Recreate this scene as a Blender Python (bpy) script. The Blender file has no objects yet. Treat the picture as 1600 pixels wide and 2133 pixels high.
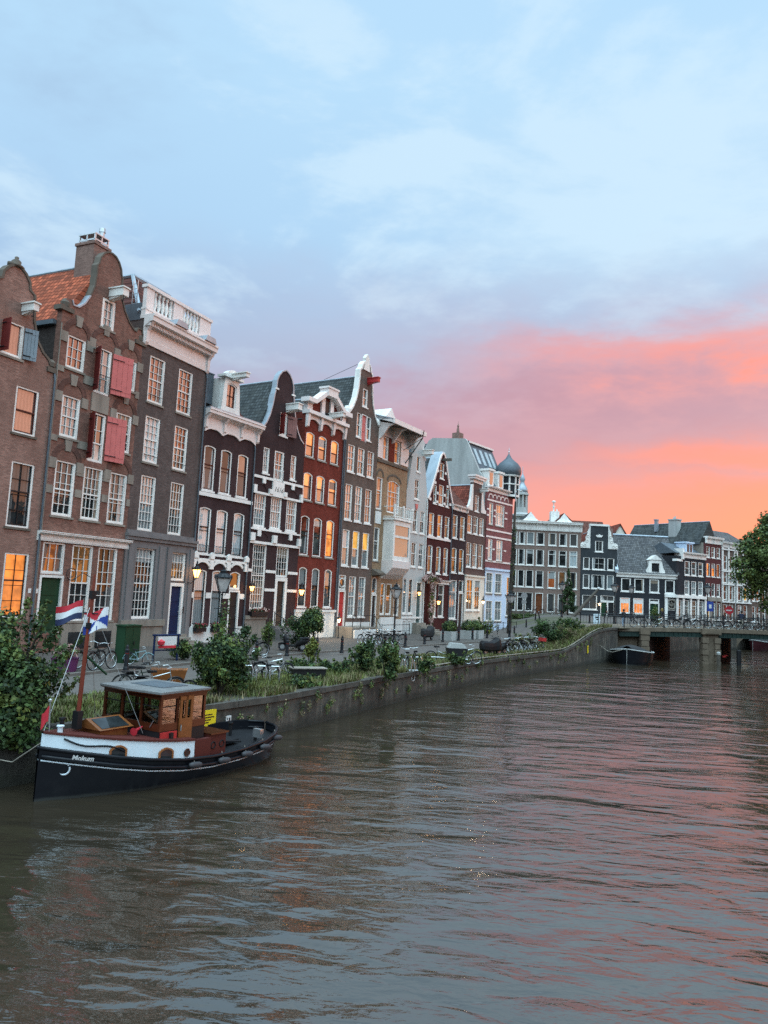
import bpy, math, random
import numpy as np
from mathutils import Vector, Matrix, geometry
random.seed(7)
rng = np.random.default_rng(7)
S = bpy.context.scene
COL = S.collection
R = math.radians

# ------------------------------------------------------------------ camera
EYE = Vector((0, 0, 5.0))
pitch, roll = R(6.24), R(2.8)
fw = Vector((0, math.cos(pitch), math.sin(pitch)))
up = Vector((0, -math.sin(pitch), math.cos(pitch)))
rt = Vector((1, 0, 0))
r2 = math.cos(roll) * rt + math.sin(roll) * up
u2 = -math.sin(roll) * rt + math.cos(roll) * up
cam = bpy.data.cameras.new('camera')
co = bpy.data.objects.new('camera', cam)
COL.objects.link(co)
m = Matrix((r2, u2, -fw)).transposed().to_4x4()
m.translation = EYE
co.matrix_world = m
cam.sensor_fit = 'HORIZONTAL'
cam.sensor_width = 36
cam.lens = 36 * 1550 / 1600
cam.clip_start = 0.1
cam.clip_end = 3000
S.camera = co
S.render.resolution_x, S.render.resolution_y = 768, 1024
S.view_settings.view_transform = 'Standard'
S.view_settings.look = 'None'
S.view_settings.exposure = 0.08
S.view_settings.gamma = 1
S.render.engine = 'CYCLES'
S.cycles.max_bounces = 6
S.cycles.diffuse_bounces = 3
S.cycles.glossy_bounces = 4
S.cycles.transparent_max_bounces = 8
S.cycles.caustics_reflective = False
S.cycles.caustics_refractive = False
S.cycles.sample_clamp_indirect = 6
try:
    S.cycles.use_denoising = False
    S.cycles.use_adaptive_sampling = False
except Exception:
    pass


# ------------------------------------------------------------------ node helpers
class E:
    """a socket one can do arithmetic with"""
    def __init__(s, nt, k):
        s.nt, s.k = nt, k

    def _m(s, op, *o):
        n = s.nt.nodes.new('ShaderNodeMath')
        n.operation = op
        for i, q in enumerate((s,) + o):
            if isinstance(q, E):
                s.nt.links.new(q.k, n.inputs[i])
            else:
                n.inputs[i].default_value = q
        return E(s.nt, n.outputs[0])

    def __add__(s, o): return s._m('ADD', o)
    def __sub__(s, o): return s._m('SUBTRACT', o)
    def __mul__(s, o): return s._m('MULTIPLY', o)
    def __truediv__(s, o): return s._m('DIVIDE', o)
    def f(s, op, *o): return s._m(op, *o)

    def ss(s, a, b):
        """smoothstep from a to b (a may be above b)"""
        n = s.nt.nodes.new('ShaderNodeMapRange')
        n.interpolation_type = 'SMOOTHSTEP'
        if a > b:
            n.inputs['From Min'].default_value, n.inputs['From Max'].default_value = b, a
            n.inputs['To Min'].default_value, n.inputs['To Max'].default_value = 1, 0
        else:
            n.inputs['From Min'].default_value, n.inputs['From Max'].default_value = a, b
        s.nt.links.new(s.k, n.inputs['Value'])
        return E(s.nt, n.outputs[0])


def put(nt, sock, v):
    if isinstance(v, E):
        v = v.k
    if isinstance(v, bpy.types.NodeSocket):
        nt.links.new(v, sock)
    elif v is not None:
        if hasattr(sock.default_value, '__len__') and len(sock.default_value) == 4 and len(v) == 3:
            v = (*v, 1)
        sock.default_value = v


def nd(nt, typ, ins=None, **props):
    n = nt.nodes.new(typ)
    for k, v in props.items():
        setattr(n, k, v)
    for k, v in (ins or {}).items():
        put(nt, n.inputs[k], v)
    return n


def mixc(nt, fac, a, b, mode='MIX'):
    n = nd(nt, 'ShaderNodeMix', None, data_type='RGBA', blend_type=mode)
    put(nt, n.inputs[0], fac)
    put(nt, n.inputs[6], a)
    put(nt, n.inputs[7], b)
    return n.outputs[2]


def noise(nt, vec, scale, detail=4, rough=.55, dist=0.0):
    n = nd(nt, 'ShaderNodeTexNoise', {'Vector': vec, 'Scale': scale, 'Detail': detail, 'Roughness': rough, 'Distortion': dist})
    return E(nt, n.outputs['Fac'])


def ramp(nt, fac, stops):
    n = nt.nodes.new('ShaderNodeValToRGB')
    el = n.color_ramp.elements
    while len(el) < len(stops):
        el.new(.5)
    for e, (p, c) in zip(el, stops):
        e.position = p
        e.color = (*c, 1)
    put(nt, n.inputs[0], fac)
    return n.outputs[0]


# ------------------------------------------------------------------ sky and sun
W = bpy.data.worlds.new('World')
S.world = W
W.use_nodes = True
W.cycles.sampling_method = 'MANUAL'
W.cycles.sample_map_resolution = 1024
nt = W.node_tree
nt.nodes.clear()
tc = nd(nt, 'ShaderNodeTexCoord')
sep = nd(nt, 'ShaderNodeSeparateXYZ', {0: tc.outputs['Generated']})
dx, dy, dz = (E(nt, sep.outputs[i]) for i in range(3))
el = dz.f('ARCSINE') * 57.2958
az = dx.f('ARCTAN2', dy) * 57.2958
zz = dz.f('MAXIMUM', 0.0) + .22
cv = nd(nt, 'ShaderNodeCombineXYZ', {0: dx / zz, 1: dy / zz, 2: dz * 1.5}).outputs[0]
c2 = nd(nt, 'ShaderNodeCombineXYZ', {0: dx * 1.0, 1: dy * 1.0, 2: dz * 2.6}).outputs[0]
n1 = noise(nt, cv, 1.15, 7, .55, .3)
n2 = noise(nt, c2, 4.0, 7, .6, .35)
n3 = noise(nt, c2, 11.0, 5, .6, .2)
wob = (n2 - .5) * 9.0 + (n3 - .5) * 5.0
eln = el + wob
e01 = (el + (n1 - .5) * 10) / 60.0
blue = ramp(nt, e01, [(0, (.36, .42, .56)), (.27, (.34, .43, .60)), (.36, (.36, .52, .73)), (.47, (.40, .61, .83)), (.6, (.44, .67, .88)), (.85, (.44, .67, .90))])
west = az.ss(128, 92) * az.ss(-120, -60)
# pale cloud heaps and grey-blue hollows in the blue part
heap = noise(nt, nd(nt, 'ShaderNodeMapping', {'Vector': c2, 'Location': (.35, .2, 0), 'Scale': (1, 1, 1.0)}).outputs[0], 2.3, 9, .56, .35)
puff = (heap * .8 + n3 * .2).ss(.49, .60)
blue = mixc(nt, puff * el.ss(13, 21) * el.ss(60, 34) * .62, blue, (.62, .79, .91))
blue = mixc(nt, az.ss(-8, 22) * el.ss(19, 26) * el.ss(40, 29) * (heap * .6 + n1 * .4).ss(.36, .56) * .55, blue, (.56, .74, .88))
holl = (n1 * .55 + heap * .45).ss(.50, .38)
blue = mixc(nt, holl * .6, blue, (.32, .45, .64))
blue = mixc(nt, (el + wob * .8).ss(27, 17.5) * az.ss(-34, 10) * west * .7, blue, (.45, .44, .58))
rightness = az.ss(-14, 24) * west
pink = (eln - rightness * 3.4 + (n1 - .5) * 6.0).ss(17.8, 10.6)
mauve = mixc(nt, az.ss(-25, 14) * west, (.40, .33, .48), (.50, .25, .32))
mauve = mixc(nt, west, (.13, .15, .19), mauve)
mauve = mixc(nt, (n3 * .6 + n2 * .4).ss(.42, .62) * west * .5, mauve, (.60, .30, .35))
col = mixc(nt, pink, blue, mauve)
low = (el + wob * .65).ss(12.4, 7.2) * az.ss(-9, 15) * west
band = ((el + wob * .95 + (n1 - .5) * 5.0 - 17.0 - az * .03) / 2.1).f('POWER', 2.0) * -1.0
band = band.f('EXPONENT') * az.ss(1, 14) * west * (n3 * .6 + heap * .7).ss(.36, .84) * .9
mid = ((el + wob * .5 - 10.9) / 1.2).f('POWER', 2.0) * -1.0
mid = mid.f('EXPONENT') * az.ss(7, 22) * west * .85
coral = mixc(nt, az.ss(6, 30), (.82, .27, .25), (1.0, .235, .14))
col = mixc(nt, low.f('MAXIMUM', band).f('MAXIMUM', mid), col, coral)
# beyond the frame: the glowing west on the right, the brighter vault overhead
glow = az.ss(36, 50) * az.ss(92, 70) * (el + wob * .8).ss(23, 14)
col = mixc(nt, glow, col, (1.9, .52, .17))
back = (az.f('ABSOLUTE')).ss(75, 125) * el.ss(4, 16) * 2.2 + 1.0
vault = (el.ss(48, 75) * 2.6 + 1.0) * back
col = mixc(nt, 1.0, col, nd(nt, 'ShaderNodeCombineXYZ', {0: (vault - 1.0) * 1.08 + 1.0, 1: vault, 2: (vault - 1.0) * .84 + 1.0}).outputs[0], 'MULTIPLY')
sky = nd(nt, 'ShaderNodeTexSky', None, sky_type='NISHITA', sun_disc=False, sun_elevation=R(3), sun_rotation=R(62))
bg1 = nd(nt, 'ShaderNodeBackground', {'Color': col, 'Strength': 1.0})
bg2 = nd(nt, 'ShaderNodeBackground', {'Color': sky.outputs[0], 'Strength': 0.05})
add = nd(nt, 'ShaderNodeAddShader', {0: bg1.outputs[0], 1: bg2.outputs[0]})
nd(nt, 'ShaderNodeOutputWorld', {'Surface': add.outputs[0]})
sun = bpy.data.lights.new('sun', 'SUN')
sun.energy = 0.22
sun.angle = R(18)
sun.color = (1, .56, .42)
so = bpy.data.objects.new('sun', sun)
COL.objects.link(so)
sd = Vector((math.sin(R(72)) * math.cos(R(12)), math.cos(R(72)) * math.cos(R(12)), math.sin(R(12))))
so.rotation_euler = sd.to_track_quat('Z', 'Y').to_euler()


# ------------------------------------------------------------------ materials
MATS = {}


def base(name, rough=.8, metal=0.0, spec=None):
    m = bpy.data.materials.new(name)
    m.use_nodes = True
    nt = m.node_tree
    b = nt.nodes['Principled BSDF']
    b.inputs['Roughness'].default_value = rough
    b.inputs['Metallic'].default_value = metal
    if spec is not None:
        b.inputs['Specular IOR Level'].default_value = spec
    MATS[name] = m
    return m, nt, b


def ocoord(nt):
    return nd(nt, 'ShaderNodeTexCoord').outputs['Object']


def wallvec(nt):
    s = nd(nt, 'ShaderNodeSeparateXYZ', {0: ocoord(nt)})
    a = E(nt, s.outputs[0]) + E(nt, s.outputs[1])
    return nd(nt, 'ShaderNodeCombineXYZ', {0: a, 1: s.outputs[2], 2: 0.0}).outputs[0]


def paint(name, c, rough=.55, var=.16, scale=1.6, metal=0.0, streak=False, spec=.3):
    m, nt, b = base(name, rough, metal, spec)
    oc = ocoord(nt)
    if streak:
        oc = nd(nt, 'ShaderNodeMapping', {'Vector': oc, 'Scale': (1, 1, .18)}).outputs[0]
    f = noise(nt, oc, scale, 5, .65)
    g = noise(nt, ocoord(nt), scale * 9, 3, .6)
    k = (f * .7 + g * .3).ss(.25, .75)
    lo = tuple(x * (1 - var) for x in c)
    hi = tuple(min(1, x * (1 + var * .6)) for x in c)
    put(nt, b.inputs['Base Color'], mixc(nt, k, lo, hi))
    return m


def brick(name, c, var=.35, mortar=None, patch=None, rough=.88):
    m, nt, b = base(name, rough, 0, .12)
    v = wallvec(nt)
    c1 = tuple(x * (1 - var) for x in c)
    c2 = tuple(min(1, x * (1 + var)) for x in c)
    mo = mortar or tuple(x * .8 + .03 for x in c)
    br = nd(nt, 'ShaderNodeTexBrick', {'Vector': v, 'Color1': c1, 'Color2': c2, 'Mortar': mo, 'Scale': 1.0, 'Mortar Size': .007,
                                       'Mortar Smooth': .3, 'Brick Width': .21, 'Row Height': .068})
    big = noise(nt, v, .55, 7, .68, .5).ss(.36, .64)
    soot = noise(nt, nd(nt, 'ShaderNodeMapping', {'Vector': v, 'Scale': (1.1, .16, 1)}).outputs[0], 1.0, 6, .7, .3).ss(.52, .72)
    st = noise(nt, nd(nt, 'ShaderNodeMapping', {'Vector': v, 'Scale': (2.2, .3, 1)}).outputs[0], 1.0, 6, .7).ss(.35, .8)
    col = mixc(nt, big * .62, br.outputs[0], tuple(x * .66 for x in c))
    col = mixc(nt, soot * .6, col, tuple(x * .45 for x in c))
    col = mixc(nt, st * .3, col, patch or tuple(min(1, x * 1.5 + .01) for x in c))
    put(nt, b.inputs['Base Color'], col)
    bp = nd(nt, 'ShaderNodeBump', {'Strength': .5, 'Distance': .01, 'Height': br.outputs['Fac']})
    put(nt, b.inputs['Normal'], bp.outputs[0])
    return m


def tiles(name, c, axis='y', var=.4, dirt=(.03, .03, .03)):
    m, nt, b = base(name, .9, 0, .15)
    s = nd(nt, 'ShaderNodeSeparateXYZ', {0: ocoord(nt)})
    u = E(nt, s.outputs[1 if axis == 'y' else 0])
    z = E(nt, s.outputs[2])
    v = nd(nt, 'ShaderNodeCombineXYZ', {0: u, 1: z, 2: 0.0}).outputs[0]
    br = nd(nt, 'ShaderNodeTexBrick', {'Vector': v, 'Color1': tuple(x * (1 - var) for x in c), 'Color2': tuple(min(1, x * (1 + var)) for x in c),
                                       'Mortar': tuple(x * .35 for x in c), 'Scale': 1.0, 'Mortar Size': .045, 'Mortar Smooth': .8,
                                       'Brick Width': .27, 'Row Height': .28}, offset=0.12)
    n = noise(nt, v, .9, 6, .7).ss(.4, .8)
    put(nt, b.inputs['Base Color'], mixc(nt, n * .5, br.outputs[0], dirt))
    wave = ((u * (2 * math.pi / .27)).f('SINE') * .5 + .5) + (z / .28).f('FRACT').f('MULTIPLY', -.8)
    bp = nd(nt, 'ShaderNodeBump', {'Strength': .9, 'Distance': .05, 'Height': wave})
    put(nt, b.inputs['Normal'], bp.outputs[0])
    return m


def glass(name, c, rough=.02, ior=1.62, emit=None, es=0.0, fold=False):
    m, nt, b = base(name, rough)
    oc = ocoord(nt)
    put(nt, b.inputs['IOR'], ior)
    if fold:
        s = nd(nt, 'ShaderNodeSeparateXYZ', {0: oc})
        w = ((E(nt, s.outputs[0]) * 34.0 + noise(nt, oc, 3.0) * 7.0).f('SINE') * .5 + .5)
        k = w * .55 + noise(nt, oc, 1.2, 3) * .45
        colr = mixc(nt, k, tuple(x * .55 for x in c), tuple(min(1, x * 1.2) for x in c))
    else:
        k = noise(nt, oc, 1.3, 4).ss(.3, .7)
        colr = mixc(nt, k, tuple(x * .4 for x in c), tuple(min(1, x * 1.6) for x in c))
    put(nt, b.inputs['Base Color'], colr)
    bp = nd(nt, 'ShaderNodeBump', {'Strength': .25, 'Distance': .02, 'Height': noise(nt, oc, 1.1, 2)})
    put(nt, b.inputs['Normal'], bp.outputs[0])
    if emit:
        s = nd(nt, 'ShaderNodeSeparateXYZ', {0: oc})
        k2 = noise(nt, oc, 1.7, 4, .6).ss(.25, .75)
        put(nt, b.inputs['Emission Color'], mixc(nt, k2, tuple(x * .35 for x in emit), emit))
        put(nt, b.inputs['Emission Strength'], es)
    return m


def emis(name, c, s):
    m, nt, b = base(name, .4)
    put(nt, b.inputs['Base Color'], c)
    put(nt, b.inputs['Emission Color'], c)
    put(nt, b.inputs['Emission Strength'], s)
    return m


def foliage(name, c, var=.55, c2=None):
    m, nt, b = base(name, .6)
    oc = ocoord(nt)
    k = noise(nt, oc, 1.6, 4, .6).ss(.3, .7)
    k2 = noise(nt, oc, 14.0, 2)
    a = mixc(nt, k, tuple(x * (1 - var) for x in c), c2 or tuple(x * (1 + var) for x in c))
    put(nt, b.inputs['Base Color'], mixc(nt, k2 * .5, a, tuple(x * .5 for x in c)))
    put(nt, b.inputs['Specular IOR Level'], .25)
    return m


paint('white', (.78, .76, .72), .55, .24, streak=True)
paint('cream', (.72, .67, .58), .55, .12, streak=True)
paint('pinkwhite', (.76, .69, .66), .5, .12)
paint('whitewash', (.70, .69, .66), .8, .22, 1.1, streak=True)
paint('bluewhite', (.56, .68, .84), .7, .1)
paint('stone', (.25, .22, .185), .85, .35, 2.2, streak=True)
paint('darkstone', (.12, .10, .080), .85, .4, 1.8, streak=True)
paint('greystone', (.17, .16, .16), .8, .3, 1.5, streak=True)
paint('zinc', (.33, .38, .43), .45, .25, 1.2, .3, streak=True)
paint('lead', (.10, .12, .14), .55, .3, 1.5, .2)
paint('black', (.013, .013, .015), .5, .3, spec=.25)
paint('iron', (.012, .014, .018), .5, .3)
paint('darkgreen', (.014, .045, .022), .6, .3, spec=.15)
paint('navy', (.009, .02, .065), .6, .3, spec=.15)
paint('red', (.42, .03, .03), .5, .2)
paint('shutterred', (.56, .15, .14), .6, .14, 2.5)
paint('shutterdark', (.13, .016, .014), .55, .3)
paint('shuttergrey', (.20, .26, .30), .6, .15)
paint('shutterpink', (.25, .13, .12), .7, .25)
paint('sashred', (.06, .012, .010), .5, .3)
paint('bluegreygreen', (.05, .10, .10), .6, .3)
paint('greywall', (.47, .47, .455), .8, .14, 1.0, streak=True)
paint('cement', (.40, .41, .40), .9, .3, .7, streak=True)
paint('steel', (.5, .52, .53), .35, .2, 3, .8)
paint('wood', (.16, .052, .02), .35, .4, 3.5)
paint('woodlight', (.26, .10, .035), .45, .4, 3.5)
paint('woodold', (.10, .085, .07), .85, .4, 3)
paint('pole', (.17, .035, .02), .4, .25)
brick('b1', (.26, .152, .122), .28)
brick('b2', (.215, .108, .083), .32, patch=(.22, .16, .13))
brick('b3', (.110, .083, .076), .25)
brick('b4', (.050, .027, .028), .16)
brick('b5', (.046, .025, .026), .16)
brick('b6', (.165, .032, .021), .35)
brick('b7', (.135, .094, .078), .22)
brick('b8', (.32, .205, .125), .28)
brick('b10', (.070, .018, .017), .25)
brick('b11', (.042, .024, .027), .2)
brick('b12', (.13, .078, .068), .22)
brick('b13', (.25, .092, .090), .2)
brick('bf1', (.225, .16, .135), .22)
brick('bf2', (.042, .048, .054), .12)
brick('bf3', (.026, .027, .032), .12)
brick('bf4', (.10, .03, .03), .2)
brick('bf6', (.13, .095, .08), .25)
brick('archb', (.12, .062, .05), .3)
brick('chim', (.24, .15, .125), .3)
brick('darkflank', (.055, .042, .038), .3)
tiles('tileorange', (.35, .085, .042), var=.5, dirt=(.10, .05, .035))
tiles('tilered', (.20, .050, .032))
tiles('tilegrey', (.060, .066, .068), dirt=(.10, .10, .09))
tiles('tilegreyx', (.105, .105, .110), 'x', dirt=(.14, .13, .12))
tiles('tileredx', (.10, .035, .028), 'x')
tiles('tilebrownx', (.15, .06, .045), 'x')
glass('g_dark', (.012, .014, .016))
glass('g_grey', (.055, .06, .062))
glass('g_matte', (.020, .022, .024), ior=1.32)
glass('g_mattegrey', (.075, .075, .074), ior=1.32, fold=True)
glass('g_curtain', (.42, .48, .50), ior=1.5, fold=True)
glass('g_lace', (.20, .23, .24), ior=1.6, fold=True)
glass('g_pink', (.33, .16, .12), fold=True)
glass('g_red', (.16, .035, .022))
glass('g_blind', (.42, .42, .40), ior=1.5)
glass('g_lit_skyglow', (.20, .08, .03), emit=(1, .30, .06), es=1.15, fold=True)  # for lamplit rooms, and for orange sky reflections painted in as emission
glass('g_warm', (.12, .05, .025), emit=(1, .27, .07), es=.22)
glass('g_yellow', (.3, .2, .05), emit=(1, .55, .10), es=.7, fold=True)
glass('g_dim', (.04, .03, .02), emit=(1, .45, .15), es=.12)
glass('c_white', (.34, .36, .36), ior=1.3, fold=True)
glass('c_beige', (.27, .22, .17), ior=1.3, fold=True)
glass('c_grey', (.12, .12, .12), ior=1.3, fold=True)
emis('bulb', (1, .45, .11), 8)
emis('bulbwhite', (1, .66, .32), 10)
foliage('leaf', (.055, .095, .028))
foliage('leafdark', (.024, .046, .017))
foliage('leafolive', (.115, .145, .036))
foliage('leafyellow', (.16, .165, .03))
foliage('leafgold', (.25, .17, .05))
foliage('leafpink', (.50, .33, .30))
foliage('flowerred', (.34, .03, .05))
foliage('grassm', (.10, .125, .035), c2=(.22, .20, .085))
foliage('drygrass', (.22, .17, .095))
foliage('leaftree', (.115, .155, .045))
foliage('bark', (.055, .045, .036))


def M(n):
    return MATS[n]


# ------------------------------------------------------------------ mesh helpers
class MB:
    def __init__(s):
        s.v, s.f, s.m = [], [], []

    def add(s, vs, fs, m=0):
        o = len(s.v)
        s.v += [tuple(p) for p in vs]
        s.f += [tuple(i + o for i in f) for f in fs]
        s.m += [m] * len(fs)
        return s

    def box(s, x0, x1, y0, y1, z0, z1, m=0):
        return s.add([(x0, y0, z0), (x1, y0, z0), (x1, y1, z0), (x0, y1, z0), (x0, y0, z1), (x1, y0, z1), (x1, y1, z1), (x0, y1, z1)],
                     [(0, 3, 2, 1), (4, 5, 6, 7), (0, 1, 5, 4), (1, 2, 6, 5), (2, 3, 7, 6), (3, 0, 4, 7)], m)

    def prism(s, poly, y0, y1, m=0, ax='y'):
        """closed solid from a polygon in x-z (ax y), x-y (ax z) or y-z (ax x)"""
        n = len(poly)
        if sum(poly[i][0] * poly[(i + 1) % n][1] - poly[(i + 1) % n][0] * poly[i][1] for i in range(n)) < 0:
            poly = poly[::-1]
        P = {'y': lambda a, b, t: (a, t, b), 'z': lambda a, b, t: (a, b, t), 'x': lambda a, b, t: (t, a, b)}[ax]
        vs = [P(a, b, y0) for a, b in poly] + [P(a, b, y1) for a, b in poly]
        fs = [tuple(range(n)), tuple(range(2 * n - 1, n - 1, -1))]
        fs += [(i + n, (i + 1) % n + n, (i + 1) % n, i) for i in range(n)]
        if ax != 'y':
            fs = [f[::-1] for f in fs]
        return s.add(vs, fs, m)

    def plate(s, outline, holes, y0, y1, yr=None, m=0):
        """slab in x-z with real openings; yr: how deep the reveals go"""
        yr = y1 if yr is None else yr
        loops = [outline] + holes
        vv = [(a, y0, b) for l in loops for a, b in l]
        tri = geometry.tessellate_polygon([[Vector((a, b, 0)) for a, b in l] for l in loops])
        fs = []
        for t in tri:
            a, b, c = (vv[i] for i in t)
            cr = (b[0] - a[0]) * (c[2] - a[2]) - (b[2] - a[2]) * (c[0] - a[0])
            fs.append(tuple(t) if cr > 0 else tuple(t[::-1]))
        s.add(vv, fs, m)
        for k, l in enumerate(loops):
            n = len(l)
            ye = y1 if k == 0 else yr
            ar = sum(l[i][0] * l[(i + 1) % n][1] - l[(i + 1) % n][0] * l[i][1] for i in range(n))
            vs = [(a, y0, b) for a, b in l] + [(a, ye, b) for a, b in l]
            q = [(i + n, (i + 1) % n + n, (i + 1) % n, i) for i in range(n)]
            if (ar > 0) == (k > 0):
                q = [f[::-1] for f in q]
            s.add(vs, q, m)
        s.add([(a, y1, b) for a, _, b in vv], [f[::-1] for f in fs], m)
        return s

    def tube(s, pts, r, n=6, m=0, cap=True):
        pts = [Vector(p) for p in pts]
        rs = r if hasattr(r, '__len__') else [r] * len(pts)
        rings = []
        for i, p in enumerate(pts):
            d = (pts[min(i + 1, len(pts) - 1)] - pts[max(i - 1, 0)]).normalized()
            a = Vector((0, 0, 1)) if abs(d.z) < .9 else Vector((1, 0, 0))
            u = d.cross(a).normalized()
            w = d.cross(u)
            rings.append([p + (u * math.cos(2 * math.pi * k / n) + w * math.sin(2 * math.pi * k / n)) * rs[i] for k in range(n)])
        fs = [(i * n + k, i * n + (k + 1) % n, (i + 1) * n + (k + 1) % n, (i + 1) * n + k) for i in range(len(pts) - 1) for k in range(n)]
        if cap:
            fs += [tuple(range(n))[::-1], tuple(range((len(pts) - 1) * n, len(pts) * n))]
        return s.add([q for g in rings for q in g], fs, m)

    def ring(s, c, rad, r, axis='y', n=20, k=6, m=0):
        pts = []
        for i in range(n + 1):
            a = 2 * math.pi * i / n
            o = {'y': (math.cos(a) * rad, 0, math.sin(a) * rad), 'z': (math.cos(a) * rad, math.sin(a) * rad, 0), 'x': (0, math.cos(a) * rad, math.sin(a) * rad)}[axis]
            pts.append((c[0] + o[0], c[1] + o[1], c[2] + o[2]))
        return s.tube(pts, r, k, m, False)

    def lathe(s, prof, c=(0, 0, 0), n=12, m=0, ph=0.0):
        vs = [(c[0] + r * math.cos(ph + 2 * math.pi * k / n), c[1] + r * math.sin(ph + 2 * math.pi * k / n), c[2] + z) for r, z in prof for k in range(n)]
        fs = [(i * n + k, i * n + (k + 1) % n, (i + 1) * n + (k + 1) % n, (i + 1) * n + k) for i in range(len(prof) - 1) for k in range(n)]
        fs += [tuple(range(n))[::-1], tuple(range((len(prof) - 1) * n, len(prof) * n))]
        return s.add(vs, fs, m)

    def build(s, name, mats, parent=None, loc=None, rot=0, smooth=False):
        me = bpy.data.meshes.new(name)
        me.from_pydata(s.v, [], s.f)
        for q in ([mats] if isinstance(mats, str) else mats):
            me.materials.append(M(q))
        if len(me.materials) > 1:
            me.polygons.foreach_set('material_index', s.m)
        if smooth:
            me.polygons.foreach_set('use_smooth', [True] * len(s.f))
        me.update()
        return link(me, name, parent, loc, rot)


def link(me, name, parent=None, loc=None, rot=0):
    o = bpy.data.objects.new(name, me)
    COL.objects.link(o)
    if parent:
        o.parent = parent
    if loc is not None:
        o.location = loc
    if rot:
        o.rotation_euler.z = rot
    return o


def tag(o, label, cat, group=None, kind=None):
    if label:
        o['label'] = label
    if cat:
        o['category'] = cat
    if group:
        o['group'] = group
    if kind:
        o['kind'] = kind
    return o


def empty(name, loc, rot=0, label=None, cat=None, group=None):
    o = bpy.data.objects.new(name, None)
    o.empty_display_size = .3
    COL.objects.link(o)
    o.location = loc
    o.rotation_euler.z = rot
    return tag(o, label, cat, group)


def copy_thing(o, loc, rot, label, group=None):
    def rec(q, par):
        c = q.copy()
        COL.objects.link(c)
        if par:
            c.parent = par
        for ch in q.children:
            rec(ch, c)
        return c
    c = rec(o, None)
    c.location = loc
    c.rotation_euler.z = rot
    c['label'] = label
    if group:
        c['group'] = group
    return c


def rect(x0, z0, x1, z1):
    return [(x0, z0), (x1, z0), (x1, z1), (x0, z1)]


def arched(x0, z0, x1, z1, rise, n=8):
    if rise <= 0:
        return rect(x0, z0, x1, z1)
    w = (x1 - x0) / 2
    rad = (w * w + rise * rise) / (2 * rise)
    a = math.asin(min(1, w / rad))
    if rise > w:
        a = math.pi - a
    cx, cz = (x0 + x1) / 2, z1 - rad
    return [(x0, z0), (x1, z0)] + [(cx + rad * math.sin(a - 2 * a * i / n), cz + rad * math.cos(a - 2 * a * i / n)) for i in range(n + 1)]


def text_mesh(txt, size, name, mat, parent=None, shear=0.0, depth=.004, bold=0.0):
    cu = bpy.data.curves.new(name, 'FONT')
    cu.body = txt
    cu.size = size
    cu.align_x, cu.align_y = 'CENTER', 'CENTER'
    cu.extrude = depth
    cu.shear = shear
    cu.offset = bold
    o = bpy.data.objects.new(name, cu)
    COL.objects.link(o)
    dg = bpy.context.evaluated_depsgraph_get()
    me = bpy.data.meshes.new_from_object(o.evaluated_get(dg))
    bpy.data.objects.remove(o)
    me.materials.clear()
    me.materials.append(M(mat))
    return link(me, name, parent)


# ------------------------------------------------------------------ house kit
HS = []


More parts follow.
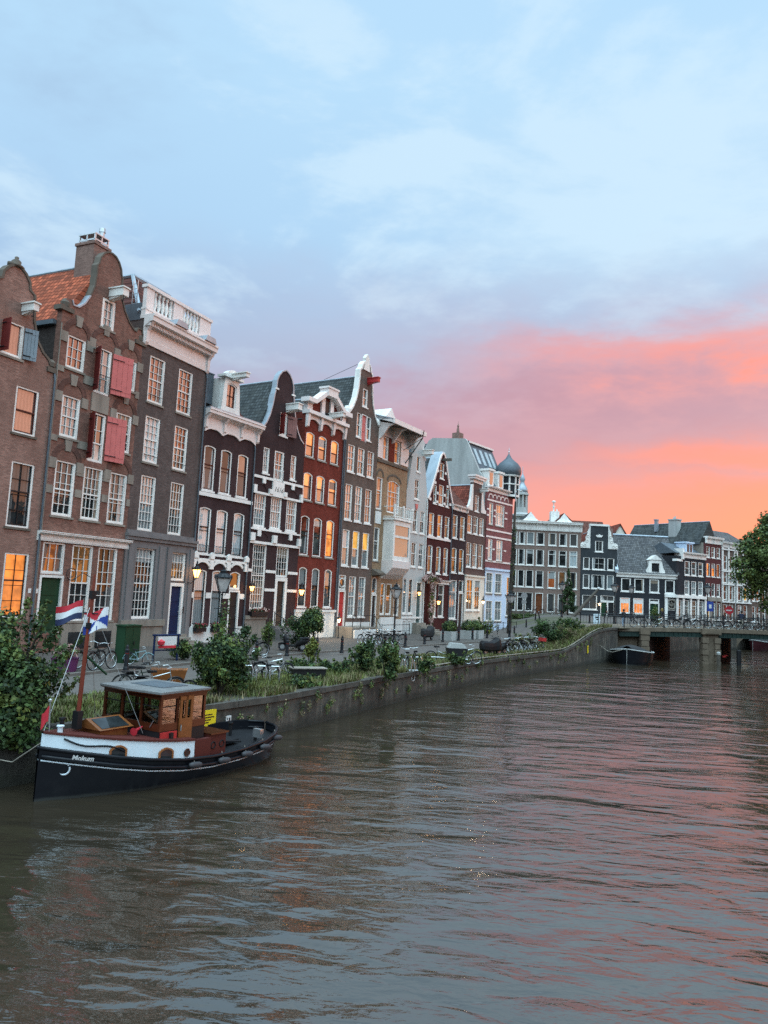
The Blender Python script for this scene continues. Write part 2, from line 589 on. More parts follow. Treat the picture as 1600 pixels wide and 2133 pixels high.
class House:
    """local frame: x along the front, y into the house, z above the water"""
    def __init__(s, name, label, P, yaw, group=None, cat='house'):
        s.e = empty(name, (P[0], P[1], 0), R(90 - yaw), label, cat, group)
        s.holes = []
        HS.append(s)
        s.P, s.yaw = Vector((P[0], P[1], 0)), yaw

    def w(s, x, y, z):
        a = R(90 - s.yaw)
        return s.P + Vector((x * math.cos(a) - y * math.sin(a), x * math.sin(a) + y * math.cos(a), z))

    def bs(s, name, mat, boxes, parent=None):
        """one part for each box"""
        for q in boxes:
            MB().box(*q).build(name, mat, parent or s.e)

    def b(s, name, mats, mb, smooth=False, label=None, parent=None):
        o = mb.build(name, mats, parent or s.e, smooth=smooth)
        if label:
            o['label'] = label
        return o

    def win(s, x0, z0, x1, z1, nx=2, ny=4, pane='g_dark', arc=0.0, fr='white', sash=None, split=.5, sill='stone', cas=.1, low=None, y=0.0, hole=True, kind='window'):
        """a sash window: casing, sashes and bars in one mesh, its pane and its sill as sub-parts"""
        sash = sash or fr
        out = arched(x0, z0, x1, z1, arc)
        if hole:
            s.holes.append(out)
        mb = MB()
        inn = arched(x0 + cas, z0 + cas * .8, x1 - cas, z1 - cas * .8, arc * .85)
        mb.plate(out, [inn], y + .03, y + .15)
        a0, a1, b0, b1 = x0 + cas, x1 - cas, z0 + cas * .8, z1 - cas * .8
        st = .045
        bb = b1 - arc
        mb.box(a0, a0 + st, y + .07, y + .12, b0, bb, 1)
        mb.box(a1 - st, a1, y + .07, y + .12, b0, bb, 1)
        mb.box(a0, a1, y + .071, y + .119, b0, b0 + .07, 1)
        zm = b0 + (b1 - b0) * split
        if split:
            mb.box(a0, a1, y + .06, y + .121, zm - .035, zm + .035, 1)
        bw = .03
        for i in range(1, nx):
            xx = a0 + (a1 - a0) * i / nx
            mb.box(xx - bw / 2, xx + bw / 2, y + .076, y + .116, b0, b1 - (arc * .15 if arc else 0), 1)
        for i in range(1, ny):
            q = b0 + (b1 - b0) * i / ny
            if split and abs(q - zm) < .12:
                continue
            mb.box(a0, a1, y + .074, y + .114, q - bw / 2, q + bw / 2, 1)
        o = mb.build(kind, [fr, sash], s.e)
        g = MB()
        yy = y + .135

        def sheet(l, m, t):
            zs = [p[1] for p in l]
            zl, zh = min(zs), max(zs)
            xm = (x0 + x1) / 2
            ta, tb = t
            vs = [(a, yy + ta * (b - (zl + zh) / 2) + tb * (a - xm), b) for a, b in l]
            g.add(vs, [tuple(range(len(l)))], m)
        tl = lambda: (random.uniform(-.012, .012), random.uniform(-.012, .012))
        if split:
            sheet(rect(a0, b0, a1, zm), 1 if low else 0, tl())
            sheet(arched(a0, zm, a1, b1, arc * .85), 0, tl())
        else:
            sheet(arched(a0, b0, a1, b1, arc * .85), 0, tl())
        g.build('pane', [pane, low or pane], o)
        if pane in ('g_dark', 'g_matte', 'g_grey', 'g_mattegrey', 'g_dim', 'g_warm', 'g_red', 'g_lit_skyglow') and (x1 - x0) > .85:
            t = random.random()
            cm, yc = MB(), y + .124
            wv = a1 - a0
            if t < .42:
                for sd in (0, 1):
                    if random.random() < .75:
                        f_, e_ = random.uniform(.12, .3), random.uniform(.12, .34)
                        xs_ = [a0, a0 + wv * e_, a0 + wv * f_] if sd == 0 else [a1, a1 - wv * e_, a1 - wv * f_]
                        q = [(xs_[0], yc, b0), (xs_[1], yc, b0), (xs_[2], yc, b1 - arc), (xs_[0], yc, b1 - arc)]
                        cm.add(q, [(0, 1, 2, 3)])
            elif t < .62:
                cm.add([(a0, yc, b1 - (b1 - b0) * random.uniform(.15, .45)), (a1, yc, 0), (a1, yc, b1 - arc), (a0, yc, b1 - arc)], [(0, 1, 2, 3)])
                cm.v[1] = (a1, yc, cm.v[0][2])
            if cm.v:
                cm.build('curtain', random.choice(['c_white', 'c_white', 'c_beige', 'c_grey']), o)
        if sill:
            MB().box(x0 - .08, x1 + .08, y - .07, y + .13, z0 - .11, z0 - .002).build('sill', sill, o)
        return o

    def door(s, x0, z0, x1, z1, mat, cas=.12, fr='white', lights=0, y=0.0, handle=True, arc=0.0):
        s.holes.append(arched(x0, z0, x1, z1, arc))
        mb = MB()
        mb.box(x0, x0 + cas, y - .03, y + .14, z0, z1).box(x1 - cas, x1, y - .03, y + .14, z0, z1).box(x0 + cas, x1 - cas, y - .03, y + .14, z1 - cas, z1)
        mb.build('door_frame', fr, s.e)
        a0, a1 = x0 + cas, x1 - cas
        d = MB().box(a0, a1, y + .09, y + .14, z0, z1 - cas)
        h = z1 - cas - z0
        w = a1 - a0
        for zz, hh in ((.06, .26), (.38, .24), (.68, .26)):
            d.box(a0 + w * .14, a1 - w * .14, y + .07, y + .09, z0 + h * zz, z0 + h * (zz + hh))
        o = d.build('door', mat, s.e)
        if handle:
            MB().lathe([(.0, -.03), (.03, -.02), (.035, 0), (.03, .02), (0, .03)], (a1 - .1, y + .05, z0 + h * .47), 8).build('handle', 'steel', o)
        return o

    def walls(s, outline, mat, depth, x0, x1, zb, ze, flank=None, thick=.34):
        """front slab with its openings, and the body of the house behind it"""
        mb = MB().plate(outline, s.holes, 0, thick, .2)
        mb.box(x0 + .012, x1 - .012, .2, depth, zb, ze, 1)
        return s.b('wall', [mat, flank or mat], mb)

    def gable_roof(s, x0, x1, ze, xr, zr, y0, y1, mat, th=.12, gut=True):
        mb = MB()
        mb.prism([(x0 - .05, ze), (xr, zr), (x1 + .05, ze)], y0, y1)
        rf = s.b('roof', mat, mb)
        if gut:
            MB().box(x0 - .14, x0 + .06, y0, y1, ze - .16, ze + .04).build('gutter', 'lead', rf)
        MB().tube([(xr, y0, zr), (xr, y1, zr)], .09, 6).build('ridge_cap', 'zinc', rf)
        return rf

    def coping(s, pts, mat='stone', w=.36, h=.09, y0=-.05):
        """a capping that follows the edge of a gable"""
        mb = MB()
        pp = [Vector(p) for p in pts]
        top = []
        for i, p in enumerate(pp):
            d = (pp[min(i + 1, len(pp) - 1)] - pp[max(i - 1, 0)]).normalized()
            n = Vector((-d.y, d.x))
            top.append(p + n * h)
        for i in range(len(pp) - 1):
            mb.prism([tuple(pp[i]), tuple(pp[i + 1]), tuple(top[i + 1]), tuple(top[i])], y0, y0 + w)
        return s.b('coping', mat, mb)

    def band(s, x0, x1, z0, z1, mat='white', out=.06, name='string_course'):
        return s.b(name, mat, MB().box(x0, x1, -out, -.003, z0, z1))

    def pipe(s, x, z0, z1, mat='lead', y=-.1):
        return s.b('drainpipe', mat, MB().tube([(x, y, z0), (x, y, z1 - .4), (x, -.02, z1)], .055, 6))

    def cornice(s, x0, x1, z0, z1, out=.55, mat='white', brackets=0, dentils=0, bmat=None, ret=.3):
        h = z1 - z0
        prof = [(-.004, z0), (-.10, z0), (-.12, z0 + h * .18), (-.10, z0 + h * .2), (-.09, z0 + h * .58), (-.16, z0 + h * .62), (-out * .55, z0 + h * .72),
                (-out * .9, z0 + h * .76), (-out * .92, z0 + h * .9), (-out, z0 + h * .93), (-out, z1), (ret, z1), (ret, z1 - .2), (-.004, z1 - .2)]
        o = s.b('cornice', mat, MB().prism(prof, x0, x1, 0, 'x'))
        for i in range(brackets):
            xx = x0 + .2 + (x1 - x0 - .4) * i / max(1, brackets - 1)
            pr = [(-.092, z0 - h * .05), (-.2, z0 + h * .05), (-.22, z0 + h * .45), (-out * .8, z0 + h * .74), (-.092, z0 + h * .74)]
            MB().prism(pr, xx - .11, xx + .11, 0, 'x').build('bracket', bmat or mat, o)
        if dentils:
            d = MB()
            for i in range(dentils):
                xx = x0 + (x1 - x0) * (i + .5) / dentils
                d.box(xx - .035, xx + .035, -out * .62, -.1, z0 + h * .60, z0 + h * .715)
            d.build('dentils', mat, o)
        return o

    def hoist(s, x, z, ln=.95, w=.3, h=.34, mat='white', hook=True):
        mb = MB().box(x - w / 2, x + w / 2, -ln, 0.1, z, z + h).box(x - w / 2 - .06, x + w / 2 + .06, -ln - .06, 0.1, z + h, z + h + .07)
        mb.prism([(-ln, z), (-ln * .3, z - .1), (-.004, z - .16), (-.004, z)], x - w / 2 + .05, x + w / 2 - .05, 0, 'x')
        o = s.b('hoist_beam', mat, mb)
        if hook:
            MB().tube([(x, -ln + .15, z), (x, -ln + .15, z - .22), (x, -ln + .22, z - .28), (x, -ln + .27, z - .2)], .022, 5).build('hook', 'iron', o)
        return o

    def shutter(s, x0, z0, w, h, ang, mat, side=1, hinges=True):
        """board shutter hinged at x0, swung out by ang degrees from the closed position"""
        mb = MB()
        a = R(ang)
        ux, uy = (math.cos(a) * side, -math.sin(a))
        nx, ny = (uy * .022, -ux * .022)

        def slab(t0, t1, q0, q1, k):
            p = [(x0 + ux * t0, uy * t0), (x0 + ux * t1, uy * t1)]
            mb.prism([(p[0][0] - nx * k, -.03 + p[0][1] - ny * k), (p[1][0] - nx * k, -.03 + p[1][1] - ny * k), (p[1][0] + nx * k, -.03 + p[1][1] + ny * k), (p[0][0] + nx * k, -.03 + p[0][1] + ny * k)], q0, q1, 0, 'z')
        nb = 4
        for i in range(nb):
            slab(w * i / nb + .006, w * (i + 1) / nb - .006, z0, z0 + h, 1)
        slab(.03, w - .03, z0 + h * .1, z0 + h * .16, 1.5)
        slab(.03, w - .03, z0 + h * .84, z0 + h * .9, 1.5)
        o = s.b('shutter', mat, mb)
        if hinges:
            hb = MB()
            for q in (.12, .87):
                hb.tube([(x0 + nx * 2, -.03 + ny * 2, z0 + h * q), (x0 + ux * w * .55 + nx * 2, -.03 + uy * w * .55 + ny * 2, z0 + h * q)], .025, 4)
            hb.build('hinge', 'iron', o)
        return o

    def steps(s, x0, x1, z0, z1, out, n, mat='greystone', side=0):
        """stoop: straight flight to the door"""
        mb = MB()
        for i in range(n):
            mb.box(x0, x1, -out * (n - i) / n, -.004, z0 + (z1 - z0) * i / n, z0 + (z1 - z0) * (i + 1) / n)
        return s.b('stoop', mat, mb)

    def rail(s, pts, h=.95, mat='iron', n=None, bars=True, r=.028):
        """iron railing along local points (x, y, z at foot)"""
        mb = MB()
        mb.tube([(a, b, c + h) for a, b, c in pts], r, 6)
        mb.tube([(a, b, c + h * .45) for a, b, c in pts], r * .6, 5)
        for a, b, c in pts:
            mb.tube([(a, b, c), (a, b, c + h + .1)], r * 1.3, 6)
        return s.b('railing', mat, mb)


# ------------------------------------------------------------------ foliage kit
def fast_mesh(name, verts, quads, midx, mats, parent=None, loc=None):
    me = bpy.data.meshes.new(name)
    nq, k = quads.shape
    me.vertices.add(len(verts))
    me.vertices.foreach_set('co', verts.astype(np.float32).ravel())
    me.loops.add(nq * k)
    me.loops.foreach_set('vertex_index', quads.astype(np.int32).ravel())
    me.polygons.add(nq)
    me.polygons.foreach_set('loop_start', (np.arange(nq) * k).astype(np.int32))
    for q in mats:
        me.materials.append(M(q))
    me.polygons.foreach_set('material_index', midx.astype(np.int32))
    me.update(calc_edges=True)
    return link(me, name, parent, loc)


def leaves(name, blobs, n, size, mats, parent=None, loc=None, weights=None, drop=0.0, shell=.45, long=1.6):
    """many small leaf faces spread through a cloud of ellipsoids (cx,cy,cz,rx,ry,rz)"""
    B = np.array(blobs, float)
    vol = B[:, 3] * B[:, 4] * B[:, 5]
    pr = vol ** .8
    idx = rng.choice(len(B), n, p=pr / pr.sum())
    d = rng.normal(size=(n, 3))
    d /= np.linalg.norm(d, axis=1)[:, None]
    rad = rng.random(n) ** shell
    rad *= 1 + .12 * np.sin(d[:, 0] * 7 + idx) * np.cos(d[:, 2] * 6 + idx * 2)
    c = B[idx, :3] + d * B[idx, 3:] * rad[:, None]
    nrm = d + rng.normal(size=(n, 3)) * .75 + np.array([0, 0, .35])
    nrm /= np.linalg.norm(nrm, axis=1)[:, None]
    t = np.cross(nrm, rng.normal(size=(n, 3)))
    t /= np.linalg.norm(t, axis=1)[:, None] + 1e-9
    bt = np.cross(nrm, t)
    sz = size * (.6 + .8 * rng.random(n))[:, None]
    v = np.stack([c - t * sz * long * .5, c + bt * sz * .5, c + t * sz * long * .5, c - bt * sz * .5], 1)
    v[:, 0, 2] -= drop * sz[:, 0]
    v[:, 2, 2] -= drop * sz[:, 0]
    if weights is None:
        weights = [1] * len(mats)
    w = np.array(weights, float)
    # whole clumps take one shade so the crown reads light and dark
    cl = np.floor(c / (size * 5)).astype(int)
    hsh = (cl[:, 0] * 73856093 ^ cl[:, 1] * 19349663 ^ cl[:, 2] * 83492791) % 1000 / 1000.0
    pick = np.where(rng.random(n) < .65, hsh, rng.random(n))
    mi = np.searchsorted(np.cumsum(w / w.sum()), pick).clip(0, len(mats) - 1)
    return fast_mesh(name, v.reshape(-1, 3), np.arange(n * 4).reshape(n, 4), mi, mats, parent, loc)


def blob_cloud(k, rx, ry, rz, cz, s=.45, seed=0):
    g = np.random.default_rng(seed)
    o = []
    for i in range(k):
        d = g.normal(size=3)
        d /= np.linalg.norm(d)
        q = g.random() ** .4 * .72
        ss = s * (.6 + .7 * g.random())
        o.append((d[0] * rx * q, d[1] * ry * q, cz + d[2] * rz * q, rx * ss, ry * ss, rz * ss))
    return o


def shrub(name, loc, rx, ry, h, n, size, mats, label, cat='shrub', weights=None, seed=0, k=16, group=None, lift=.45):
    e = empty(name, loc, 0, label, cat, group)
    bl = blob_cloud(k, rx, ry, h * .52, h * (lift + .07), .42, seed)
    g = random.Random(seed)
    for i in range(14):
        a, t = g.uniform(0, 6.28), g.uniform(.25, 1.0)
        rr = math.sqrt(max(.05, 1 - (t - .45) ** 2 * 2.6)) * g.uniform(.85, 1.15)
        for k_ in range(3):
            bl.append((math.cos(a) * rx * rr * (1 + .07 * k_), math.sin(a) * ry * rr * (1 + .07 * k_), h * t + .09 * k_ * h * .6, rx * .13, ry * .13, h * .07))
    leaves('foliage', bl, n, size, mats, e, weights=weights)
    mb = MB()
    for i in range(5):
        a = g.uniform(0, 6.28)
        mb.tube([(0, 0, -.05), (math.cos(a) * rx * .25, math.sin(a) * ry * .25, h * .35), (math.cos(a) * rx * .55, math.sin(a) * ry * .55, h * .72)], [.035, .025, .01], 5)
    mb.build('stem', 'bark', e)
    return e


# ------------------------------------------------------------------ ground, water, quay
EDGE = [(-48, -46), (-32, -20), (-20, 0), (-14.2, 9.5), (-8.66, 18.29), (-3.42, 26.3), (.85, 35), (6.2, 45.2), (14.1, 57.4), (17.6, 62.6), (19.9, 65.6), (22.2, 69.7), (25.0, 70.2), (29.2, 78), (36, 87.5), (46, 97), (66, 114), (140, 178), (300, 330)]
EY = np.array([p[1] for p in EDGE], float)
EX = np.array([p[0] for p in EDGE], float)


def edge_x(y):
    return float(np.interp(y, EY, EX))


def sstep(t):
    t = max(0.0, min(1.0, t))
    return t * t * (3 - 2 * t)


def gh(x, y):
    q = (x - 13.5) / (6.5 + .09 * max(0, y - 64))
    return 1.25 + (1.62 + .3 * sstep((y - 76) / 30)) * sstep(q)


def sheet(name, d0, d1, lift, mat, ys, nd_=6, kind='structure'):
    """a strip of ground running beside the water, d0..d1 metres in from its edge"""
    ds = np.linspace(d0, d1, nd_ + 1) if nd_ < 20 else np.concatenate([np.linspace(d0, 24, nd_), [34, 50, 80, 140, 260, 500, d1]])
    mb = MB()
    n = len(ds)
    vs = []
    for y in ys:
        for d in ds:
            x = edge_x(y) - d
            vs.append((x, y, gh(x, y) + lift))
    fs = [(i * n + k, i * n + k + 1, (i + 1) * n + k + 1, (i + 1) * n + k) for i in range(len(ys) - 1) for k in range(n - 1)]
    mb.add(vs, [f[::-1] for f in fs])
    return tag(mb.build(name, mat), None, None, kind=kind)


# materials of the ground
m, nt, b = base('soil', .95)
oc = ocoord(nt)
k = noise(nt, oc, .8, 6, .65).ss(.3, .7)
k2 = noise(nt, oc, 9, 4, .7).ss(.35, .7)
put(nt, b.inputs['Base Color'], mixc(nt, k2 * .6, mixc(nt, k, (.060, .062, .032), (.105, .095, .062)), (.045, .06, .02)))
m, nt, b = base('road', .85)
oc = ocoord(nt)
mp = nd(nt, 'ShaderNodeMapping', {'Vector': oc, 'Rotation': (0, 0, R(32))}).outputs[0]
br = nd(nt, 'ShaderNodeTexBrick', {'Vector': mp, 'Color1': (.080, .066, .058), 'Color2': (.108, .092, .082), 'Mortar': (.07, .06, .055), 'Scale': 1.0, 'Mortar Size': .008, 'Brick Width': .2, 'Row Height': .1})
k = noise(nt, oc, .35, 6, .65).ss(.3, .7)
k2 = noise(nt, oc, 3.0, 5, .7).ss(.4, .75)
put(nt, b.inputs['Base Color'], mixc(nt, k2 * .35, mixc(nt, k * .4, br.outputs[0], (.068, .058, .052)), (.15, .135, .122)))
m, nt, b = base('pavement', .85)
oc = ocoord(nt)
mp = nd(nt, 'ShaderNodeMapping', {'Vector': oc, 'Rotation': (0, 0, R(-58))}).outputs[0]
br = nd(nt, 'ShaderNodeTexBrick', {'Vector': mp, 'Color1': (.062, .052, .046), 'Color2': (.088, .075, .066), 'Mortar': (.05, .045, .04), 'Scale': 1.0, 'Mortar Size': .01, 'Brick Width': .3, 'Row Height': .3})
k = noise(nt, oc, .5, 6, .65).ss(.3, .7)
put(nt, b.inputs['Base Color'], mixc(nt, k * .5, br.outputs[0], (.058, .05, .045)))
paint('kerb', (.15, .135, .12), .85, .25, 3)

YS = np.concatenate([np.linspace(-46, 10, 8), np.linspace(12, 130, 119), np.linspace(140, 330, 10)])
sheet('ground', 0.0, 900, 0.0, 'soil', YS, 40)
YR = np.concatenate([np.linspace(-40, 10, 8), np.linspace(12, 76, 65)])
sheet('road', 5.2, 9.7, .006, 'road', YR, 5)
sheet('pavement', 9.85, 40, .10, 'pavement', YR, 12)


def kerb(d0, d1, h, ys):
    mb = MB()
    vs = []
    for y in ys:
        for d, z in ((d0, -.1), (d0, h), (d1, h), (d1, -.1)):
            vs.append((edge_x(y) - d, y, gh(edge_x(y) - d, y) + z))
    mb.add(vs, [(4 * i + k, 4 * i + k + 1, 4 * i + k + 5, 4 * i + k + 4) for i in range(len(ys) - 1) for k in range(3)])
    tag(mb.build('kerb', 'kerb'), None, None, kind='structure')


kerb(9.66, 9.88, .115, YR)
kerb(5.0, 5.24, .035, np.linspace(12, 56, 45))
sheet('street', .5, 60, .012, 'road', np.concatenate([np.linspace(76, 130, 55), np.linspace(135, 300, 8)]), 14)

# water
m, nt, b = base('water', .035)
oc = ocoord(nt)
put(nt, b.inputs['Base Color'], (.030, .023, .015))
put(nt, b.inputs['IOR'], 2.25)
rot = nd(nt, 'ShaderNodeMapping', {'Vector': oc, 'Rotation': (0, 0, R(6))}).outputs[0]
sc = lambda x, y: nd(nt, 'ShaderNodeMapping', {'Vector': rot, 'Scale': (x, y, 1)}).outputs[0]
calm = noise(nt, sc(.05, .09), 1.0, 3).ss(.35, .65)
w1 = noise(nt, sc(.26, .6), 1.0, 2, .5, .6) * .16
w2 = noise(nt, sc(1.05, 2.4), 1.0, 2, .5, .7) * .048
w3 = noise(nt, sc(3.6, 7.5), 1.0, 3, .55, .5) * .0115
w4 = noise(nt, sc(10, 17), 1.0, 2, .5) * .0020
hh = w1 + w2 * (calm * .6 + .55) + w3 * (calm * 1.1 + .2) + w4
bp = nd(nt, 'ShaderNodeBump', {'Strength': 1.0, 'Distance': 1.0, 'Height': hh})
put(nt, b.inputs['Normal'], bp.outputs[0])
wt = MB().add([(-400, -120, 0), (500, -120, 0), (500, 600, 0), (-400, 600, 0)], [(0, 1, 2, 3)]).build('water', 'water')
tag(wt, None, None, kind='structure')

# quay wall
m, nt, b = base('quaystone', .9)
v = nd(nt, 'ShaderNodeTexCoord').outputs['Object']
s_ = nd(nt, 'ShaderNodeSeparateXYZ', {0: v})
run = E(nt, s_.outputs[0]) * .55 + E(nt, s_.outputs[1]) * .84
wv = nd(nt, 'ShaderNodeCombineXYZ', {0: run, 1: s_.outputs[2], 2: 0.0}).outputs[0]
br = nd(nt, 'ShaderNodeTexBrick', {'Vector': wv, 'Color1': (.052, .045, .037), 'Color2': (.080, .068, .056), 'Mortar': (.05, .045, .04), 'Scale': 1.0, 'Mortar Size': .012, 'Brick Width': .75, 'Row Height': .3})
st = noise(nt, nd(nt, 'ShaderNodeMapping', {'Vector': wv, 'Scale': (2.6, .45, 1)}).outputs[0], 1.0, 7, .7).ss(.45, .75)
bl_ = noise(nt, wv, .8, 6, .7).ss(.42, .7)
wetz = E(nt, s_.outputs[2]).ss(.42, .10)
moss = (noise(nt, wv, 2.2, 6, .7)).ss(.52, .72)
c_ = mixc(nt, st * .85, br.outputs[0], (.24, .215, .17))
c_ = mixc(nt, bl_ * .85, c_, (.022, .019, .016))
c_ = mixc(nt, noise(nt, wv, .22, 3, .5).ss(.45, .6) * .45, c_, (.030, .028, .024))
c_ = mixc(nt, moss * .5, c_, (.040, .052, .020))
c_ = mixc(nt, wetz * .8, c_, (.020, .020, .014))
put(nt, b.inputs['Base Color'], c_)
put(nt, b.inputs['Normal'], nd(nt, 'ShaderNodeBump', {'Strength': .8, 'Distance': .04, 'Height': noise(nt, wv, 5, 5, .7)}).outputs[0])
paint('copingstone', (.080, .072, .062), .9, .55, 1.6)
MATS['copingstone'].name = 'copingstone'


def quay(name, pts, label, top=.06, cope=True):
    ys = []
    for (xa, ya), (xb, yb) in zip(pts, pts[1:]):
        n = max(1, int(math.hypot(xb - xa, yb - ya) / 1.6))
        ys += [(xa + (xb - xa) * i / n, ya + (yb - ya) * i / n) for i in range(n)]
    ys.append(pts[-1])
    e = empty(name, (ys[0][0], ys[0][1], 0), 0, label, 'quay wall')
    mb, cp = MB(), MB()
    Pn = []
    for i, (x, y) in enumerate(ys):
        a, c = ys[max(0, i - 1)], ys[min(len(ys) - 1, i + 1)]
        d = Vector((c[0] - a[0], c[1] - a[1])).normalized()
        n = Vector((d.y, -d.x))
        Pn.append((x, y, n, gh(x, y)))
    ox, oy = ys[0]
    for (x, y, n, z), (x1, y1, n1_, z1) in zip(Pn, Pn[1:]):
        o = lambda X, Y, N, t: (X + N.x * t - ox, Y + N.y * t - oy)
        a, c = o(x, y, n, .02), o(x1, y1, n1_, .02)
        ai, ci = o(x, y, n, -.5), o(x1, y1, n1_, -.5)
        zt, zt1 = z + top - .2, z1 + top - .2
        mb.add([(*a, -1.2), (*c, -1.2), (*c, zt1), (*a, zt), (*ai, -1.2), (*ci, -1.2), (*ci, zt1), (*ai, zt)],
               [(0, 1, 2, 3), (3, 2, 6, 7), (5, 4, 7, 6)])
        g = .012
        j = random.uniform(-.012, .012)
        L = math.hypot(x1 - x, y1 - y)
        lx, ly = (x1 - x) / L * g, (y1 - y) / L * g
        a, c = o(x + lx, y + ly, n, .09 + j), o(x1 - lx, y1 - ly, n1_, .09 + j)
        ai, ci = o(x + lx, y + ly, n, -.30), o(x1 - lx, y1 - ly, n1_, -.30)
        cp.add([(*a, zt + .003), (*c, zt1 + .003), (*ci, zt1 + .003), (*ai, zt + .003), (*a, zt + .2 + j), (*c, zt1 + .2 + j), (*ci, zt1 + .2 + j), (*ai, zt + .2 + j)],
               [(0, 3, 2, 1), (4, 5, 6, 7), (0, 1, 5, 4), (1, 2, 6, 5), (2, 3, 7, 6), (3, 0, 4, 7)])
    mb.build('wall', 'quaystone', e)
    if cope:
        cp.build('coping', 'copingstone', e)
    return e


quay('quay_wall', EDGE[1:12], 'long dark stained stone quay wall curving along the left side of the canal up to the bridge')
quay('quay_wall', [(29.6, 78.6)] + EDGE[14:17], 'dim quay wall seen in the shade beyond and under the bridge', cope=False)
# thin pale guard beam on the edge
e = empty('edge_rail', (2.1, 37.4, 1.3), 0, 'thin pale beam running along the top edge of the quay wall', 'guard rail')
mb, ps = MB(), MB()
P_ = [(edge_x(y) - .05, y) for y in np.linspace(37.4, 65, 30)]
mb.tube([(x - 2.1, y - 37.4, gh(x, y) + .18 - 1.3) for x, y in P_], .038, 6)
for x, y in P_[::3]:
    ps.box(x - 2.1 - .04, x - 2.1 + .04, y - 37.44, y - 37.36, gh(x, y) - 1.25, gh(x, y) - 1.3 + .2)
mb.build('beam', 'stone', e)
ps.build('post', 'iron', e)

# right bank (outside the frame, it shows in the water and in the window panes)
RB = [(-14, -40), (8, -6), (18.5, 12), (27, 31), (33.5, 48), (39.6, 66), (41.5, 72), (52, 90), (70, 106), (150, 170)]
mb = MB()
vs = []
for x, y in RB:
    vs += [(x, y, -1), (x, y, 1.3 + 1.6 * sstep((y - 55) / 13)), (x + 120, y - 20, 1.3 + 1.6 * sstep((y - 55) / 13))]
mb.add(vs, [(3 * i + k, 3 * i + 3 + k, 3 * i + 4 + k, 3 * i + 1 + k) for i in range(len(RB) - 1) for k in (0, 1)])
tag(mb.build('opposite_quay', 'road'), None, None, kind='structure')
bl = []
for i, (x, y) in enumerate([(25, 8), (27, 20), (33, 30), (36, 40), (41, 50), (46, 60), (54, 73), (64, 86), (72, 99), (84, 116), (98, 134), (112, 150)]):
    for q in blob_cloud(9, 5.2, 4.6, 4.6, 0, .5, 40 + i):
        bl.append((x + q[0], y + q[1], (11.5 if i < 7 else 7.5) + (i % 3) * .8 + q[2] * 1.3, *q[3:]))
tl_ = leaves('tree_line', bl, 17000, .62, ['leafdark', 'leaf', 'leafolive'])
tag(tl_, 'far off row of leafy trees along the opposite bank', 'trees', kind='stuff')

# ------------------------------------------------------------------ bridge
paint('bridgestone', (.155, .12, .088), .9, .35, 2.0)
paint('girder', (.022, .045, .040), .45, .35, 2)
brick('pierbrick', (.034, .016, .013), .3)
bx0, bx1, by0, by1 = 20.4, 41.5, 69.75, 78.4


def bz(x):
    return 2.86 + .40 * math.sin(math.pi * max(0, min(1, (x - 21) / 30)))


e = empty('bridge', (22, 70, 0), 0, 'low stone and green iron girder bridge with railings crossing the canal', 'bridge')
O = (-22, -70)
xs = np.linspace(bx0, bx1, 22)
mb = MB()
top = [(x - 22, bz(x)) for x in xs]
bot = [(x - 22, bz(x) - .34) for x in xs]
mb.prism(bot + top[::-1], by0 - 70, by1 - 70)
mb.build('deck', 'bridgestone', e)
mb = MB()
for yy in (by0 + .14, by0 + 2.4, by0 + 4.5, by0 + 6.6, by1 - .3):
    mb.prism([(x - 22, bz(x) - .78) for x in xs[2:]] + [(x - 22, bz(x) - .345) for x in xs[2:]][::-1], yy - 70, yy - 69.88)
    mb.prism([(x - 22, bz(x) - .80) for x in xs[2:]] + [(x - 22, bz(x) - .76) for x in xs[2:]][::-1], yy - 70.08, yy - 69.8)
for x in np.arange(25.4, 41, .42):
    mb.box(x - 22.02, x - 21.98, by0 + .06 - 70, by0 + .139 - 70, bz(x) - .76, bz(x) - .40)
mb.build('girder', 'girder', e)


def pier(xa, xb, name='pier'):
    mb = MB()
    g = .46
    for i in range(6):
        z0, z1 = -.8 + i * .54, -.8 + (i + 1) * .54 - .05
        for a, c in ((xa, xa + g), (xb - g, xb)):
            k = .05 if i % 2 else 0
            mb.box(a - k - 22, c + k - 22, -.48 - k, .3, z0, min(z1, bz(xa) - .5))
    mb.box(xa + .1 - 22, xb - .1 - 22, -.3, .29, -.8, bz(xa) - .5)
    mb.box(xa - .08 - 22, xb + .08 - 22, -.55, .12, bz(xa) - .5, bz(xa) - .02)
    mb.prism([(xa + .18 - 22, bz(xa) - .42), (xb - .18 - 22, bz(xa) - .42), (xb - .42 - 22, bz(xa) - .14), (xa + .42 - 22, bz(xa) - .14)], -.6, -.552)
    mb.build(name, 'bridgestone', e)
    d = MB()
    a = R(34)
    ux, uy = math.sin(a), math.cos(a)
    L = 8.6
    w = xb - xa - .24
    p = [(xa + .12 - 22, .305), (xb - .12 - 22, .305), (xb - .12 - 22 + ux * L, .305 + uy * L), (xa + .12 - 22 + ux * L, .305 + uy * L)]
    d.prism(p, -.8, bz(xa) - .82, 0, 'z')
    return d.build('pier_wall', 'pierbrick', e)


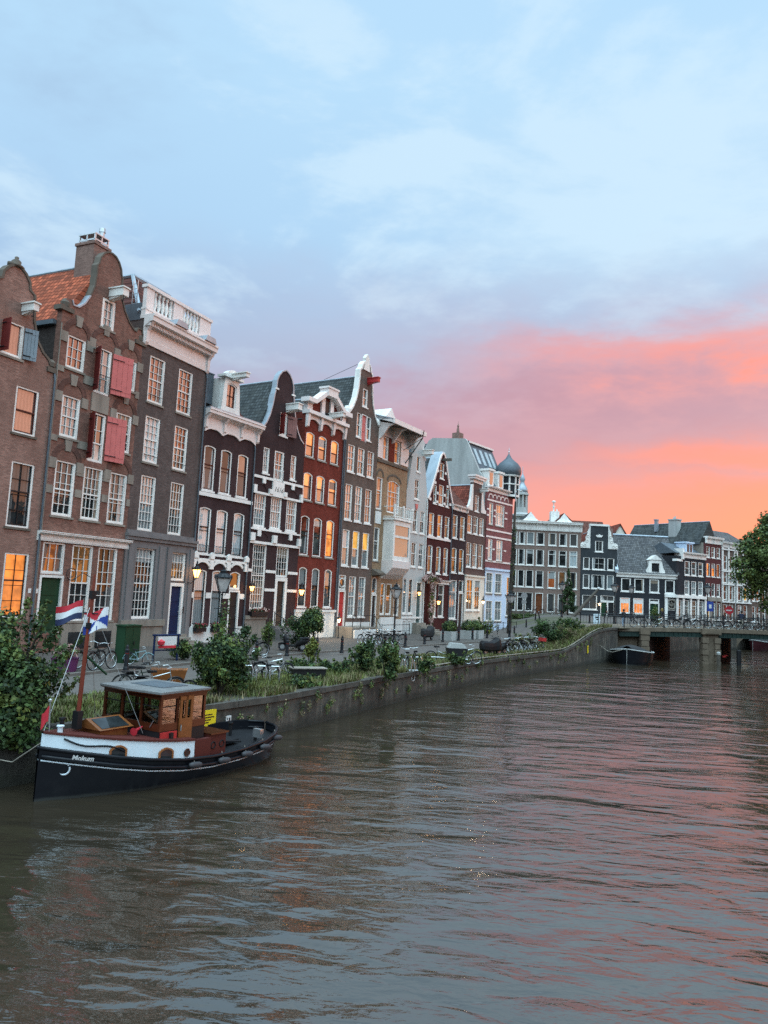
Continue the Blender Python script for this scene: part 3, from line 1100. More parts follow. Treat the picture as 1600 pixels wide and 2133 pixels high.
pier(30.05, 31.65)
mb = MB()
for i in range(6):
    mb.box(24.35 - 22 - (.05 if i % 2 else 0), 25.05 - 22 + (.05 if i % 2 else 0), -.5, .4, -.8 + i * .53, -.8 + (i + 1) * .53 - .04)
mb.box(24.25 - 22, 25.15 - 22, -.55, .2, 2.4, bz(24.7) - .02)
mb.build('abutment', 'bridgestone', e)
mb = MB()
mb.prism([(25.0 - 22, .42), (25.5 - 22, .42), (30.4 - 22, 8.3), (29.4 - 22, 8.3)], -.8, 2.1, 0, 'z')
mb.build('abutment_wall', 'pierbrick', e)
mb = MB()
mb.box(20.2 - 22, 24.3 - 22, .45, .8, -.8, 2.52)
mb.build('side_wall', 'bridgestone', e)
for i in range(2):
    MB().box(32.25 + i * .62 - 22, 32.55 + i * .62 - 22, .42 + i * .92, .44 + i * .92, .62 + i * .05, .74 + i * .05).build('reflector', 'red', e)
for yy, nm in ((by0 + .18, 'railing'), (by1 - .2, 'railing')):
    mb = MB()
    X = np.arange(21.0, 41.5, .155)
    for i, x in enumerate(X):
        if i % 12 == 0:
            mb.tube([(x - 22, yy - 70, bz(x)), (x - 22, yy - 70, bz(x) + 1.16)], .05, 6)
            mb.lathe([(0, 0), (.07, .02), (.07, .07), (0, .12)], (x - 22, yy - 70, bz(x) + 1.15), 6)
        elif i % 2 == 0:
            mb.tube([(x - 22, yy - 70, bz(x) + .12), (x - 22, yy - 70, bz(x) + 1.05)], .012, 4)
    for hz, r in ((1.06, .032), (.88, .016), (.12, .02)):
        mb.tube([(x - 22, yy - 70, bz(x) + hz) for x in X[::4]], r, 5)
    mb.build(nm, 'iron', e)

# a second, arched bridge in the shade behind it
e = empty('arched_bridge', (44, 97, 0), R(8), 'shaded stone bridge with round arches seen beneath the near bridge', 'bridge')
def ap(c, w, h):
    return arched(c - w / 2, -.9, c + w / 2, h, w * .42, 12)
mb = MB().plate(rect(-9, -.8, 14, 2.6), [ap(-5.5, 4.0, 1.75), ap(-.6, 4.6, 1.9), ap(4.6, 4.4, 1.8), ap(9.6, 4.2, 1.8)], 0, 5, 5)
mb.build('wall', 'bridgestone', e)
mb = MB()
mb.box(-9, 14, .06, .12, 3.5, 3.56).box(-9, 14, .07, .11, 2.95, 2.99)
for x in np.arange(-9, 14, .5):
    mb.tube([(x, .09, 2.6), (x, .09, 3.52)], .02, 4)
mb.build('railing', 'iron', e)
for k_, (x, y, h, r, mt, lb) in enumerate([(31.25, 69.0, 1.05, .17, 'woodold', 'grey timber pile with pale top in front of the middle bridge pier'), (33.3, 69.4, 1.3, .2, 'black', 'thick black pile at the right end of the dark pier wall'),
                                           (34.7, 86.5, 1.0, .2, 'woodold', 'light topped timber pile standing in the water under the bridge'), (41.0, 95.4, 1.2, .2, 'woodold', 'light topped timber pile farthest back, beside an arch')]):
    e = empty('mooring_pile', (x, y, 0), 0, lb, 'mooring pile', 'piles in the water by the bridge')
    MB().lathe([(r, -1.2), (r, h), (r * .85, h + .04)], n=10).build('post', mt, e)
    MB().lathe([(r * 1.06, h - .12), (r * 1.06, h + .05), (r * .6, h + .12)], n=10).build('cap', 'black' if mt == 'black' else 'cement', e)


# ------------------------------------------------------------------ the row of canal houses
ROW = 'canal houses in the row along the left quay'
ZB = .9


def mirror(half, c):
    return [(c - dx_, z) for dx_, z in half][::1], [(c + dx_, z) for dx_, z in half][::-1]


def arch_ring(H, cx, z, w, rise, t=.28, mat='archb', blocks=True, key=True, n=10):
    """brick relieving arch with stone springers and keystone, just proud of the wall"""
    mb = MB()
    pts = [(cx - math.cos(math.pi * i / n) * w / 2, z + math.sin(math.pi * i / n) * rise) for i in range(n + 1)]
    pto = [(cx - math.cos(math.pi * i / n) * (w / 2 + t), z + math.sin(math.pi * i / n) * (rise + t)) for i in range(n + 1)]
    for i in range(n):
        mb.prism([pts[i], pts[i + 1], pto[i + 1], pto[i]], -.035, .01)
    o = H.b('relieving_arch', mat, mb)
    if blocks:
        MB().box(cx - w / 2 - t - .12, cx - w / 2 + .02, -.055, .01, z - .5, z + .02).build('arch_stone', 'stone', o)
        MB().box(cx + w / 2 - .02, cx + w / 2 + t + .12, -.056, .01, z - .5, z + .02).build('arch_stone', 'stone', o)
    if key:
        MB().prism([(cx - .16, z + rise - .12), (cx + .16, z + rise - .12), (cx + .24, z + rise + t + .16), (cx - .24, z + rise + t + .16)], -.06, .01).build('keystone', 'stone', o)
    return o


# house 1: at the frame's left edge
H = House('brick_house', 'brown brick bell gable house at the left edge with grey shutter and glowing lower window', (-17.22, 34.23), 24, ROW)
c = -.95
half = [(2.66, .9), (2.66, 15.15), (2.3, 15.25), (2.15, 15.5), (1.8, 15.72), (1.4, 16.2), (1.1, 17.1), (1.0, 18.3), (.72, 18.45), (.66, 18.8), (.42, 19.1), (.2, 19.25)]
outl = [(c - a, z) for a, z in half] + [(c + a, z) for a, z in half[::-1]]
H.win(-1.45, 15.04, -.25, 16.66, 1, 1, 'g_pink', split=0)
for dx_ in (0, -2.64):
    H.win(-.37 + dx_, 11.6, .92 + dx_, 13.82, 1, 2, 'g_pink', sash='sashred', sill='darkstone')
    H.win(-.2 + dx_, 7.23, 1.08 + dx_, 10.28, 2, 4, 'g_mattegrey' if dx_ == 0 else 'g_matte', low='g_matte', sash='black', split=.55, sill='darkstone')
    H.win(-.06 + dx_, 3.04, 1.28 + dx_, 6.04, 2, 4, 'g_lit_skyglow', sash='black', split=.58, sill='darkstone')
H.walls(outl, 'b1', 11, c - 2.66, c + 2.66, ZB, 15.1)
H.coping([(a, z) for a, z in outl[2:-2]], 'darkstone', .42, .12)
fin = MB().lathe([(.3, 0), (.34, .08), (.2, .16), (.22, .3), (.08, .42), (.1, .5), (0, .56)], (c, .15, 19.28), 10)
fin.lathe([(0, 0), (.14, .05), (.14, .2), (0, .26)], (c - .3, .15, 19.22), 8).lathe([(0, 0), (.14, .05), (.14, .2), (0, .26)], (c + .3, .15, 19.22), 8)
H.b('finial', 'darkstone', fin, True)
H.b('scroll', 'darkstone', MB().box(1.2, 1.72, -.08, .3, 14.95, 15.2).lathe([(.0, 0), (.2, .05), (.22, .25), (.12, .4), (0, .42)], (1.5, .1, 15.2), 8))
H.hoist(-.4, 17.3, .8, .3, .34)
H.shutter(-.25, 15.1, .62, 1.5, 158, 'shuttergrey', -1)
H.shutter(-1.45, 15.1, .6, 1.5, 95, 'shutterdark', 1)
H.pipe(1.66, 1.3, 15.0)
H.gable_roof(c - 2.66, c + 2.66, 15.1, c, 18.6, .34, 11, 'tilegrey')
H.b('number_plate', 'white', MB().box(1.40, 1.56, -.02, -.003, 4.2, 4.42))

# house 2: red roof, neck gable, red shutters
H = House('brick_house', 'tall brick house with orange tiled roof, curved neck gable and two pairs of red shutters', (-16.5, 35.87), 24, ROW)
outl = [(0, ZB), (0, 18.25), (-.14, 18.32), (-.14, 18.55), (.1, 18.6), (.22, 18.98), (.5, 18.98), (.62, 18.72), (1.0, 18.75), (1.38, 19.1), (1.7, 19.65), (1.92, 20.3), (1.98, 21.0), (1.98, 21.45),
        (2.08, 21.6), (2.16, 21.95), (2.36, 22.25), (2.62, 22.42), (2.88, 22.46), (3.14, 22.4), (3.38, 22.2), (3.56, 21.9), (3.62, 21.6), (3.72, 21.45), (3.72, 20.9), (3.84, 20.3),
        (4.1, 19.75), (4.5, 19.25), (4.9, 18.95), (5.15, 18.9), (5.28, 19.15), (5.52, 19.15), (5.66, 18.75), (5.84, 18.7), (5.84, 18.45), (5.71, 18.38), (5.71, ZB)]
H.win(2.52, 18.33, 3.48, 19.96, 2, 3, 'g_lace', split=0, cas=.17)
H.win(.49, 15.51, 1.69, 17.2, 3, 3, 'g_red', split=.0)
H.win(2.43, 14.76, 3.52, 17.22, 2, 3, 'g_lace', split=0, sill=None)
H.win(4.25, 15.51, 5.42, 17.2, 3, 3, 'g_dark', split=.0)
H.win(.52, 12.0, 1.69, 14.12, 3, 4, 'g_lace', split=.5)
H.win(2.43, 11.1, 3.5, 13.7, 2, 3, 'g_dark', split=.38, low='g_blind', sill=None)
H.win(4.22, 12.0, 5.4, 14.12, 3, 4, 'g_dark', split=.5)
for a in (.5, 2.34, 4.15):
    H.win(a, 8.04, a + 1.29, 10.8, 3 if a != 2.34 else 4, 5, 'g_mattegrey', low='g_matte', split=.48)
H.win(2.06, 2.85, 3.45, 6.7, 3, 6, 'g_dim', low='g_matte', split=.5)
H.win(3.82, 2.85, 5.2, 6.7, 3, 6, 'g_matte', split=.5)
H.win(.23, 5.15, 1.6, 6.7, 3, 2, 'g_warm', split=0, sill=None)
H.door(.2, 2.3, 1.66, 5.1, 'darkgreen')
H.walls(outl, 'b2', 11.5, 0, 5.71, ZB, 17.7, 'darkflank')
H.coping(outl[6:11], 'zinc', .5, .08, -.05)
H.coping(outl[10:25], 'darkstone', .42, .09)
H.coping(outl[24:33], 'darkstone', .42, .08)
for xx in (-.14, 5.15):
    H.b('shoulder_stone', 'darkstone', MB().box(xx - .05, xx + .8, -.1, .4, 18.28, 18.5).lathe([(0, 0), (.22, .04), (.24, .26), (.1, .44), (0, .46)], (xx + .4, .15, 18.5), 8))
H.hoist(3.1, 20.1, 1.0, .42, .42)
for z_ in ((1.09, 17.25, 1.3, .62), (2.97, 17.5, 1.4, .55), (4.82, 17.25, 1.3, .62)):
    arch_ring(H, *z_)
for cx, z_ in ((1.1, 14.2), (4.8, 14.2)):
    arch_ring(H, cx, z_, 1.3, .6)
for cx in (1.14, 4.8):
    arch_ring(H, cx, 10.85, 1.35, .58)
H.bs('stone_block', 'stone', [(1.82, 2.3, -.045, .01, 10.2, 10.75), (3.65, 4.1, -.046, .01, 10.2, 10.75), (-.02, .42, -.045, .01, 9.1, 9.5), (1.85, 2.28, -.045, .01, 9.1, 9.5), (3.68, 4.08, -.045, .01, 9.1, 9.5), (5.5, 5.74, -.045, .01, 9.1, 9.5), (-.03, .42, -.044, .01, 11.7, 12.0), (-.03, .42, -.044, .01, 15.2, 15.5), (1.72, 2.36, -.044, .01, 15.0, 15.45), (5.46, 5.74, -.044, .01, 15.2, 15.6), (1.72, 2.36, -.044, .01, 11.6, 12.0)])
H.b('panel', 'stone', MB().box(2.36, 3.56, -.05, .01, 13.75, 14.72))
H.shutter(3.58, 14.95, 1.22, 2.2, 164, 'shutterred', -1)
H.shutter(3.56, 11.3, 1.18, 2.4, 166, 'shutterred', -1)
H.shutter(2.38, 14.8, .6, 2.3, 112, 'shutterdark', 1)
H.shutter(2.38, 11.2, .6, 2.4, 112, 'shutterdark', 1)
rb = MB()
rb.tube([(2.4, -.1, 15.75), (3.5, -.1, 15.75)], .02, 4)
for i in range(9):
    rb.tube([(2.42 + i * .13, -.1, 14.8), (2.42 + i * .13, -.1, 15.75)], .012, 4)
H.b('window_bars', 'iron', rb)
H.cornice(-.2, 5.95, 6.74, 7.22, .34, 'white')
H.b('roof_flashing', 'lead', MB().box(-.2, .5, .36, 11, 17.55, 17.78))
H.b('drainpipe', 'stone', MB().tube([(.0, -.05, 3.0), (.0, -.05, 17.6)], .03, 5))
H.gable_roof(0, 5.71, 17.75, 2.86, 22.0, .34, 11.5, 'tileorange')
ch = MB().box(2.3, 3.42, .75, 2.05, 20.6, 22.95).box(2.24, 3.48, .69, 2.11, 22.95, 23.1)
co_ = H.b('chimney', 'chim', ch)
fr_ = MB()
for a, q in ((2.4, .85), (3.32, .85), (2.4, 1.95), (3.32, 1.95), (2.86, .85), (2.86, 1.95), (2.4, 1.4), (3.32, 1.4)):
    fr_.box(a - .04, a + .04, q - .04, q + .04, 23.1, 23.55)
fr_.box(2.34, 3.38, .79, 2.01, 23.55, 23.61).box(2.36, 3.36, .80, .84, 23.22, 23.3).box(2.36, 2.40, .84, 1.96, 23.22, 23.3)
fr_.build('chimney_cage', 'steel', co_)
MB().lathe([(.13, 23.6), (.13, 23.95), (.18, 23.98), (.16, 24.2), (0, 24.26)], (3.1, 1.1, 0), 10).build('chimney_pot', 'steel', co_)
H.b('base', 'stone', MB().box(1.75, 5.7, -.1, -.004, 1.2, 2.7))
H.bs('cellar_window', 'g_dark', [(2.2, 3.3, -.14, -.101, 1.45, 2.3), (4.0, 5.1, -.14, -.101, 1.45, 2.3)])
H.b('number_plate', 'white', MB().box(.02, .16, -.02, -.003, 4.2, 4.42))
H.b('wall_lamp_bracket', 'iron', MB().ring((1.9, -.25, 5.2), .3, .02, 'y').ring((1.9, -.25, 5.2), .16, .015, 'y').tube([(1.9, 0, 4.9), (1.9, -.4, 4.9), (2.4, -.5, 5.3), (2.9, -.5, 5.1)], .02, 5))

# house 3: grey brown, cornice and balustrade
H = House('cornice_house', 'dark grey brick house with white balustrade, heavy white cornice and blue front door', (-14.18, 41.08), 24, ROW)
p3 = [('g_warm', 'g_warm'), ('g_warm', 'g_warm')]
for i, a in enumerate((.73, 3.28)):
    H.win(a, 15.3, a + 1.32, 18.02, 3, 6, 'g_red', split=.5)
    H.win(a + .04, 11.81, a + 1.28, 14.49, 3, 6, 'g_curtain' if i == 0 else 'g_red', split=.5, low='g_curtain' if i == 0 else 'g_grey')
    H.win(a + .1, 7.88, a + 1.33, 11.05, 4, 6, 'g_lace' if i == 0 else 'g_grey', split=.5)
    for zz in (15.75, 12.2, 8.4):
        H.b('window_bar', 'iron', MB().tube([(a + .1, -.04, zz), (a + 1.2, -.04, zz)], .016, 4))
H.win(.85, 2.9, 2.45, 6.9, 5, 8, 'g_matte', split=.5)
H.win(3.95, 5.15, 5.25, 6.85, 4, 3, 'g_dim', split=0, sill=None)
H.door(3.92, 1.95, 5.28, 5.02, 'navy', .2)
x1 = 5.95
H.walls(rect(0, ZB, x1, 19.9), 'b3', 11, 0, x1, ZB, 19.9)
H.b('stone_facing', 'greystone', MB().plate(rect(-.03, ZB + .3, x1 + .03, 7.3), [rect(.85, 2.9, 2.45, 6.9), rect(3.92, 1.95, 5.28, 6.85)], -.09, -.004, -.004))
H.bs('pilaster', 'greystone', [(.2, .6, -.16, -.091, 1.4, 7.1), (2.7, 3.15, -.16, -.091, 1.4, 7.1), (3.4, 3.75, -.16, -.091, 1.4, 7.1), (5.5, 5.85, -.16, -.091, 1.4, 7.1)])
H.b('string_course', 'greystone', MB().box(-.05, x1 + .05, -.2, -.004, 7.3, 7.5).box(-.08, x1 + .08, -.28, -.004, 7.5, 7.66).box(-.02, x1 + .02, -.1, -.004, 7.66, 7.86))
H.bs('window_base', 'stone', [(-.1, 3.45, -.3, -.092, 2.5, 2.86), (.0, 3.35, -.2, -.091, 1.25, 2.5)])
H.cornice(-.04, x1 + .05, 18.5, 20.15, .72, 'pinkwhite', 2, 46)
H.b('parapet', 'pinkwhite', MB().box(0, x1, -.02, .3, 20.16, 20.5).box(-.02, x1 + .02, -.08, .32, 20.5, 20.62).box(.0, .62, -.02, .25, 20.62, 21.8).box(2.35, 3.2, -.02, .25, 20.62, 21.8).box(4.85, x1, -.02, .25, 20.62, 21.8)
    .box(-.06, x1 + .06, -.1, .34, 21.8, 21.98))
for g0, g1 in ((.66, 2.33), (3.22, 4.83)):
    for i in range(5):
        xx = g0 + (g1 - g0) * (i + .5) / 5
        H.b('baluster', 'white', MB().lathe([(.1, 20.62), (.1, 20.7), (.06, 20.74), (.13, 21.05), (.1, 21.3), (.05, 21.55), (.1, 21.62), (.1, 21.8)], (xx, .1, 0), 8), True)
for xx in (2.3, 5.1):
    H.b('gutter_box', 'zinc', MB().prism([(xx - .55, 20.16), (xx + .55, 20.16), (xx + .4, 20.5), (xx - .4, 20.5)], -.82, -.09))
H.b('side_parapet', 'lead', MB().box(-.01, .2, .3, 2.4, 19.9, 20.9))
rf = MB()
rf.add([(0, .4, 20.3), (x1, .4, 20.3), (x1, 10, 20.3), (0, 10, 20.3), (1.9, 3.0, 23.6), (x1 - .6, 3.0, 23.6), (x1 - .6, 7, 23.6), (1.9, 7, 23.6)],
       [(0, 1, 5, 4), (1, 2, 6, 5), (2, 3, 7, 6), (3, 0, 4, 7), (4, 5, 6, 7)])
ro = H.b('roof', 'tileredx', rf)
MB().tube([(0, .4, 20.36), (1.9, 3.0, 23.66), (1.9, 7, 23.66)], .14, 6).tube([(1.9, 3.0, 23.66), (x1 - .6, 3.0, 23.66), (x1, .4, 20.36)], .16, 6).build('ridge_cap', 'zinc', ro)
ld = MB()
for q in (0, .34):
    ld.tube([(.2, .9 + q, 19.9), (.2, .9 + q, 22.4)], .025, 5)
for i in range(8):
    ld.tube([(.2, .9, 20.1 + i * .3), (.2, 1.24, 20.1 + i * .3)], .018, 4)
H.b('roof_ladder', 'steel', ld)
H.pipe(5.86, 1.3, 18.5)
H.steps(3.7, 5.5, 1.3, 1.95, 1.3, 4, 'stone')
H.b('bell_panel', 'black', MB().box(5.05, 5.15, -.24, -.205, 3.2, 3.6))

# house 4: dark house with white window frames, three bays
H = House('cornice_house', 'dark painted house with white scalloped cornice, white roof dormer and nine arched windows', (-11.54, 47.01), 30, ROW)
x0, x1 = -.5, 4.73
for i, a in enumerate((-.2, 1.37, 3.05)):
    H.win(a, 11.0, a + 1.07, 13.93, 1, 2, 'g_matte' if i < 2 else 'g_grey', .10, sash='sashred', low='g_mattegrey', split=.58, sill='white')
    H.win(a, 6.96, a + 1.07, 9.93, 1, 2, 'g_curtain', .10, sash='black', split=.58, sill='white')
    bars = MB()
    for q in range(7):
        bars.tube([(a + .12 + q * .138, -.05, 7.05), (a + .12 + q * .138, -.05, 7.5)], .014, 4)
    bars.tube([(a + .08, -.05, 7.5), (a + 1.0, -.05, 7.5)], .016, 4)
    H.b('window_bars', 'iron', bars)
    if i < 2:
        H.win(a, 2.41, a + 1.07, 5.96, 1, 2, 'g_curtain', .10, sash='black', split=.62, sill='white', low='g_lace')
H.win(3.05, 4.75, 4.12, 5.96, 1, 1, 'g_dim', .14, split=0, sill=None)
H.door(3.05, 1.7, 4.12, 4.72, 'black')
H.walls(rect(x0, ZB, x1, 16.1), 'b4', 11, x0, x1, ZB, 16.1)
H.band(x0, x1 + .02, 10.62, 10.86, 'white', .1)
H.b('window_hood', 'white', MB().box(x0, x1, -.1, -.003, 6.5, 6.66))
hd = MB()
for a in (-.2, 1.37, 3.05):
    pa = arched(a - .1, 5.6, a + 1.17, 6.62, .32)[2:]
    pb = arched(a - .02, 5.6, a + 1.09, 6.42, .26)[2:]
    for i in range(len(pa) - 1):
        hd.prism([pa[i], pb[i], pb[i + 1], pa[i + 1]], -.11, -.004)
for xx in (x0 + .18, 1.12, 2.74, x1 - .2):
    hd.box(xx - .17, xx + .17, -.14, -.005, 6.0, 6.5).prism([(xx - .2, 6.66), (xx + .2, 6.66), (xx + .2, 6.95), (xx, 7.08), (xx - .2, 6.95)], -.16, -.005)
H.b('window_hood', 'white', hd)
H.bs('white_band', 'white', [(x0, -.21, -.05, -.003, 4.15, 4.5), (.88, 1.36, -.05, -.003, 4.15, 4.5), (2.45, 3.04, -.05, -.003, 4.15, 4.5), (4.13, x1, -.05, -.003, 4.15, 4.5)])
H.bs('plinth', 'whitewash', [(x0, 3.0, -.08, -.003, 1.2, 2.32), (4.14, x1, -.08, -.003, 1.2, 2.32)])
H.cornice(x0 - .02, x1 + .25, 14.98, 16.2, .62, 'pinkwhite', 4)
sc_ = MB()
for i in range(3):
    a = x0 + .12 + i * 1.68
    pa = arched(a, 14.4, a + 1.64, 15.02, .28)[2:]
    for k in range(len(pa) - 1):
        sc_.prism([pa[k], (pa[k][0], 15.3), (pa[k + 1][0], 15.3), pa[k + 1]], -.12, -.004)
H.b('frieze', 'pinkwhite', sc_)
H.b('roof', 'tileredx', MB().prism([(.35, 16.0), (2.0, 17.7), (9, 17.7), (10.6, 16.0)], x0 + .1, x1 - .05, 0, 'x'))
H.b('roof_box', 'lead', MB().box(x0 + .1, 1.1, .9, 7, 16.9, 18.9).box(x0 + .05, 1.15, .85, 7.05, 18.9, 18.97))
H.b('gutter', 'zinc', MB().box(x0, x1, -.55, .34, 16.21, 16.3))
dm = MB().plate([(.95, 16.3), (2.95, 16.3), (2.85, 16.7), (2.72, 18.2), (2.6, 18.75), (1.3, 18.75), (1.18, 18.2), (1.05, 16.7)], [arched(1.45, 16.75, 2.42, 18.45, .12)], .0, .3)
dm.box(1.15, 2.75, .3, 3.4, 16.3, 18.7)
do = H.b('dormer', 'white', dm)
MB().box(1.0, 2.9, -.18, .5, 18.76, 18.92).prism(arched(1.3, 18.92, 2.6, 19.35, .3), -.1, .3).build('dormer_cornice', 'white', do)
H.win(1.45, 16.75, 2.42, 18.45, 2, 2, 'g_pink', .12, sash='sashred', split=0, sill=None, hole=False, y=.02, kind='dormer_window')
H.hoist(1.95, 18.8, 1.3, .34, .26, hook=False)
H.rail([(2.95, -.3, 1.3), (2.95, -1.5, 1.3)], .95)
H.pipe(4.62, 1.3, 14.9)
H.steps(2.9, 4.4, 1.3, 1.7, 1.2, 3)

# house 5: dark bell gable with the year stone
H = House('gable_house', 'dark brown bell gable house with zinc coping and white stone reading 1616', (-9.07, 51.27), 31, ROW)
x0, x1 = -.2, 5.42
cc = 2.62
outl = [(x0, ZB), (x0, 15.7), (x0 + .1, 15.95), (.45, 16.2), (.85, 16.7), (1.18, 17.4), (1.4, 18.2), (1.52, 18.9), (1.66, 19.4), (1.72, 20.0), (1.9, 20.4), (2.2, 20.75), (2.62, 20.95),
        (3.04, 20.75), (3.34, 20.4), (3.52, 20.0), (3.58, 19.4), (3.72, 18.9), (3.84, 18.2), (4.06, 17.4), (4.4, 16.7), (4.8, 16.2), (5.2, 15.95), (x1, 15.7), (x1, ZB)]
H.win(2.3, 16.1, 3.15, 17.8, 2, 3, 'g_grey', split=0, sill='white', cas=.13)
H.win(.72, 13.05, 1.38, 14.9, 2, 3, 'g_lace', split=0, sill='white')
H.win(1.95, 12.7, 3.05, 14.9, 2, 3, 'g_red', split=.55, sill=None, cas=.14)
H.win(3.85, 13.05, 4.5, 14.9, 2, 3, 'g_warm', split=0, sill='white')
for a in (.1, 1.88, 3.68):
    H.win(a, 9.2, a + 1.22, 11.5, 4, 4, 'g_lace' if a != 3.68 else 'g_grey', split=.55, sill='white')
H.win(.3, 3.45, 1.75, 8.0, 5, 9, 'g_grey', split=.52, sill='stone')
H.win(2.9, 5.8, 4.28, 8.0, 4, 4, 'g_dark', split=0, sill=None)
H.door(2.9, 2.3, 4.28, 5.78, 'black', .26)
H.walls(outl, 'b5', 12, x0, x1, ZB, 15.7)
H.coping(outl[2:8], 'zinc', .5, .1, -.06)
H.coping(outl[7:12 + 6], 'zinc', .44, .1, -.06)
H.coping(outl[17:23], 'zinc', .5, .1, -.06)
H.gable_roof(x0, x1, 15.6, cc, 20.3, .34, 12, 'tilegrey')
H.bs('corbel', 'white', [(1.5, 1.85, -.1, -.003, 19.3, 19.42), (3.42, 3.8, -.1, -.003, 19.3, 19.42)])
H.hoist(3.1, 18.05, 1.15, .5, .42)
H.shutter(3.15, 16.15, .85, 1.55, 165, 'shutterpink', -1)
H.shutter(2.3, 16.15, .5, 1.55, 100, 'shutterdark', 1)
H.band(x0, 1.92, 12.62, 12.8, 'white', .09)
H.band(3.08, x1, 12.62, 12.8, 'white', .09)
H.bs('corbel', 'white', [(.75, 1.05, -.12, -.003, 12.3, 12.62), (4.05, 4.35, -.12, -.003, 12.3, 12.62)])
for cx in (.72, 4.3):
    arch_ring(H, cx, 11.6, 1.25, .62, .16, 'b4', False, False)
    arch_ring(H, cx + .35, 8.3, 1.5, .55, .16, 'b4', False, False)
H.bs('lintel', 'white', [(x0, 1.85, -.1, -.003, 11.5, 11.66), (3.15, x1, -.1, -.003, 11.5, 11.66), (x0, .12, -.16, -.004, 11.5, 12.1), (x1 - .28, x1, -.16, -.004, 11.5, 12.1), (1.5, 1.86, -.16, -.004, 11.66, 12.0), (3.15, 3.5, -.16, -.004, 11.66, 12.0)])
pq = H.b('year_stone', 'white', MB().box(1.86, 3.14, -.12, -.003, 11.52, 12.66))
t_ = text_mesh('1616', .52, 'year_lettering', 'darkstone', pq, .35)
t_.location = (2.5, -.125, 12.05)
t_.rotation_euler = (R(90), 0, 0)
H.bs('lintel', 'white', [(x0, x1, -.12, -.003, 8.02, 8.2), (x0 - .03, .22, -.2, -.004, 8.2, 8.75), (2.2, 2.62, -.2, -.004, 8.2, 8.75), (x1 - .3, x1 + .02, -.2, -.004, 8.2, 8.75)])
H.bs('window_ledge', 'white', [(x0, x1, -.1, -.003, 8.98, 9.09), (.55, .9, -.12, -.004, 8.55, 8.97), (4.1, 4.45, -.12, -.004, 8.55, 8.97)])
H.bs('white_band', 'white', [(x0, .29, -.05, -.003, 6.05, 6.25), (1.76, 2.89, -.05, -.003, 6.05, 6.25), (4.29, x1, -.05, -.003, 6.05, 6.25), (1.76, 2.89, -.05, -.003, 4.75, 4.95), (4.29, x1, -.05, -.003, 4.75, 4.95)])
H.bs('plinth', 'stone', [(x0, 2.0, -.12, -.003, 1.2, 2.8), (x0 - .02, 2.05, -.2, -.003, 2.8, 3.05)])
H.steps(2.7, 4.5, 1.3, 2.3, 2.6, 6)
H.rail([(2.72, -2.5, 1.35), (2.72, -.3, 2.3)], .95)
H.rail([(4.5, -2.5, 1.35), (4.5, -.3, 2.3)], .95)
bars = MB()
for q in range(8):
    bars.tube([(2.0 + q * .14, -.06, 12.75), (2.0 + q * .14, -.06, 13.5)], .013, 4)
bars.tube([(1.96, -.06, 13.5), (3.04, -.06, 13.5)], .02, 4)
H.b('window_bars', 'white', bars)

# house 6: red brick with white pediment
H = House('brick_house', 'deep red brick house with white broken pediment and rows of arched windows reflecting orange sky', (-6.27, 55.94), 31, ROW)
x0, x1 = -.1, 5.2
for i, a in enumerate((.08, 1.72, 3.42)):
    H.win(a, 15.14, a + 1.1, 17.1, 1, 2, 'g_lit_skyglow', .16, sash='sashred', split=.45, low='g_warm')  # orange of the reflected sky put into both sashes as emission
    H.win(a, 11.79, a + 1.14, 13.95, 1, 2, 'g_lit_skyglow', .16, sash='sashred', split=.5, low='g_warm')
    H.win(a, 7.6, a + 1.1, 10.62, 1, 2, 'g_red' if i < 2 else 'g_lit_skyglow', .16, sash='sashred', split=.62, low='g_grey' if i < 2 else 'g_lit_skyglow')
    H.win(a + .15, 3.7, a + 1.15, 6.7, 1, 2, 'g_lace', .16, sash='black', split=.55, low='g_grey', sill='white')
H.walls(rect(x0, ZB, x1, 18.6), 'b6', 11, x0, x1, ZB, 18.6)
H.b('base', 'whitewash', MB().box(x0, x1, -.1, -.003, 1.2, 3.3).box(x0 - .02, x1 + .02, -.16, -.003, 3.3, 3.5))
ar = MB()
for i in range(3):
    a = x0 + .08 + i * 1.72
    pa = arched(a, 17.3, a + 1.66, 18.1, .34)[2:]
    for k in range(len(pa) - 1):
        ar.prism([pa[k], (pa[k][0], 18.42), (pa[k + 1][0], 18.42), pa[k + 1]], -.14, -.004)
for xx in (x0 + .1, 1.72, 3.44, x1 - .1):
    ar.prism([(-.004, 17.35), (-.2, 17.45), (-.26, 17.9), (-.3, 18.42), (-.004, 18.42)], xx - .13, xx + .13, 0, 'x')
H.b('frieze', 'pinkwhite', ar)
H.b('pediment', 'pinkwhite', MB().box(x0 - .1, x1 + .1, -.42, .3, 18.43, 18.7).box(x0, .55, -.1, .3, 18.7, 19.3).box(4.6, x1, -.1, .3, 18.7, 19.3).box(1.75, 2.2, -.1, .3, 18.7, 20.3).box(2.95, 3.4, -.1, .3, 18.7, 20.3)
    .prism([(x0 - .35, 19.3), (.55, 19.3), (.55, 19.65), (x0 - .35, 19.65)], -.5, .3)
    .prism([(4.6, 19.3), (x1 + .35, 19.3), (x1 + .35, 19.65), (4.6, 19.65)], -.5, .3)
    .prism([(.55, 19.3), (2.0, 20.3), (2.0, 20.72), (.55, 19.65)], -.5, .3).prism([(4.6, 19.3), (4.6, 19.65), (3.15, 20.72), (3.15, 20.3)], -.5, .3)
    .box(1.9, 3.25, -.56, .3, 20.3, 20.9).box(1.8, 3.35, -.62, .34, 20.9, 21.05))
H.b('gable_wall', 'b6', MB().prism([(.5, 18.7), (4.65, 18.7), (4.65, 19.32), (3.1, 20.3), (2.05, 20.3), (.5, 19.32)], .05, .28))
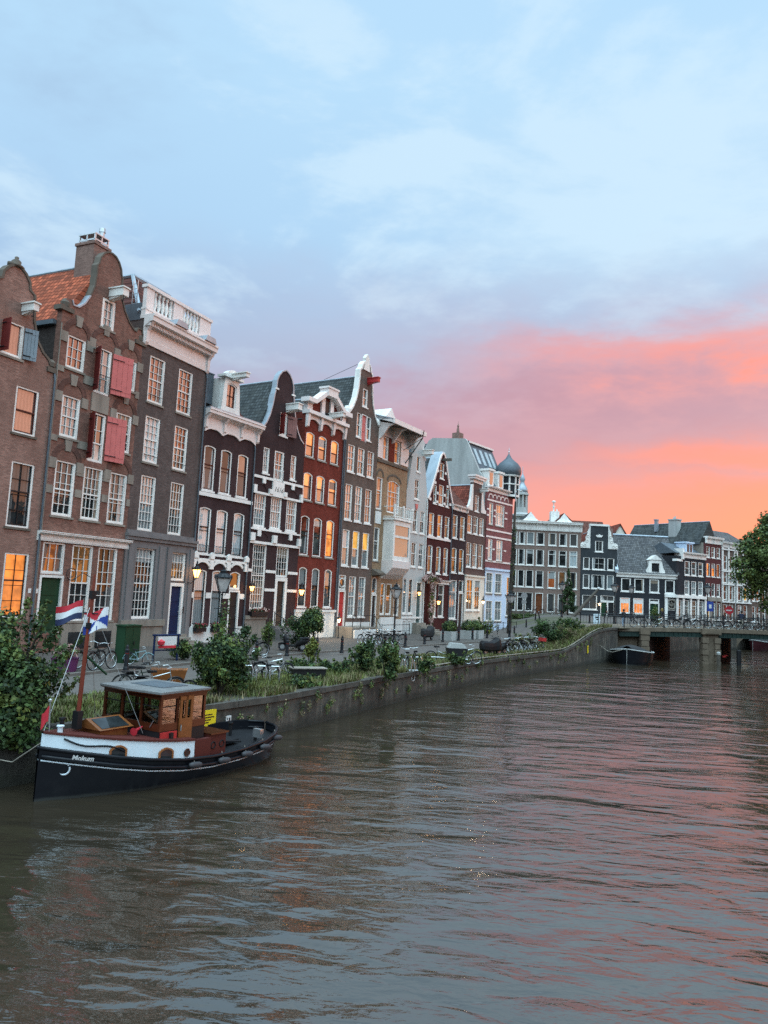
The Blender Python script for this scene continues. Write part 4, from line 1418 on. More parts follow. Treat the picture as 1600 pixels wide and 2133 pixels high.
H.b('louvre', 'black', MB().box(2.25, 2.9, .0, .04, 18.75, 20.0))
H.hoist(3.0, 18.75, 1.4, .34, .3)
H.pipe(5.12, 1.3, 17.9)
H.gable_roof(x0, x1, 18.0, 2.6, 20.4, .34, 11, 'tilegrey', gut=False)

# house 7: tall neck gable, white scrolls
H = House('gable_house', 'tall grey brown house with slender white edged neck gable and red hoist beam', (-3.58, 60.42), 31, ROW)
x0, x1 = 0.05, 5.3
cc = 2.86
hl = [(2.6, 19.7), (2.2, 19.95), (1.75, 20.5), (1.35, 21.3), (1.12, 22.2), (1.0, 23.2), (.98, 23.9), (.72, 24.1), (.6, 24.45), (.34, 24.75)]
outl = [(x0, ZB), (x0, 19.6)] + [(cc - a, z) for a, z in hl] + [(cc + a * .94, z) for a, z in hl[::-1]] + [(x1, 19.6), (x1, ZB)]
H.win(2.48, 20.9, 3.28, 22.5, 1, 2, 'g_grey', split=.5, sill='white', cas=.13)
H.win(1.75, 18.1, 2.45, 20.2, 1, 2, 'g_grey', split=.5, sill='white')
H.win(3.35, 18.1, 4.05, 20.2, 1, 2, 'g_grey', split=.5, sill='white')
H.door(2.46, 17.9, 3.34, 20.2, 'shutterred', .06, handle=False)
cur = [['g_pink', 'g_pink', 'g_pink'], ['g_pink', 'g_lace', 'g_pink'], ['g_curtain', 'g_yellow', 'g_yellow']]
for r_, (z0_, z1_) in enumerate(((14.94, 17.25), (10.91, 13.91), (7.11, 10.11))):
    for i, a in enumerate((.68, 2.2, 3.76)):
        a -= r_ * .06
        H.win(a, z0_, a + 1.04, z1_, 2 if r_ < 2 else 1, 4 if r_ < 2 else 2, cur[r_][i], split=.5, low='g_dark' if (r_, i) == (0, 1) else ('g_lace' if r_ == 2 else cur[r_][i]), sill='white')
H.win(1.9, 2.94, 2.95, 6.3, 2, 4, 'g_lace', split=.5, sill='white')
H.win(3.42, 2.94, 4.47, 6.3, 2, 4, 'g_lace', split=.5, sill='white')
H.win(.38, 5.1, 1.42, 6.35, 1, 1, 'g_grey', split=0, sill=None)
H.b('fanlight_ring', 'white', MB().ring((.9, .05, 5.7), .36, .04, 'y', 18))
H.door(.38, 2.1, 1.42, 5.08, 'red')
H.walls(outl, 'b7', 12, x0, x1, ZB, 19.0, 'b3')
H.coping(outl[2:12], 'white', .5, .17, -.08)
H.coping(outl[12:22], 'white', .5, .14, -.08)
for sg in (-1, 1):
    H.b('scroll', 'white', MB().lathe([(0, 0), (.28, .06), (.3, .4), (.2, .66), (0, .7)], (cc + sg * 2.45, .12, 19.75), 10))
fm = MB().prism([(cc - .5, 24.1), (cc + .5, 24.1), (cc + .42, 24.55), (cc + .3, 24.95), (cc + .34, 25.2), (cc, 25.6), (cc - .34, 25.2), (cc - .3, 24.95), (cc - .42, 24.55)], -.06, .26)
H.b('finial', 'white', fm)
H.hoist(cc + .35, 23.1, 1.1, .34, .36, 'red', False)
H.pipe(.12, 1.3, 19.0)
H.gable_roof(x0, x1, 18.9, cc, 23.7, .34, 13, 'tilegrey')
H.b('stay_wire', 'iron', MB().tube([(cc, .3, 25.0), (cc, 4.5, 23.8)], .02, 4))
H.b('base', 'whitewash', MB().box(1.6, x1, -.08, -.003, 1.2, 2.5).box(x0, .36, -.08, -.003, 1.2, 2.5))
H.b('stoop', 'stone', MB().box(.1, 3.6, -1.7, -.085, 1.2, 2.1).box(2.5, 4.2, -1.7, -.3, 1.2, 1.7).box(0.1, 3.65, -1.75, -.086, 2.1, 2.2))
H.b('stoop_wall', 'whitewash', MB().box(.2, 3.5, -1.9, -1.76, 1.2, 2.0))
H.rail([(.2, -1.65, 2.2), (1.4, -1.65, 2.2), (3.5, -1.65, 2.2), (4.5, -1.65, 1.35)], .95)

# house 8: ochre, overhanging eave, bay and balcony
H = House('ochre_house', 'ochre brick house with overhanging bracketed eave, white bay window and balcony', (-.79, 65.05), 31, ROW)
x0, x1 = -.05, 5.5
H.win(.8, 16.94, 1.78, 19.05, 1, 2, 'g_warm', split=.6)
H.win(2.9, 16.94, 3.88, 19.05, 1, 2, 'g_warm', split=.6)
H.win(.08, 12.35, 1.05, 15.23, 1, 2, 'g_pink', split=.6)
H.win(1.97, 12.3, 4.2, 15.3, 3, 2, 'g_warm', .3, split=.66, sill=None)
H.win(.05, 7.81, .95, 10.76, 1, 2, 'g_grey', split=.6)
H.win(1.6, 3.1, 2.42, 5.9, 1, 2, 'g_dim', split=.6)
H.win(2.6, 3.1, 3.6, 5.9, 1, 2, 'g_dim', split=.6)
H.win(.1, 4.9, .95, 6.4, 1, 1, 'g_grey', .3, split=0, sill=None)
H.door(.1, 1.8, .95, 4.88, 'black')
H.win(4.0, 3.0, 5.0, 5.9, 2, 2, 'g_dim', split=.6)
H.walls(rect(x0, ZB, x1, 20.2), 'b8', 10, x0, x1, ZB, 20.2)
H.bs('panel', 'pinkwhite', [(x0, .74, -.06, -.003, 17.0, 19.1), (3.98, x1, -.06, -.003, 17.0, 19.1), (x0, x1, -.05, -.003, 19.12, 20.2)])
H.b('panel', 'b6', MB().box(1.84, 2.84, -.05, -.003, 17.0, 19.08))
H.b('string_course', 'darkstone', MB().box(x0, x1, -.12, -.003, 16.6, 16.84))
H.b('tile_panel', 'whitewash', MB().box(.05, 1.0, -.05, -.003, 11.1, 12.2))
for cx, z_, w_ in ((.55, 15.35, .9), (3.08, 15.2, 2.3)):
    arch_ring(H, cx, z_, w_, .5, .2, 'darkstone', False, False)
H.b('eave', 'pinkwhite', MB().prism([(-1.6, 19.95), (.6, 20.6), (.6, 20.9), (-1.6, 20.2)], x0 - .2, x1 + .2, 0, 'x').box(x0 - .25, x1 + .25, -1.75, -1.58, 19.88, 20.3))
H.b('soffit', 'woodold', MB().prism([(-1.55, 19.85), (-.06, 20.2), (-.06, 20.26), (-1.55, 19.93)], x0 + .1, x1 - .1, 0, 'x'))
for xx in (x0 + .15, x1 - .15, 2.3):
    pr = [(-.01, 18.6), (-.25, 18.75), (-.6, 19.2), (-1.0, 19.7), (-1.5, 19.86), (-1.0, 20.0), (-.01, 20.18)]
    H.b('eave_bracket', 'pinkwhite', MB().prism(pr, xx - .09, xx + .09, 0, 'x'))
H.b('roof', 'zinc', MB().prism([(-1.7, 20.3), (.6, 20.92), (3.5, 22.0), (9.5, 22.0), (9.5, 20.1), (.6, 20.3)], x0 - .2, x1 + .2, 0, 'x'))
H.b('gablet', 'white', MB().prism([(x0 + .1, 20.6), (x0 + 2.0, 20.6), (x0 + 1.05, 21.6)], -.6, 1.6))
H.b('hoist_arm', 'iron', MB().tube([(4.9, 0, 17.2), (4.9, -1.8, 19.6), (4.9, -1.9, 20.3)], .05, 5).tube([(4.4, 0, 18.4), (4.9, -1.8, 19.6)], .03, 5))
by = MB().plate([(1.55, 7.95), (4.6, 7.95), (4.6, 11.55), (1.55, 11.55)], [(1.8, 8.4), (4.35, 8.4), (4.35, 11.0), (1.8, 11.0)][::1] and [rect(1.8, 8.35, 4.35, 10.0), rect(1.8, 10.2, 4.35, 11.1)], -1.1, -1.0)
by.box(1.55, 1.65, -1.0, -.004, 7.95, 11.55).box(4.5, 4.6, -1.0, -.85, 7.95, 11.55).box(4.5, 4.6, -.2, -.004, 7.95, 11.55).box(4.5, 4.6, -.85, -.2, 7.95, 8.4).box(4.5, 4.6, -.85, -.2, 11.0, 11.55).box(1.4, 4.75, -1.25, -.004, 11.56, 11.75)
bo = H.b('bay_window', 'white', by)
MB().box(1.8, 4.35, -1.04, -1.02, 8.35, 11.1).build('pane', 'g_lace', bo)
MB().box(4.53, 4.55, -.85, -.2, 8.4, 11.0).build('pane', 'g_warm', bo)
MB().prism([(-.004, 6.3), (-.6, 6.7), (-1.15, 7.3), (-1.2, 7.94), (-.004, 7.94)], 1.5, 4.65, 0, 'x').build('bay_base', 'pinkwhite', bo)
bl_ = MB()
for q in np.arange(1.45, 4.75, .15):
    bl_.tube([(q, -1.2, 11.75), (q, -1.2, 12.75)], .02, 4)
for q in np.arange(-1.2, 0, .15):
    bl_.tube([(4.72, q, 11.75), (4.72, q, 12.75)], .02, 4)
for zz in (11.85, 12.75):
    bl_.tube([(1.42, -.05, zz), (1.42, -1.2, zz), (4.72, -1.2, zz), (4.72, -.05, zz)], .035, 5)
for a, q in ((1.42, -1.2), (4.72, -1.2), (3.0, -1.2)):
    bl_.box(a - .07, a + .07, q - .07, q + .07, 11.75, 12.95)
H.b('balcony_rail', 'white', bl_)
H.b('door_hood', 'darkstone', MB().prism([(-.004, 6.5), (-.7, 6.6), (-.7, 6.75), (-.004, 7.1)], -.05, 1.2, 0, 'x'))
H.bs('plinth', 'whitewash', [(1.3, x1, -.2, -.004, 1.2, 2.7), (1.3, 3.9, -.35, -.2, 1.2, 2.9)])
H.rail([(x0, -1.3, 1.3), (2.0, -1.3, 1.3), (4.9, -1.3, 1.3)], 1.0)

# house 9: pale grey spout gable
H = House('gable_house', 'pale grey plastered house with tapering spout gable and a flight of stone steps', (2.32, 70.24), 31, ROW)
x0, x1 = -.5, 3.75
cc = 1.62
outl = [(x0, ZB), (x0, 14.4), (x0 - .22, 14.45), (x0 - .22, 14.75), (x0 + .05, 14.8), (.35, 18.2), (.1, 18.25), (.1, 18.6), (.62, 18.62), (.62, 19.7), (.45, 19.75), (.45, 19.95), (cc, 20.75),
        (2.8, 19.95), (2.8, 19.75), (2.62, 19.7), (2.62, 18.62), (3.12, 18.6), (3.12, 18.25), (2.9, 18.2), (x1 - .05, 14.8), (x1 + .2, 14.75), (x1 + .2, 14.45), (x1, 14.4), (x1, ZB)]
H.win(1.2, 16.9, 1.95, 18.45, 1, 1, 'g_grey', split=0, sill='white')
H.win(1.0, 14.2, 1.98, 16.15, 2, 2, 'g_grey', split=.6, sill='white')
for a in (-.35, .92, 2.4):
    H.win(a, 10.97, a + 1.0, 13.19, 2, 2, 'g_mattegrey', split=.55, sill='white')
    H.win(a, 7.66, a + 1.0, 10.02, 2, 2, 'g_mattegrey', split=.55, sill='white')
H.win(-.35, 3.2, .45, 6.5, 1, 2, 'g_lace', split=.6, sill='white')
H.win(.72, 3.2, 1.6, 6.5, 1, 2, 'g_mattegrey', split=.6, sill='white')
H.door(2.2, 2.35, 3.3, 6.3, 'bluegreygreen')
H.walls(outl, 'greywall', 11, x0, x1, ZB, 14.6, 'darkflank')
H.gable_roof(x0, x1, 14.5, cc, 18.4, .34, 11, 'tilegrey')
H.pipe(3.65, 1.3, 14.5, 'whitewash')
H.hoist(2.6, 18.8, 1.0, .42, .38, hook=False)
H.b('shield', 'shutterred', MB().prism([(1.2, 13.75), (1.78, 13.75), (1.7, 13.4), (1.5, 13.15), (1.28, 13.4)], -.08, -.003))
H.b('string_course', 'white', MB().box(x0, x1, -.06, -.003, 2.75, 2.92))
H.door(-.3, .95, .45, 2.6, 'black', .06, handle=False)
H.door(.75, .95, 1.4, 2.6, 'black', .06, handle=False)
H.steps(1.75, 3.6, 1.3, 2.35, 3.0, 6, 'stone')

# house 10: dark red pointed gable
H = House('gable_house', 'dark red house with steep pointed gable, pale barge boards and small white blocks', (4.29, 73.51), 31, ROW)
x0, x1 = .1, 5.6
cc = 2.95
outl = [(x0, ZB), (x0, 14.7), (1.15, 16.6), (2.35, 19.1), (2.6, 19.55), (cc, 19.85), (3.3, 19.55), (3.55, 19.1), (4.6, 16.6), (x1, 14.7), (x1, ZB)]
H.win(2.5, 17.05, 3.4, 18.7, 1, 2, 'g_grey', split=.5, sill='white')
H.win(1.2, 14.3, 1.9, 16.2, 1, 2, 'g_grey', split=.5, sill='white')
H.win(2.42, 14.3, 3.52, 16.4, 2, 2, 'g_warm', split=.5, sill='white')
H.win(4.05, 14.3, 4.75, 16.2, 1, 2, 'g_grey', split=.5, sill='white')
for i, a in enumerate((.5, 2.38, 4.05)):
    H.win(a, 10.98, a + 1.07, 13.28, 1, 2, ['g_pink', 'g_warm', 'g_mattegrey'][i], split=.6, sill='white')
    H.win(a, 7.25, a + 1.03, 10.03, 1, 2, 'g_mattegrey', .1, split=.6, sill='white')
H.win(1.5, 2.9, 2.75, 6.15, 1, 2, 'g_dim', split=.7, sill='white')
H.win(3.25, 2.9, 4.5, 6.15, 1, 2, 'g_mattegrey', split=.7, sill='white')
H.walls(outl, 'b10', 11, x0, x1, ZB, 14.6)
H.coping(outl[1:6], 'zinc', 1.15, .1, -.05)
H.coping(outl[5:10], 'zinc', .8, .1, -.05)
for pts in (outl[1:6], outl[5:10]):
    H.coping([(a, z - .16) for a, z in pts], 'pinkwhite', .12, .2, -.12)
H.b('hoist_beam', 'woodold', MB().box(cc - .12, cc + .12, -1.0, .2, 18.9, 19.15))
for a, z_ in ((1.95, 17.6), (3.75, 17.6), (1.45, 16.3), (4.3, 16.3), (2.05, 15.3), (3.7, 15.3), (2.05, 14.4), (3.7, 14.4), (.5, 14.5), (5.1, 14.5)):
    H.b('white_block', 'white', MB().box(a - .2, a + .2, -.05, -.003, z_, z_ + .26))
H.band(x0, x1, 10.7, 10.92, 'pinkwhite', .09)
H.pipe(5.5, 1.3, 14.5)
H.cornice(.6, x1, 6.2, 6.62, .3, 'white')
H.gable_roof(x0, x1, 14.6, cc, 19.3, .34, 11, 'tilegrey', gut=False)
H.b('porch_rail', 'iron', MB().tube([(1.2, -1.6, 2.3), (3.4, -1.6, 2.3)], .03, 5).tube([(1.2, -1.6, 1.3), (1.2, -1.6, 2.35)], .04, 5).tube([(3.4, -1.6, 1.3), (3.4, -1.6, 2.35)], .04, 5).tube([(2.3, -1.6, 1.3), (2.3, -1.6, 2.35)], .04, 5).tube([(1.2, -1.6, 1.8), (3.4, -1.6, 1.8)], .02, 5))

# house 11: narrow dark, red roof
H = House('narrow_house', 'narrow near black house with two windows per floor and a red tiled roof slope', (7.08, 78.15), 31, ROW)
x0, x1 = .2, 4.0
for i, a in enumerate((.58, 2.4)):
    H.win(a, 11.21, a + 1.15, 13.71, 1, 2, 'g_mattegrey', split=.6, sill='white')
    H.win(a, 7.55, a + 1.2, 10.2, 1, 2, 'g_matte', .1, split=.6, sill='white')
H.win(.3, 2.67, 2.1, 6.77, 2, 3, 'g_lace', split=.7, sill='white')
H.win(2.6, 5.5, 3.8, 6.8, 1, 1, 'g_grey', split=0, sill=None)
H.door(2.6, 1.9, 3.8, 5.48, 'black')
H.walls(rect(x0, ZB, x1, 14.5), 'b11', 10, x0, x1, ZB, 14.5)
H.cornice(x0 - .1, x1 + .1, 14.2, 14.75, .4, 'pinkwhite', 3)
H.b('roof', 'tilebrownx', MB().prism([(-.2, 14.7), (4.2, 19.2), (8.6, 14.7)], x0 - .05, x1 + .05, 0, 'x'))

# house 12: brown neck gable with white wings
H = House('gable_house', 'brown brick house with short neck gable between white claw pieces and cream ground floor', (9.1, 81.52), 32, ROW)
x0, x1 = .1, 5.15
cc = 2.6
outl = [(x0, ZB), (x0, 14.7), (1.45, 14.7), (1.45, 18.0), (3.75, 18.0), (3.75, 14.7), (x1, 14.7), (x1, ZB)]
H.win(2.08, 14.72, 3.12, 16.55, 2, 2, 'g_pink', split=.5, sill='white')
for i, a in enumerate((.36, 1.92, 3.5)):
    H.win(a, 12.12, a + 1.16, 14.12, 2, 2, ['g_warm', 'g_mattegrey', 'g_lace'][i], split=.5, sill='white')
    H.win(a, 8.35, a + 1.2, 11.08, 2, 2, 'g_mattegrey', split=.5, sill='white')
H.win(.4, 3.6, 2.1, 7.0, 2, 2, 'g_dim', split=.62, sill='white', hole=False, y=-.152)
H.win(2.5, 3.6, 4.0, 7.0, 2, 2, 'g_dim', split=.62, sill='white', hole=False, y=-.152)
H.walls(outl, 'b12', 10, x0, x1, ZB, 14.7)
H.b('ground_floor_front', 'cream', MB().plate(rect(x0, 1.2, x1, 7.3), [rect(.4, 3.6, 2.1, 7.0), rect(2.5, 3.6, 4.0, 7.0)], -.1, -.004, -.004).box(x0 - .03, x1 + .03, -.22, -.004, 7.3, 7.5))
for sg, (a0, a1) in ((-1, (1.44, .15)), (1, (3.76, 5.1))):
    k = (a1 - a0)
    wing = [(a0, 14.7), (a0, 17.7), (a0 + k * .22, 17.6), (a0 + k * .3, 16.9), (a0 + k * .45, 15.9), (a0 + k * .7, 15.2), (a0 + k * 1.0, 15.05), (a0 + k * 1.0, 14.7)]
    H.b('wing_piece', 'white', MB().prism(wing, -.06, .2))
H.b('gable_crown', 'pinkwhite', MB().box(1.35, 3.85, -.1, .36, 17.9, 18.3).box(1.1, 4.1, -.4, .45, 18.3, 18.55).box(1.0, 4.2, -.5, .5, 18.55, 18.75))
H.hoist(3.4, 17.1, 1.0, .3, .28, hook=False)
H.gable_roof(x0, x1, 14.6, cc, 17.8, .3, 10, 'tilered')
H.rail([(.4, -1.3, 1.3), (2.6, -1.3, 1.3), (4.6, -1.3, 1.3)], 1.0)

# house 13: banded corner house with mansard and turret
H = House('corner_house', 'reddish corner house with white bands, mansard roof, onion domed turret and pale blue ground floor', (11.87, 85.95), 38, ROW)
x0, x1 = .15, 6.4
H.win(.72, 13.63, 1.62, 16.2, 1, 2, 'g_lace', split=.6)
H.win(2.25, 13.63, 4.35, 16.2, 3, 2, 'g_warm', split=.6, low='g_curtain')
H.win(.7, 9.46, 1.7, 11.96, 1, 2, 'g_curtain', split=.6)
H.win(2.67, 9.46, 4.13, 11.96, 2, 2, 'g_curtain', split=.6)
for a, b_ in ((.3, 1.8), (2.4, 3.98)):
    H.win(a, 5.6, b_, 8.0, 2, 2, 'g_lace', split=.6, hole=False, y=-.152, fr='white')
    H.win(a + .1, 2.4, b_ + .1, 4.77, 2, 2, 'g_lace', split=.6, hole=False, y=-.152)
H.win(5.2, 3.0, 6.1, 7.7, 1, 3, 'g_grey', split=.6, hole=False, y=-.152)
H.walls(rect(x0, ZB, x1, 17.6), 'b13', 14, x0, x1, ZB, 17.6)
H.b('ground_floor_front', 'bluewhite', MB().plate(rect(x0, 1.0, x1, 8.3), [rect(.3, 5.6, 1.8, 8.0), rect(2.4, 5.6, 3.98, 8.0), rect(.4, 2.4, 1.9, 4.77), rect(2.5, 2.4, 4.08, 4.77), rect(5.2, 3.0, 6.1, 7.7)], -.1, -.004, -.004).box(x0 - .02, x1 + .02, -.25, -.004, 8.3, 8.55).box(x1 - .1, x1 - .004, -.004, 6, 1, 8.3))
bd = MB()
for z_ in (9.25, 12.1, 12.9, 16.4):
    bd.box(x0, x1, -.05, -.003, z_, z_ + .2)
for z_ in (10.7, 14.6, 15.3):
    bd.box(x0, .65, -.05, -.003, z_, z_ + .18).box(4.45, 5.0, -.05, -.003, z_, z_ + .18).box(1.72, 2.2, -.05, -.003, z_, z_ + .18)
H.b('white_band', 'pinkwhite', bd)
ar = MB()
for i in range(5):
    pa = [(x0 + .3 + i * .95 + .45 - .42 * math.cos(math.pi * k / 8), 16.75 + .42 * math.sin(math.pi * k / 8)) for k in range(9)]
    po = [(x0 + .3 + i * .95 + .45 - .52 * math.cos(math.pi * k / 8), 16.75 + .55 * math.sin(math.pi * k / 8)) for k in range(9)]
    for k in range(8):
        ar.prism([pa[k], pa[k + 1], po[k + 1], po[k]], -.06, -.003)
H.b('arch_frieze', 'pinkwhite', ar)
H.cornice(x0 - .05, x1, 17.5, 18.1, .45, 'pinkwhite')
H.b('roof', 'lead', MB().prism([(.2, 18.0), (1.2, 19.6), (3.0, 23.5), (13.5, 24.2), (13.9, 17.6)], x0 + .2, x1 - .3, 0, 'x').box(x0 + .1, x1 - .2, 2.9, 4, 23.45, 23.75))
H.b('party_wall', 'cement', MB().prism([(.3, 14.5), (.3, 18.4), (1.1, 19.8), (3.0, 23.7), (3.3, 24.0), (8.0, 24.5), (8.6, 24.2), (9.4, 22.8), (9.4, 14.5)], x0 - .1, x0 + .19, 0, 'x'))
H.b('roof_edge', 'pinkwhite', MB().box(x0 + .2, x1 - .3, 2.75, 2.95, 23.5, 23.72))
for i, a in enumerate((1.0, 2.3, 3.6, 4.7)):
    sl = lambda t, o_: (1.2 + 1.8 * t - o_ * .9, 19.6 + 3.9 * t + o_ * .42)
    mb = MB()
    p, q = sl(.35, .06), sl(.85, .06)
    mb.prism([(p[0], p[1]), (q[0], q[1]), (q[0] + .08, q[1]), (p[0] + .08, p[1])], a, a + .62, 0, 'x')
    ow = H.b('roof_window', 'g_curtain', mb)
for a in (.55, 2.9):
    d_ = H.b('dormer', 'white', MB().box(a, a + 1.2, .15, 1.6, 18.1, 20.0).box(a - .12, a + 1.32, .0, 1.6, 20.0, 20.25))
    MB().box(a + .25, a + .95, .12, .149, 18.4, 19.8).build('pane', 'g_dark', d_)
tx, ty = 6.15, .6
tw = H.b('turret', 'bf3', MB().lathe([(1.3, 17.5), (1.3, 20.0)], (tx, ty, 0), 10), label='corner turret with panes and white posts')
po = MB()
for k in range(10):
    a = 2 * math.pi * k / 10
    po.box(tx + 1.3 * math.cos(a) - .08, tx + 1.3 * math.cos(a) + .08, ty + 1.3 * math.sin(a) - .08, ty + 1.3 * math.sin(a) + .08, 17.7, 20.0)
po.lathe([(1.42, 17.5), (1.42, 17.75)], (tx, ty, 0), 10).lathe([(1.4, 19.0), (1.4, 19.12)], (tx, ty, 0), 10).lathe([(1.5, 20.0), (1.58, 20.15), (1.45, 20.2)], (tx, ty, 0), 12)
po.build('turret_frame', 'white', tw)
H.b('dome', 'lead', MB().lathe([(1.36, 20.2), (1.55, 20.45), (1.6, 20.8), (1.5, 21.25), (1.15, 21.75), (.72, 22.1), (.4, 22.4), (.2, 22.75), (.07, 23.0), (0, 23.05)], (tx, ty, 0), 20), True)
H.b('spire', 'steel', MB().lathe([(.05, 23.0), (.1, 23.2), (.03, 23.4), (.07, 23.5), (.02, 23.7), (0, 23.95)], (tx, ty, 0), 8))
H.b('chimney', 'chim', MB().box(.6, 1.6, 4.5, 5.5, 24, 25.0).lathe([(.2, 25), (.16, 25.6), (0, 25.7)], (1.1, 5.0, 0), 8).lathe([(.06, 25.6), (.14, 25.9), (.03, 26.2), (0, 26.6)], (1.1, 5.0, 0), 8))
H.rail([(.5, -1.6, 1.3), (2.0, -1.6, 1.3), (3.6, -1.6, 1.3), (5.2, -1.6, 1.35)], 1.0)
H.b('side_front', 'b13', MB().box(x1 + .0, x1 + .3, .5, 10, ZB, 17.5))


# ------------------------------------------------------------------ houses across the far street
FAR = 'houses facing the canal beyond the bridge'
ZF = 2.9
H = House('apartment_house', 'broad grey brown house with white bracketed cornice and six windows per floor, beyond the bridge', (20.22, 112), 90, FAR)
x0, x1 = -2.2, 9.75
cols = [(-1.1, .1), (.3, 1.3), (1.5, 2.65), (2.98, 4.18), (4.8, 6.0), (6.4, 7.6), (8.0, 9.2)]
for i, (a, b_) in enumerate(cols):
    H.win(a, 13.4, b_, 15.3, 1, 1, ['g_mattegrey', 'g_matte', 'g_lace', 'g_matte', 'g_mattegrey', 'g_matte', 'g_mattegrey'][i], split=0, sill='white')
    H.win(a, 10.3, b_, 12.7, 1 if i < 6 else 2, 1, 'g_matte' if i < 6 else 'g_curtain', split=.75 if i > 3 else 0, sill='white')
    H.win(a, 7.0, b_, 9.55, 1, 1, ['g_matte', 'g_matte', 'g_matte', 'g_matte', 'g_warm', 'g_dim', 'g_matte'][i], split=0, sill='white')
    if i != 3:
        H.win(a, 3.4, b_, 6.2, 1, 1, 'g_mattegrey' if i > 3 else 'g_matte', split=.75 if i % 2 else 0, sill=None)
H.door(2.98, 3.15, 4.18, 6.2, 'wood', .1)
H.walls(rect(x0, 2, x1, 15.8), 'bf1', 10, x0, x1, 2, 15.8)
H.cornice(x0, x1 + .1, 15.6, 17.0, .6, 'white', 8)
H.b('plinth', 'darkstone', MB().box(x0, 2.9, -.06, -.003, 2.6, 3.38).box(4.25, x1, -.06, -.003, 2.6, 3.38))
for c_ in (2.08, 7.2):
    H.b('gablet', 'white', MB().prism([(c_ - 1.3, 17.0), (c_ + 1.3, 17.0), (c_ + .7, 17.5), (c_, 18.4), (c_ - .7, 17.5)], .2, .5))
H.b('roof', 'tilegrey', MB().prism([(.9, 17.0), (3.3, 17.0), (2.1, 18.4)], .5, 9).prism([(-2.2, 16.6), (.9, 16.6), (-.8, 18.0)], .5, 9))
H.b('roof', 'tilered', MB().prism([(5.5, 16.9), (9.7, 16.2), (7.2, 18.5)], .5, 11))
H.b('chimney', 'white', MB().box(5.2, 6.5, .6, 1.6, 16.9, 18.7).lathe([(.12, 18.7), (.1, 19.3), (.2, 19.32), (.2, 19.5), (.08, 19.55), (.08, 20.1), (.3, 20.12), (.3, 20.3), (.05, 20.4)], (5.7, 1, 0), 8).lathe([(.12, 18.7), (.1, 19.1)], (6.2, 1, 0), 8))

H = House('gable_house', 'slate dark house with white carved neck gable wings, beyond the bridge', (30.12, 112), 90, FAR)
x0, x1 = -.2, 5.3
cc = 2.55
outl = [(x0, 2), (x0, 13.3), (1.2, 13.3), (1.2, 16.7), (3.9, 16.7), (3.9, 13.3), (x1, 13.3), (x1, 2)]
H.win(1.95, 12.8, 3.15, 14.45, 2, 1, 'g_matte', split=0, sill='white')
H.win(.2, 10.1, 1.2, 11.9, 1, 1, 'g_mattegrey', split=0, sill='white')
H.win(1.55, 10.1, 3.5, 11.9, 2, 2, 'g_matte', split=0, sill='white')
H.win(3.85, 10.1, 4.88, 11.9, 1, 1, 'g_matte', split=0, sill='white')
H.win(.2, 7.25, 1.2, 9.35, 1, 1, 'g_mattegrey', split=0, sill='white')
H.win(1.5, 7.25, 3.45, 9.35, 2, 1, 'g_matte', split=0, sill='white')
H.win(3.8, 7.25, 4.85, 9.35, 1, 1, 'g_lace', split=0, sill='white')
H.win(.15, 4.1, 2.4, 6.25, 2, 1, 'g_mattegrey', split=0, sill='white')
H.win(2.9, 5.4, 5.0, 6.3, 2, 1, 'g_mattegrey', split=0, sill=None)
H.door(2.9, 3.1, 3.95, 5.38, 'darkgreen', .1)
H.door(3.96, 3.1, 5.0, 5.38, 'black', .1)
H.walls(outl, 'bf2', 9, x0, x1, 2, 13.0)
H.b('gable_cap', 'white', MB().box(1.05, 4.05, -.1, .4, 16.7, 17.0).box(1.05, 1.2, -.05, .3, 13.3, 16.7).box(3.9, 4.05, -.05, .3, 13.3, 16.7))
for sg, a0 in ((-1, 1.04), (1, 4.06)):
    wing = [(a0, 13.3), (a0 + sg * 1.3, 13.3), (a0 + sg * 1.32, 13.9), (a0 + sg * 1.0, 14.2), (a0 + sg * .72, 14.15), (a0 + sg * .5, 14.5), (a0 + sg * .55, 14.9), (a0 + sg * .3, 15.3), (a0 + sg * .25, 15.8), (a0, 16.3)]
    wg = MB().prism(wing, -.1, .2)
    for q, (u_, z_) in enumerate(((1.1, 13.65), (.62, 13.7), (.35, 14.4), (.2, 15.1))):
        wg.ring((a0 + sg * u_, -.12, z_), .17, .06, 'y', 10, 5)
    H.b('wing_piece', 'white', wg)
H.b('crest', 'white', MB().prism([(2.2, 15.0), (2.9, 15.0), (3.1, 15.35), (2.85, 15.3), (2.55, 15.45), (2.25, 15.3), (2.0, 15.35)], -.08, -.003))
H.gable_roof(x0, x1, 12.9, cc, 16.2, .34, 9, 'tilered', gut=False)

# low corner house: big roof, shop
H = House('corner_house', 'low black corner house with huge grey tiled roof and one white dormer, beyond the bridge', (35.57, 112), 90, FAR)
x0, x1 = -.1, 8.78
for a, p_ in ((.5, 'g_matte'), (2.48, 'g_matte'), (4.76, 'g_mattegrey'), (7.1, 'g_matte')):
    H.win(a, 7.05, a + 1.48, 9.05, 1, 1, p_, split=0, sill='white', cas=.14)
H.win(.36, 3.8, 1.88, 6.15, 3, 1, 'g_lit_skyglow', split=0, sill='white', cas=.14, low=None)
H.win(2.36, 3.8, 3.9, 6.15, 3, 1, 'g_lit_skyglow', split=0, sill='white', cas=.14)
H.b('blind', 'pinkwhite', MB().box(.5, 1.74, .09, .125, 5.3, 6.0).box(2.5, 3.76, .09, .125, 5.3, 6.0))
H.win(4.74, 5.6, 6.26, 6.15, 2, 1, 'g_mattegrey', split=0, sill=None, cas=.12)
H.door(4.74, 3.1, 6.26, 5.58, 'darkgreen', .14)
H.win(7.5, 4.55, 8.7, 6.3, 1, 1, 'g_matte', split=0, sill=None, cas=.12)
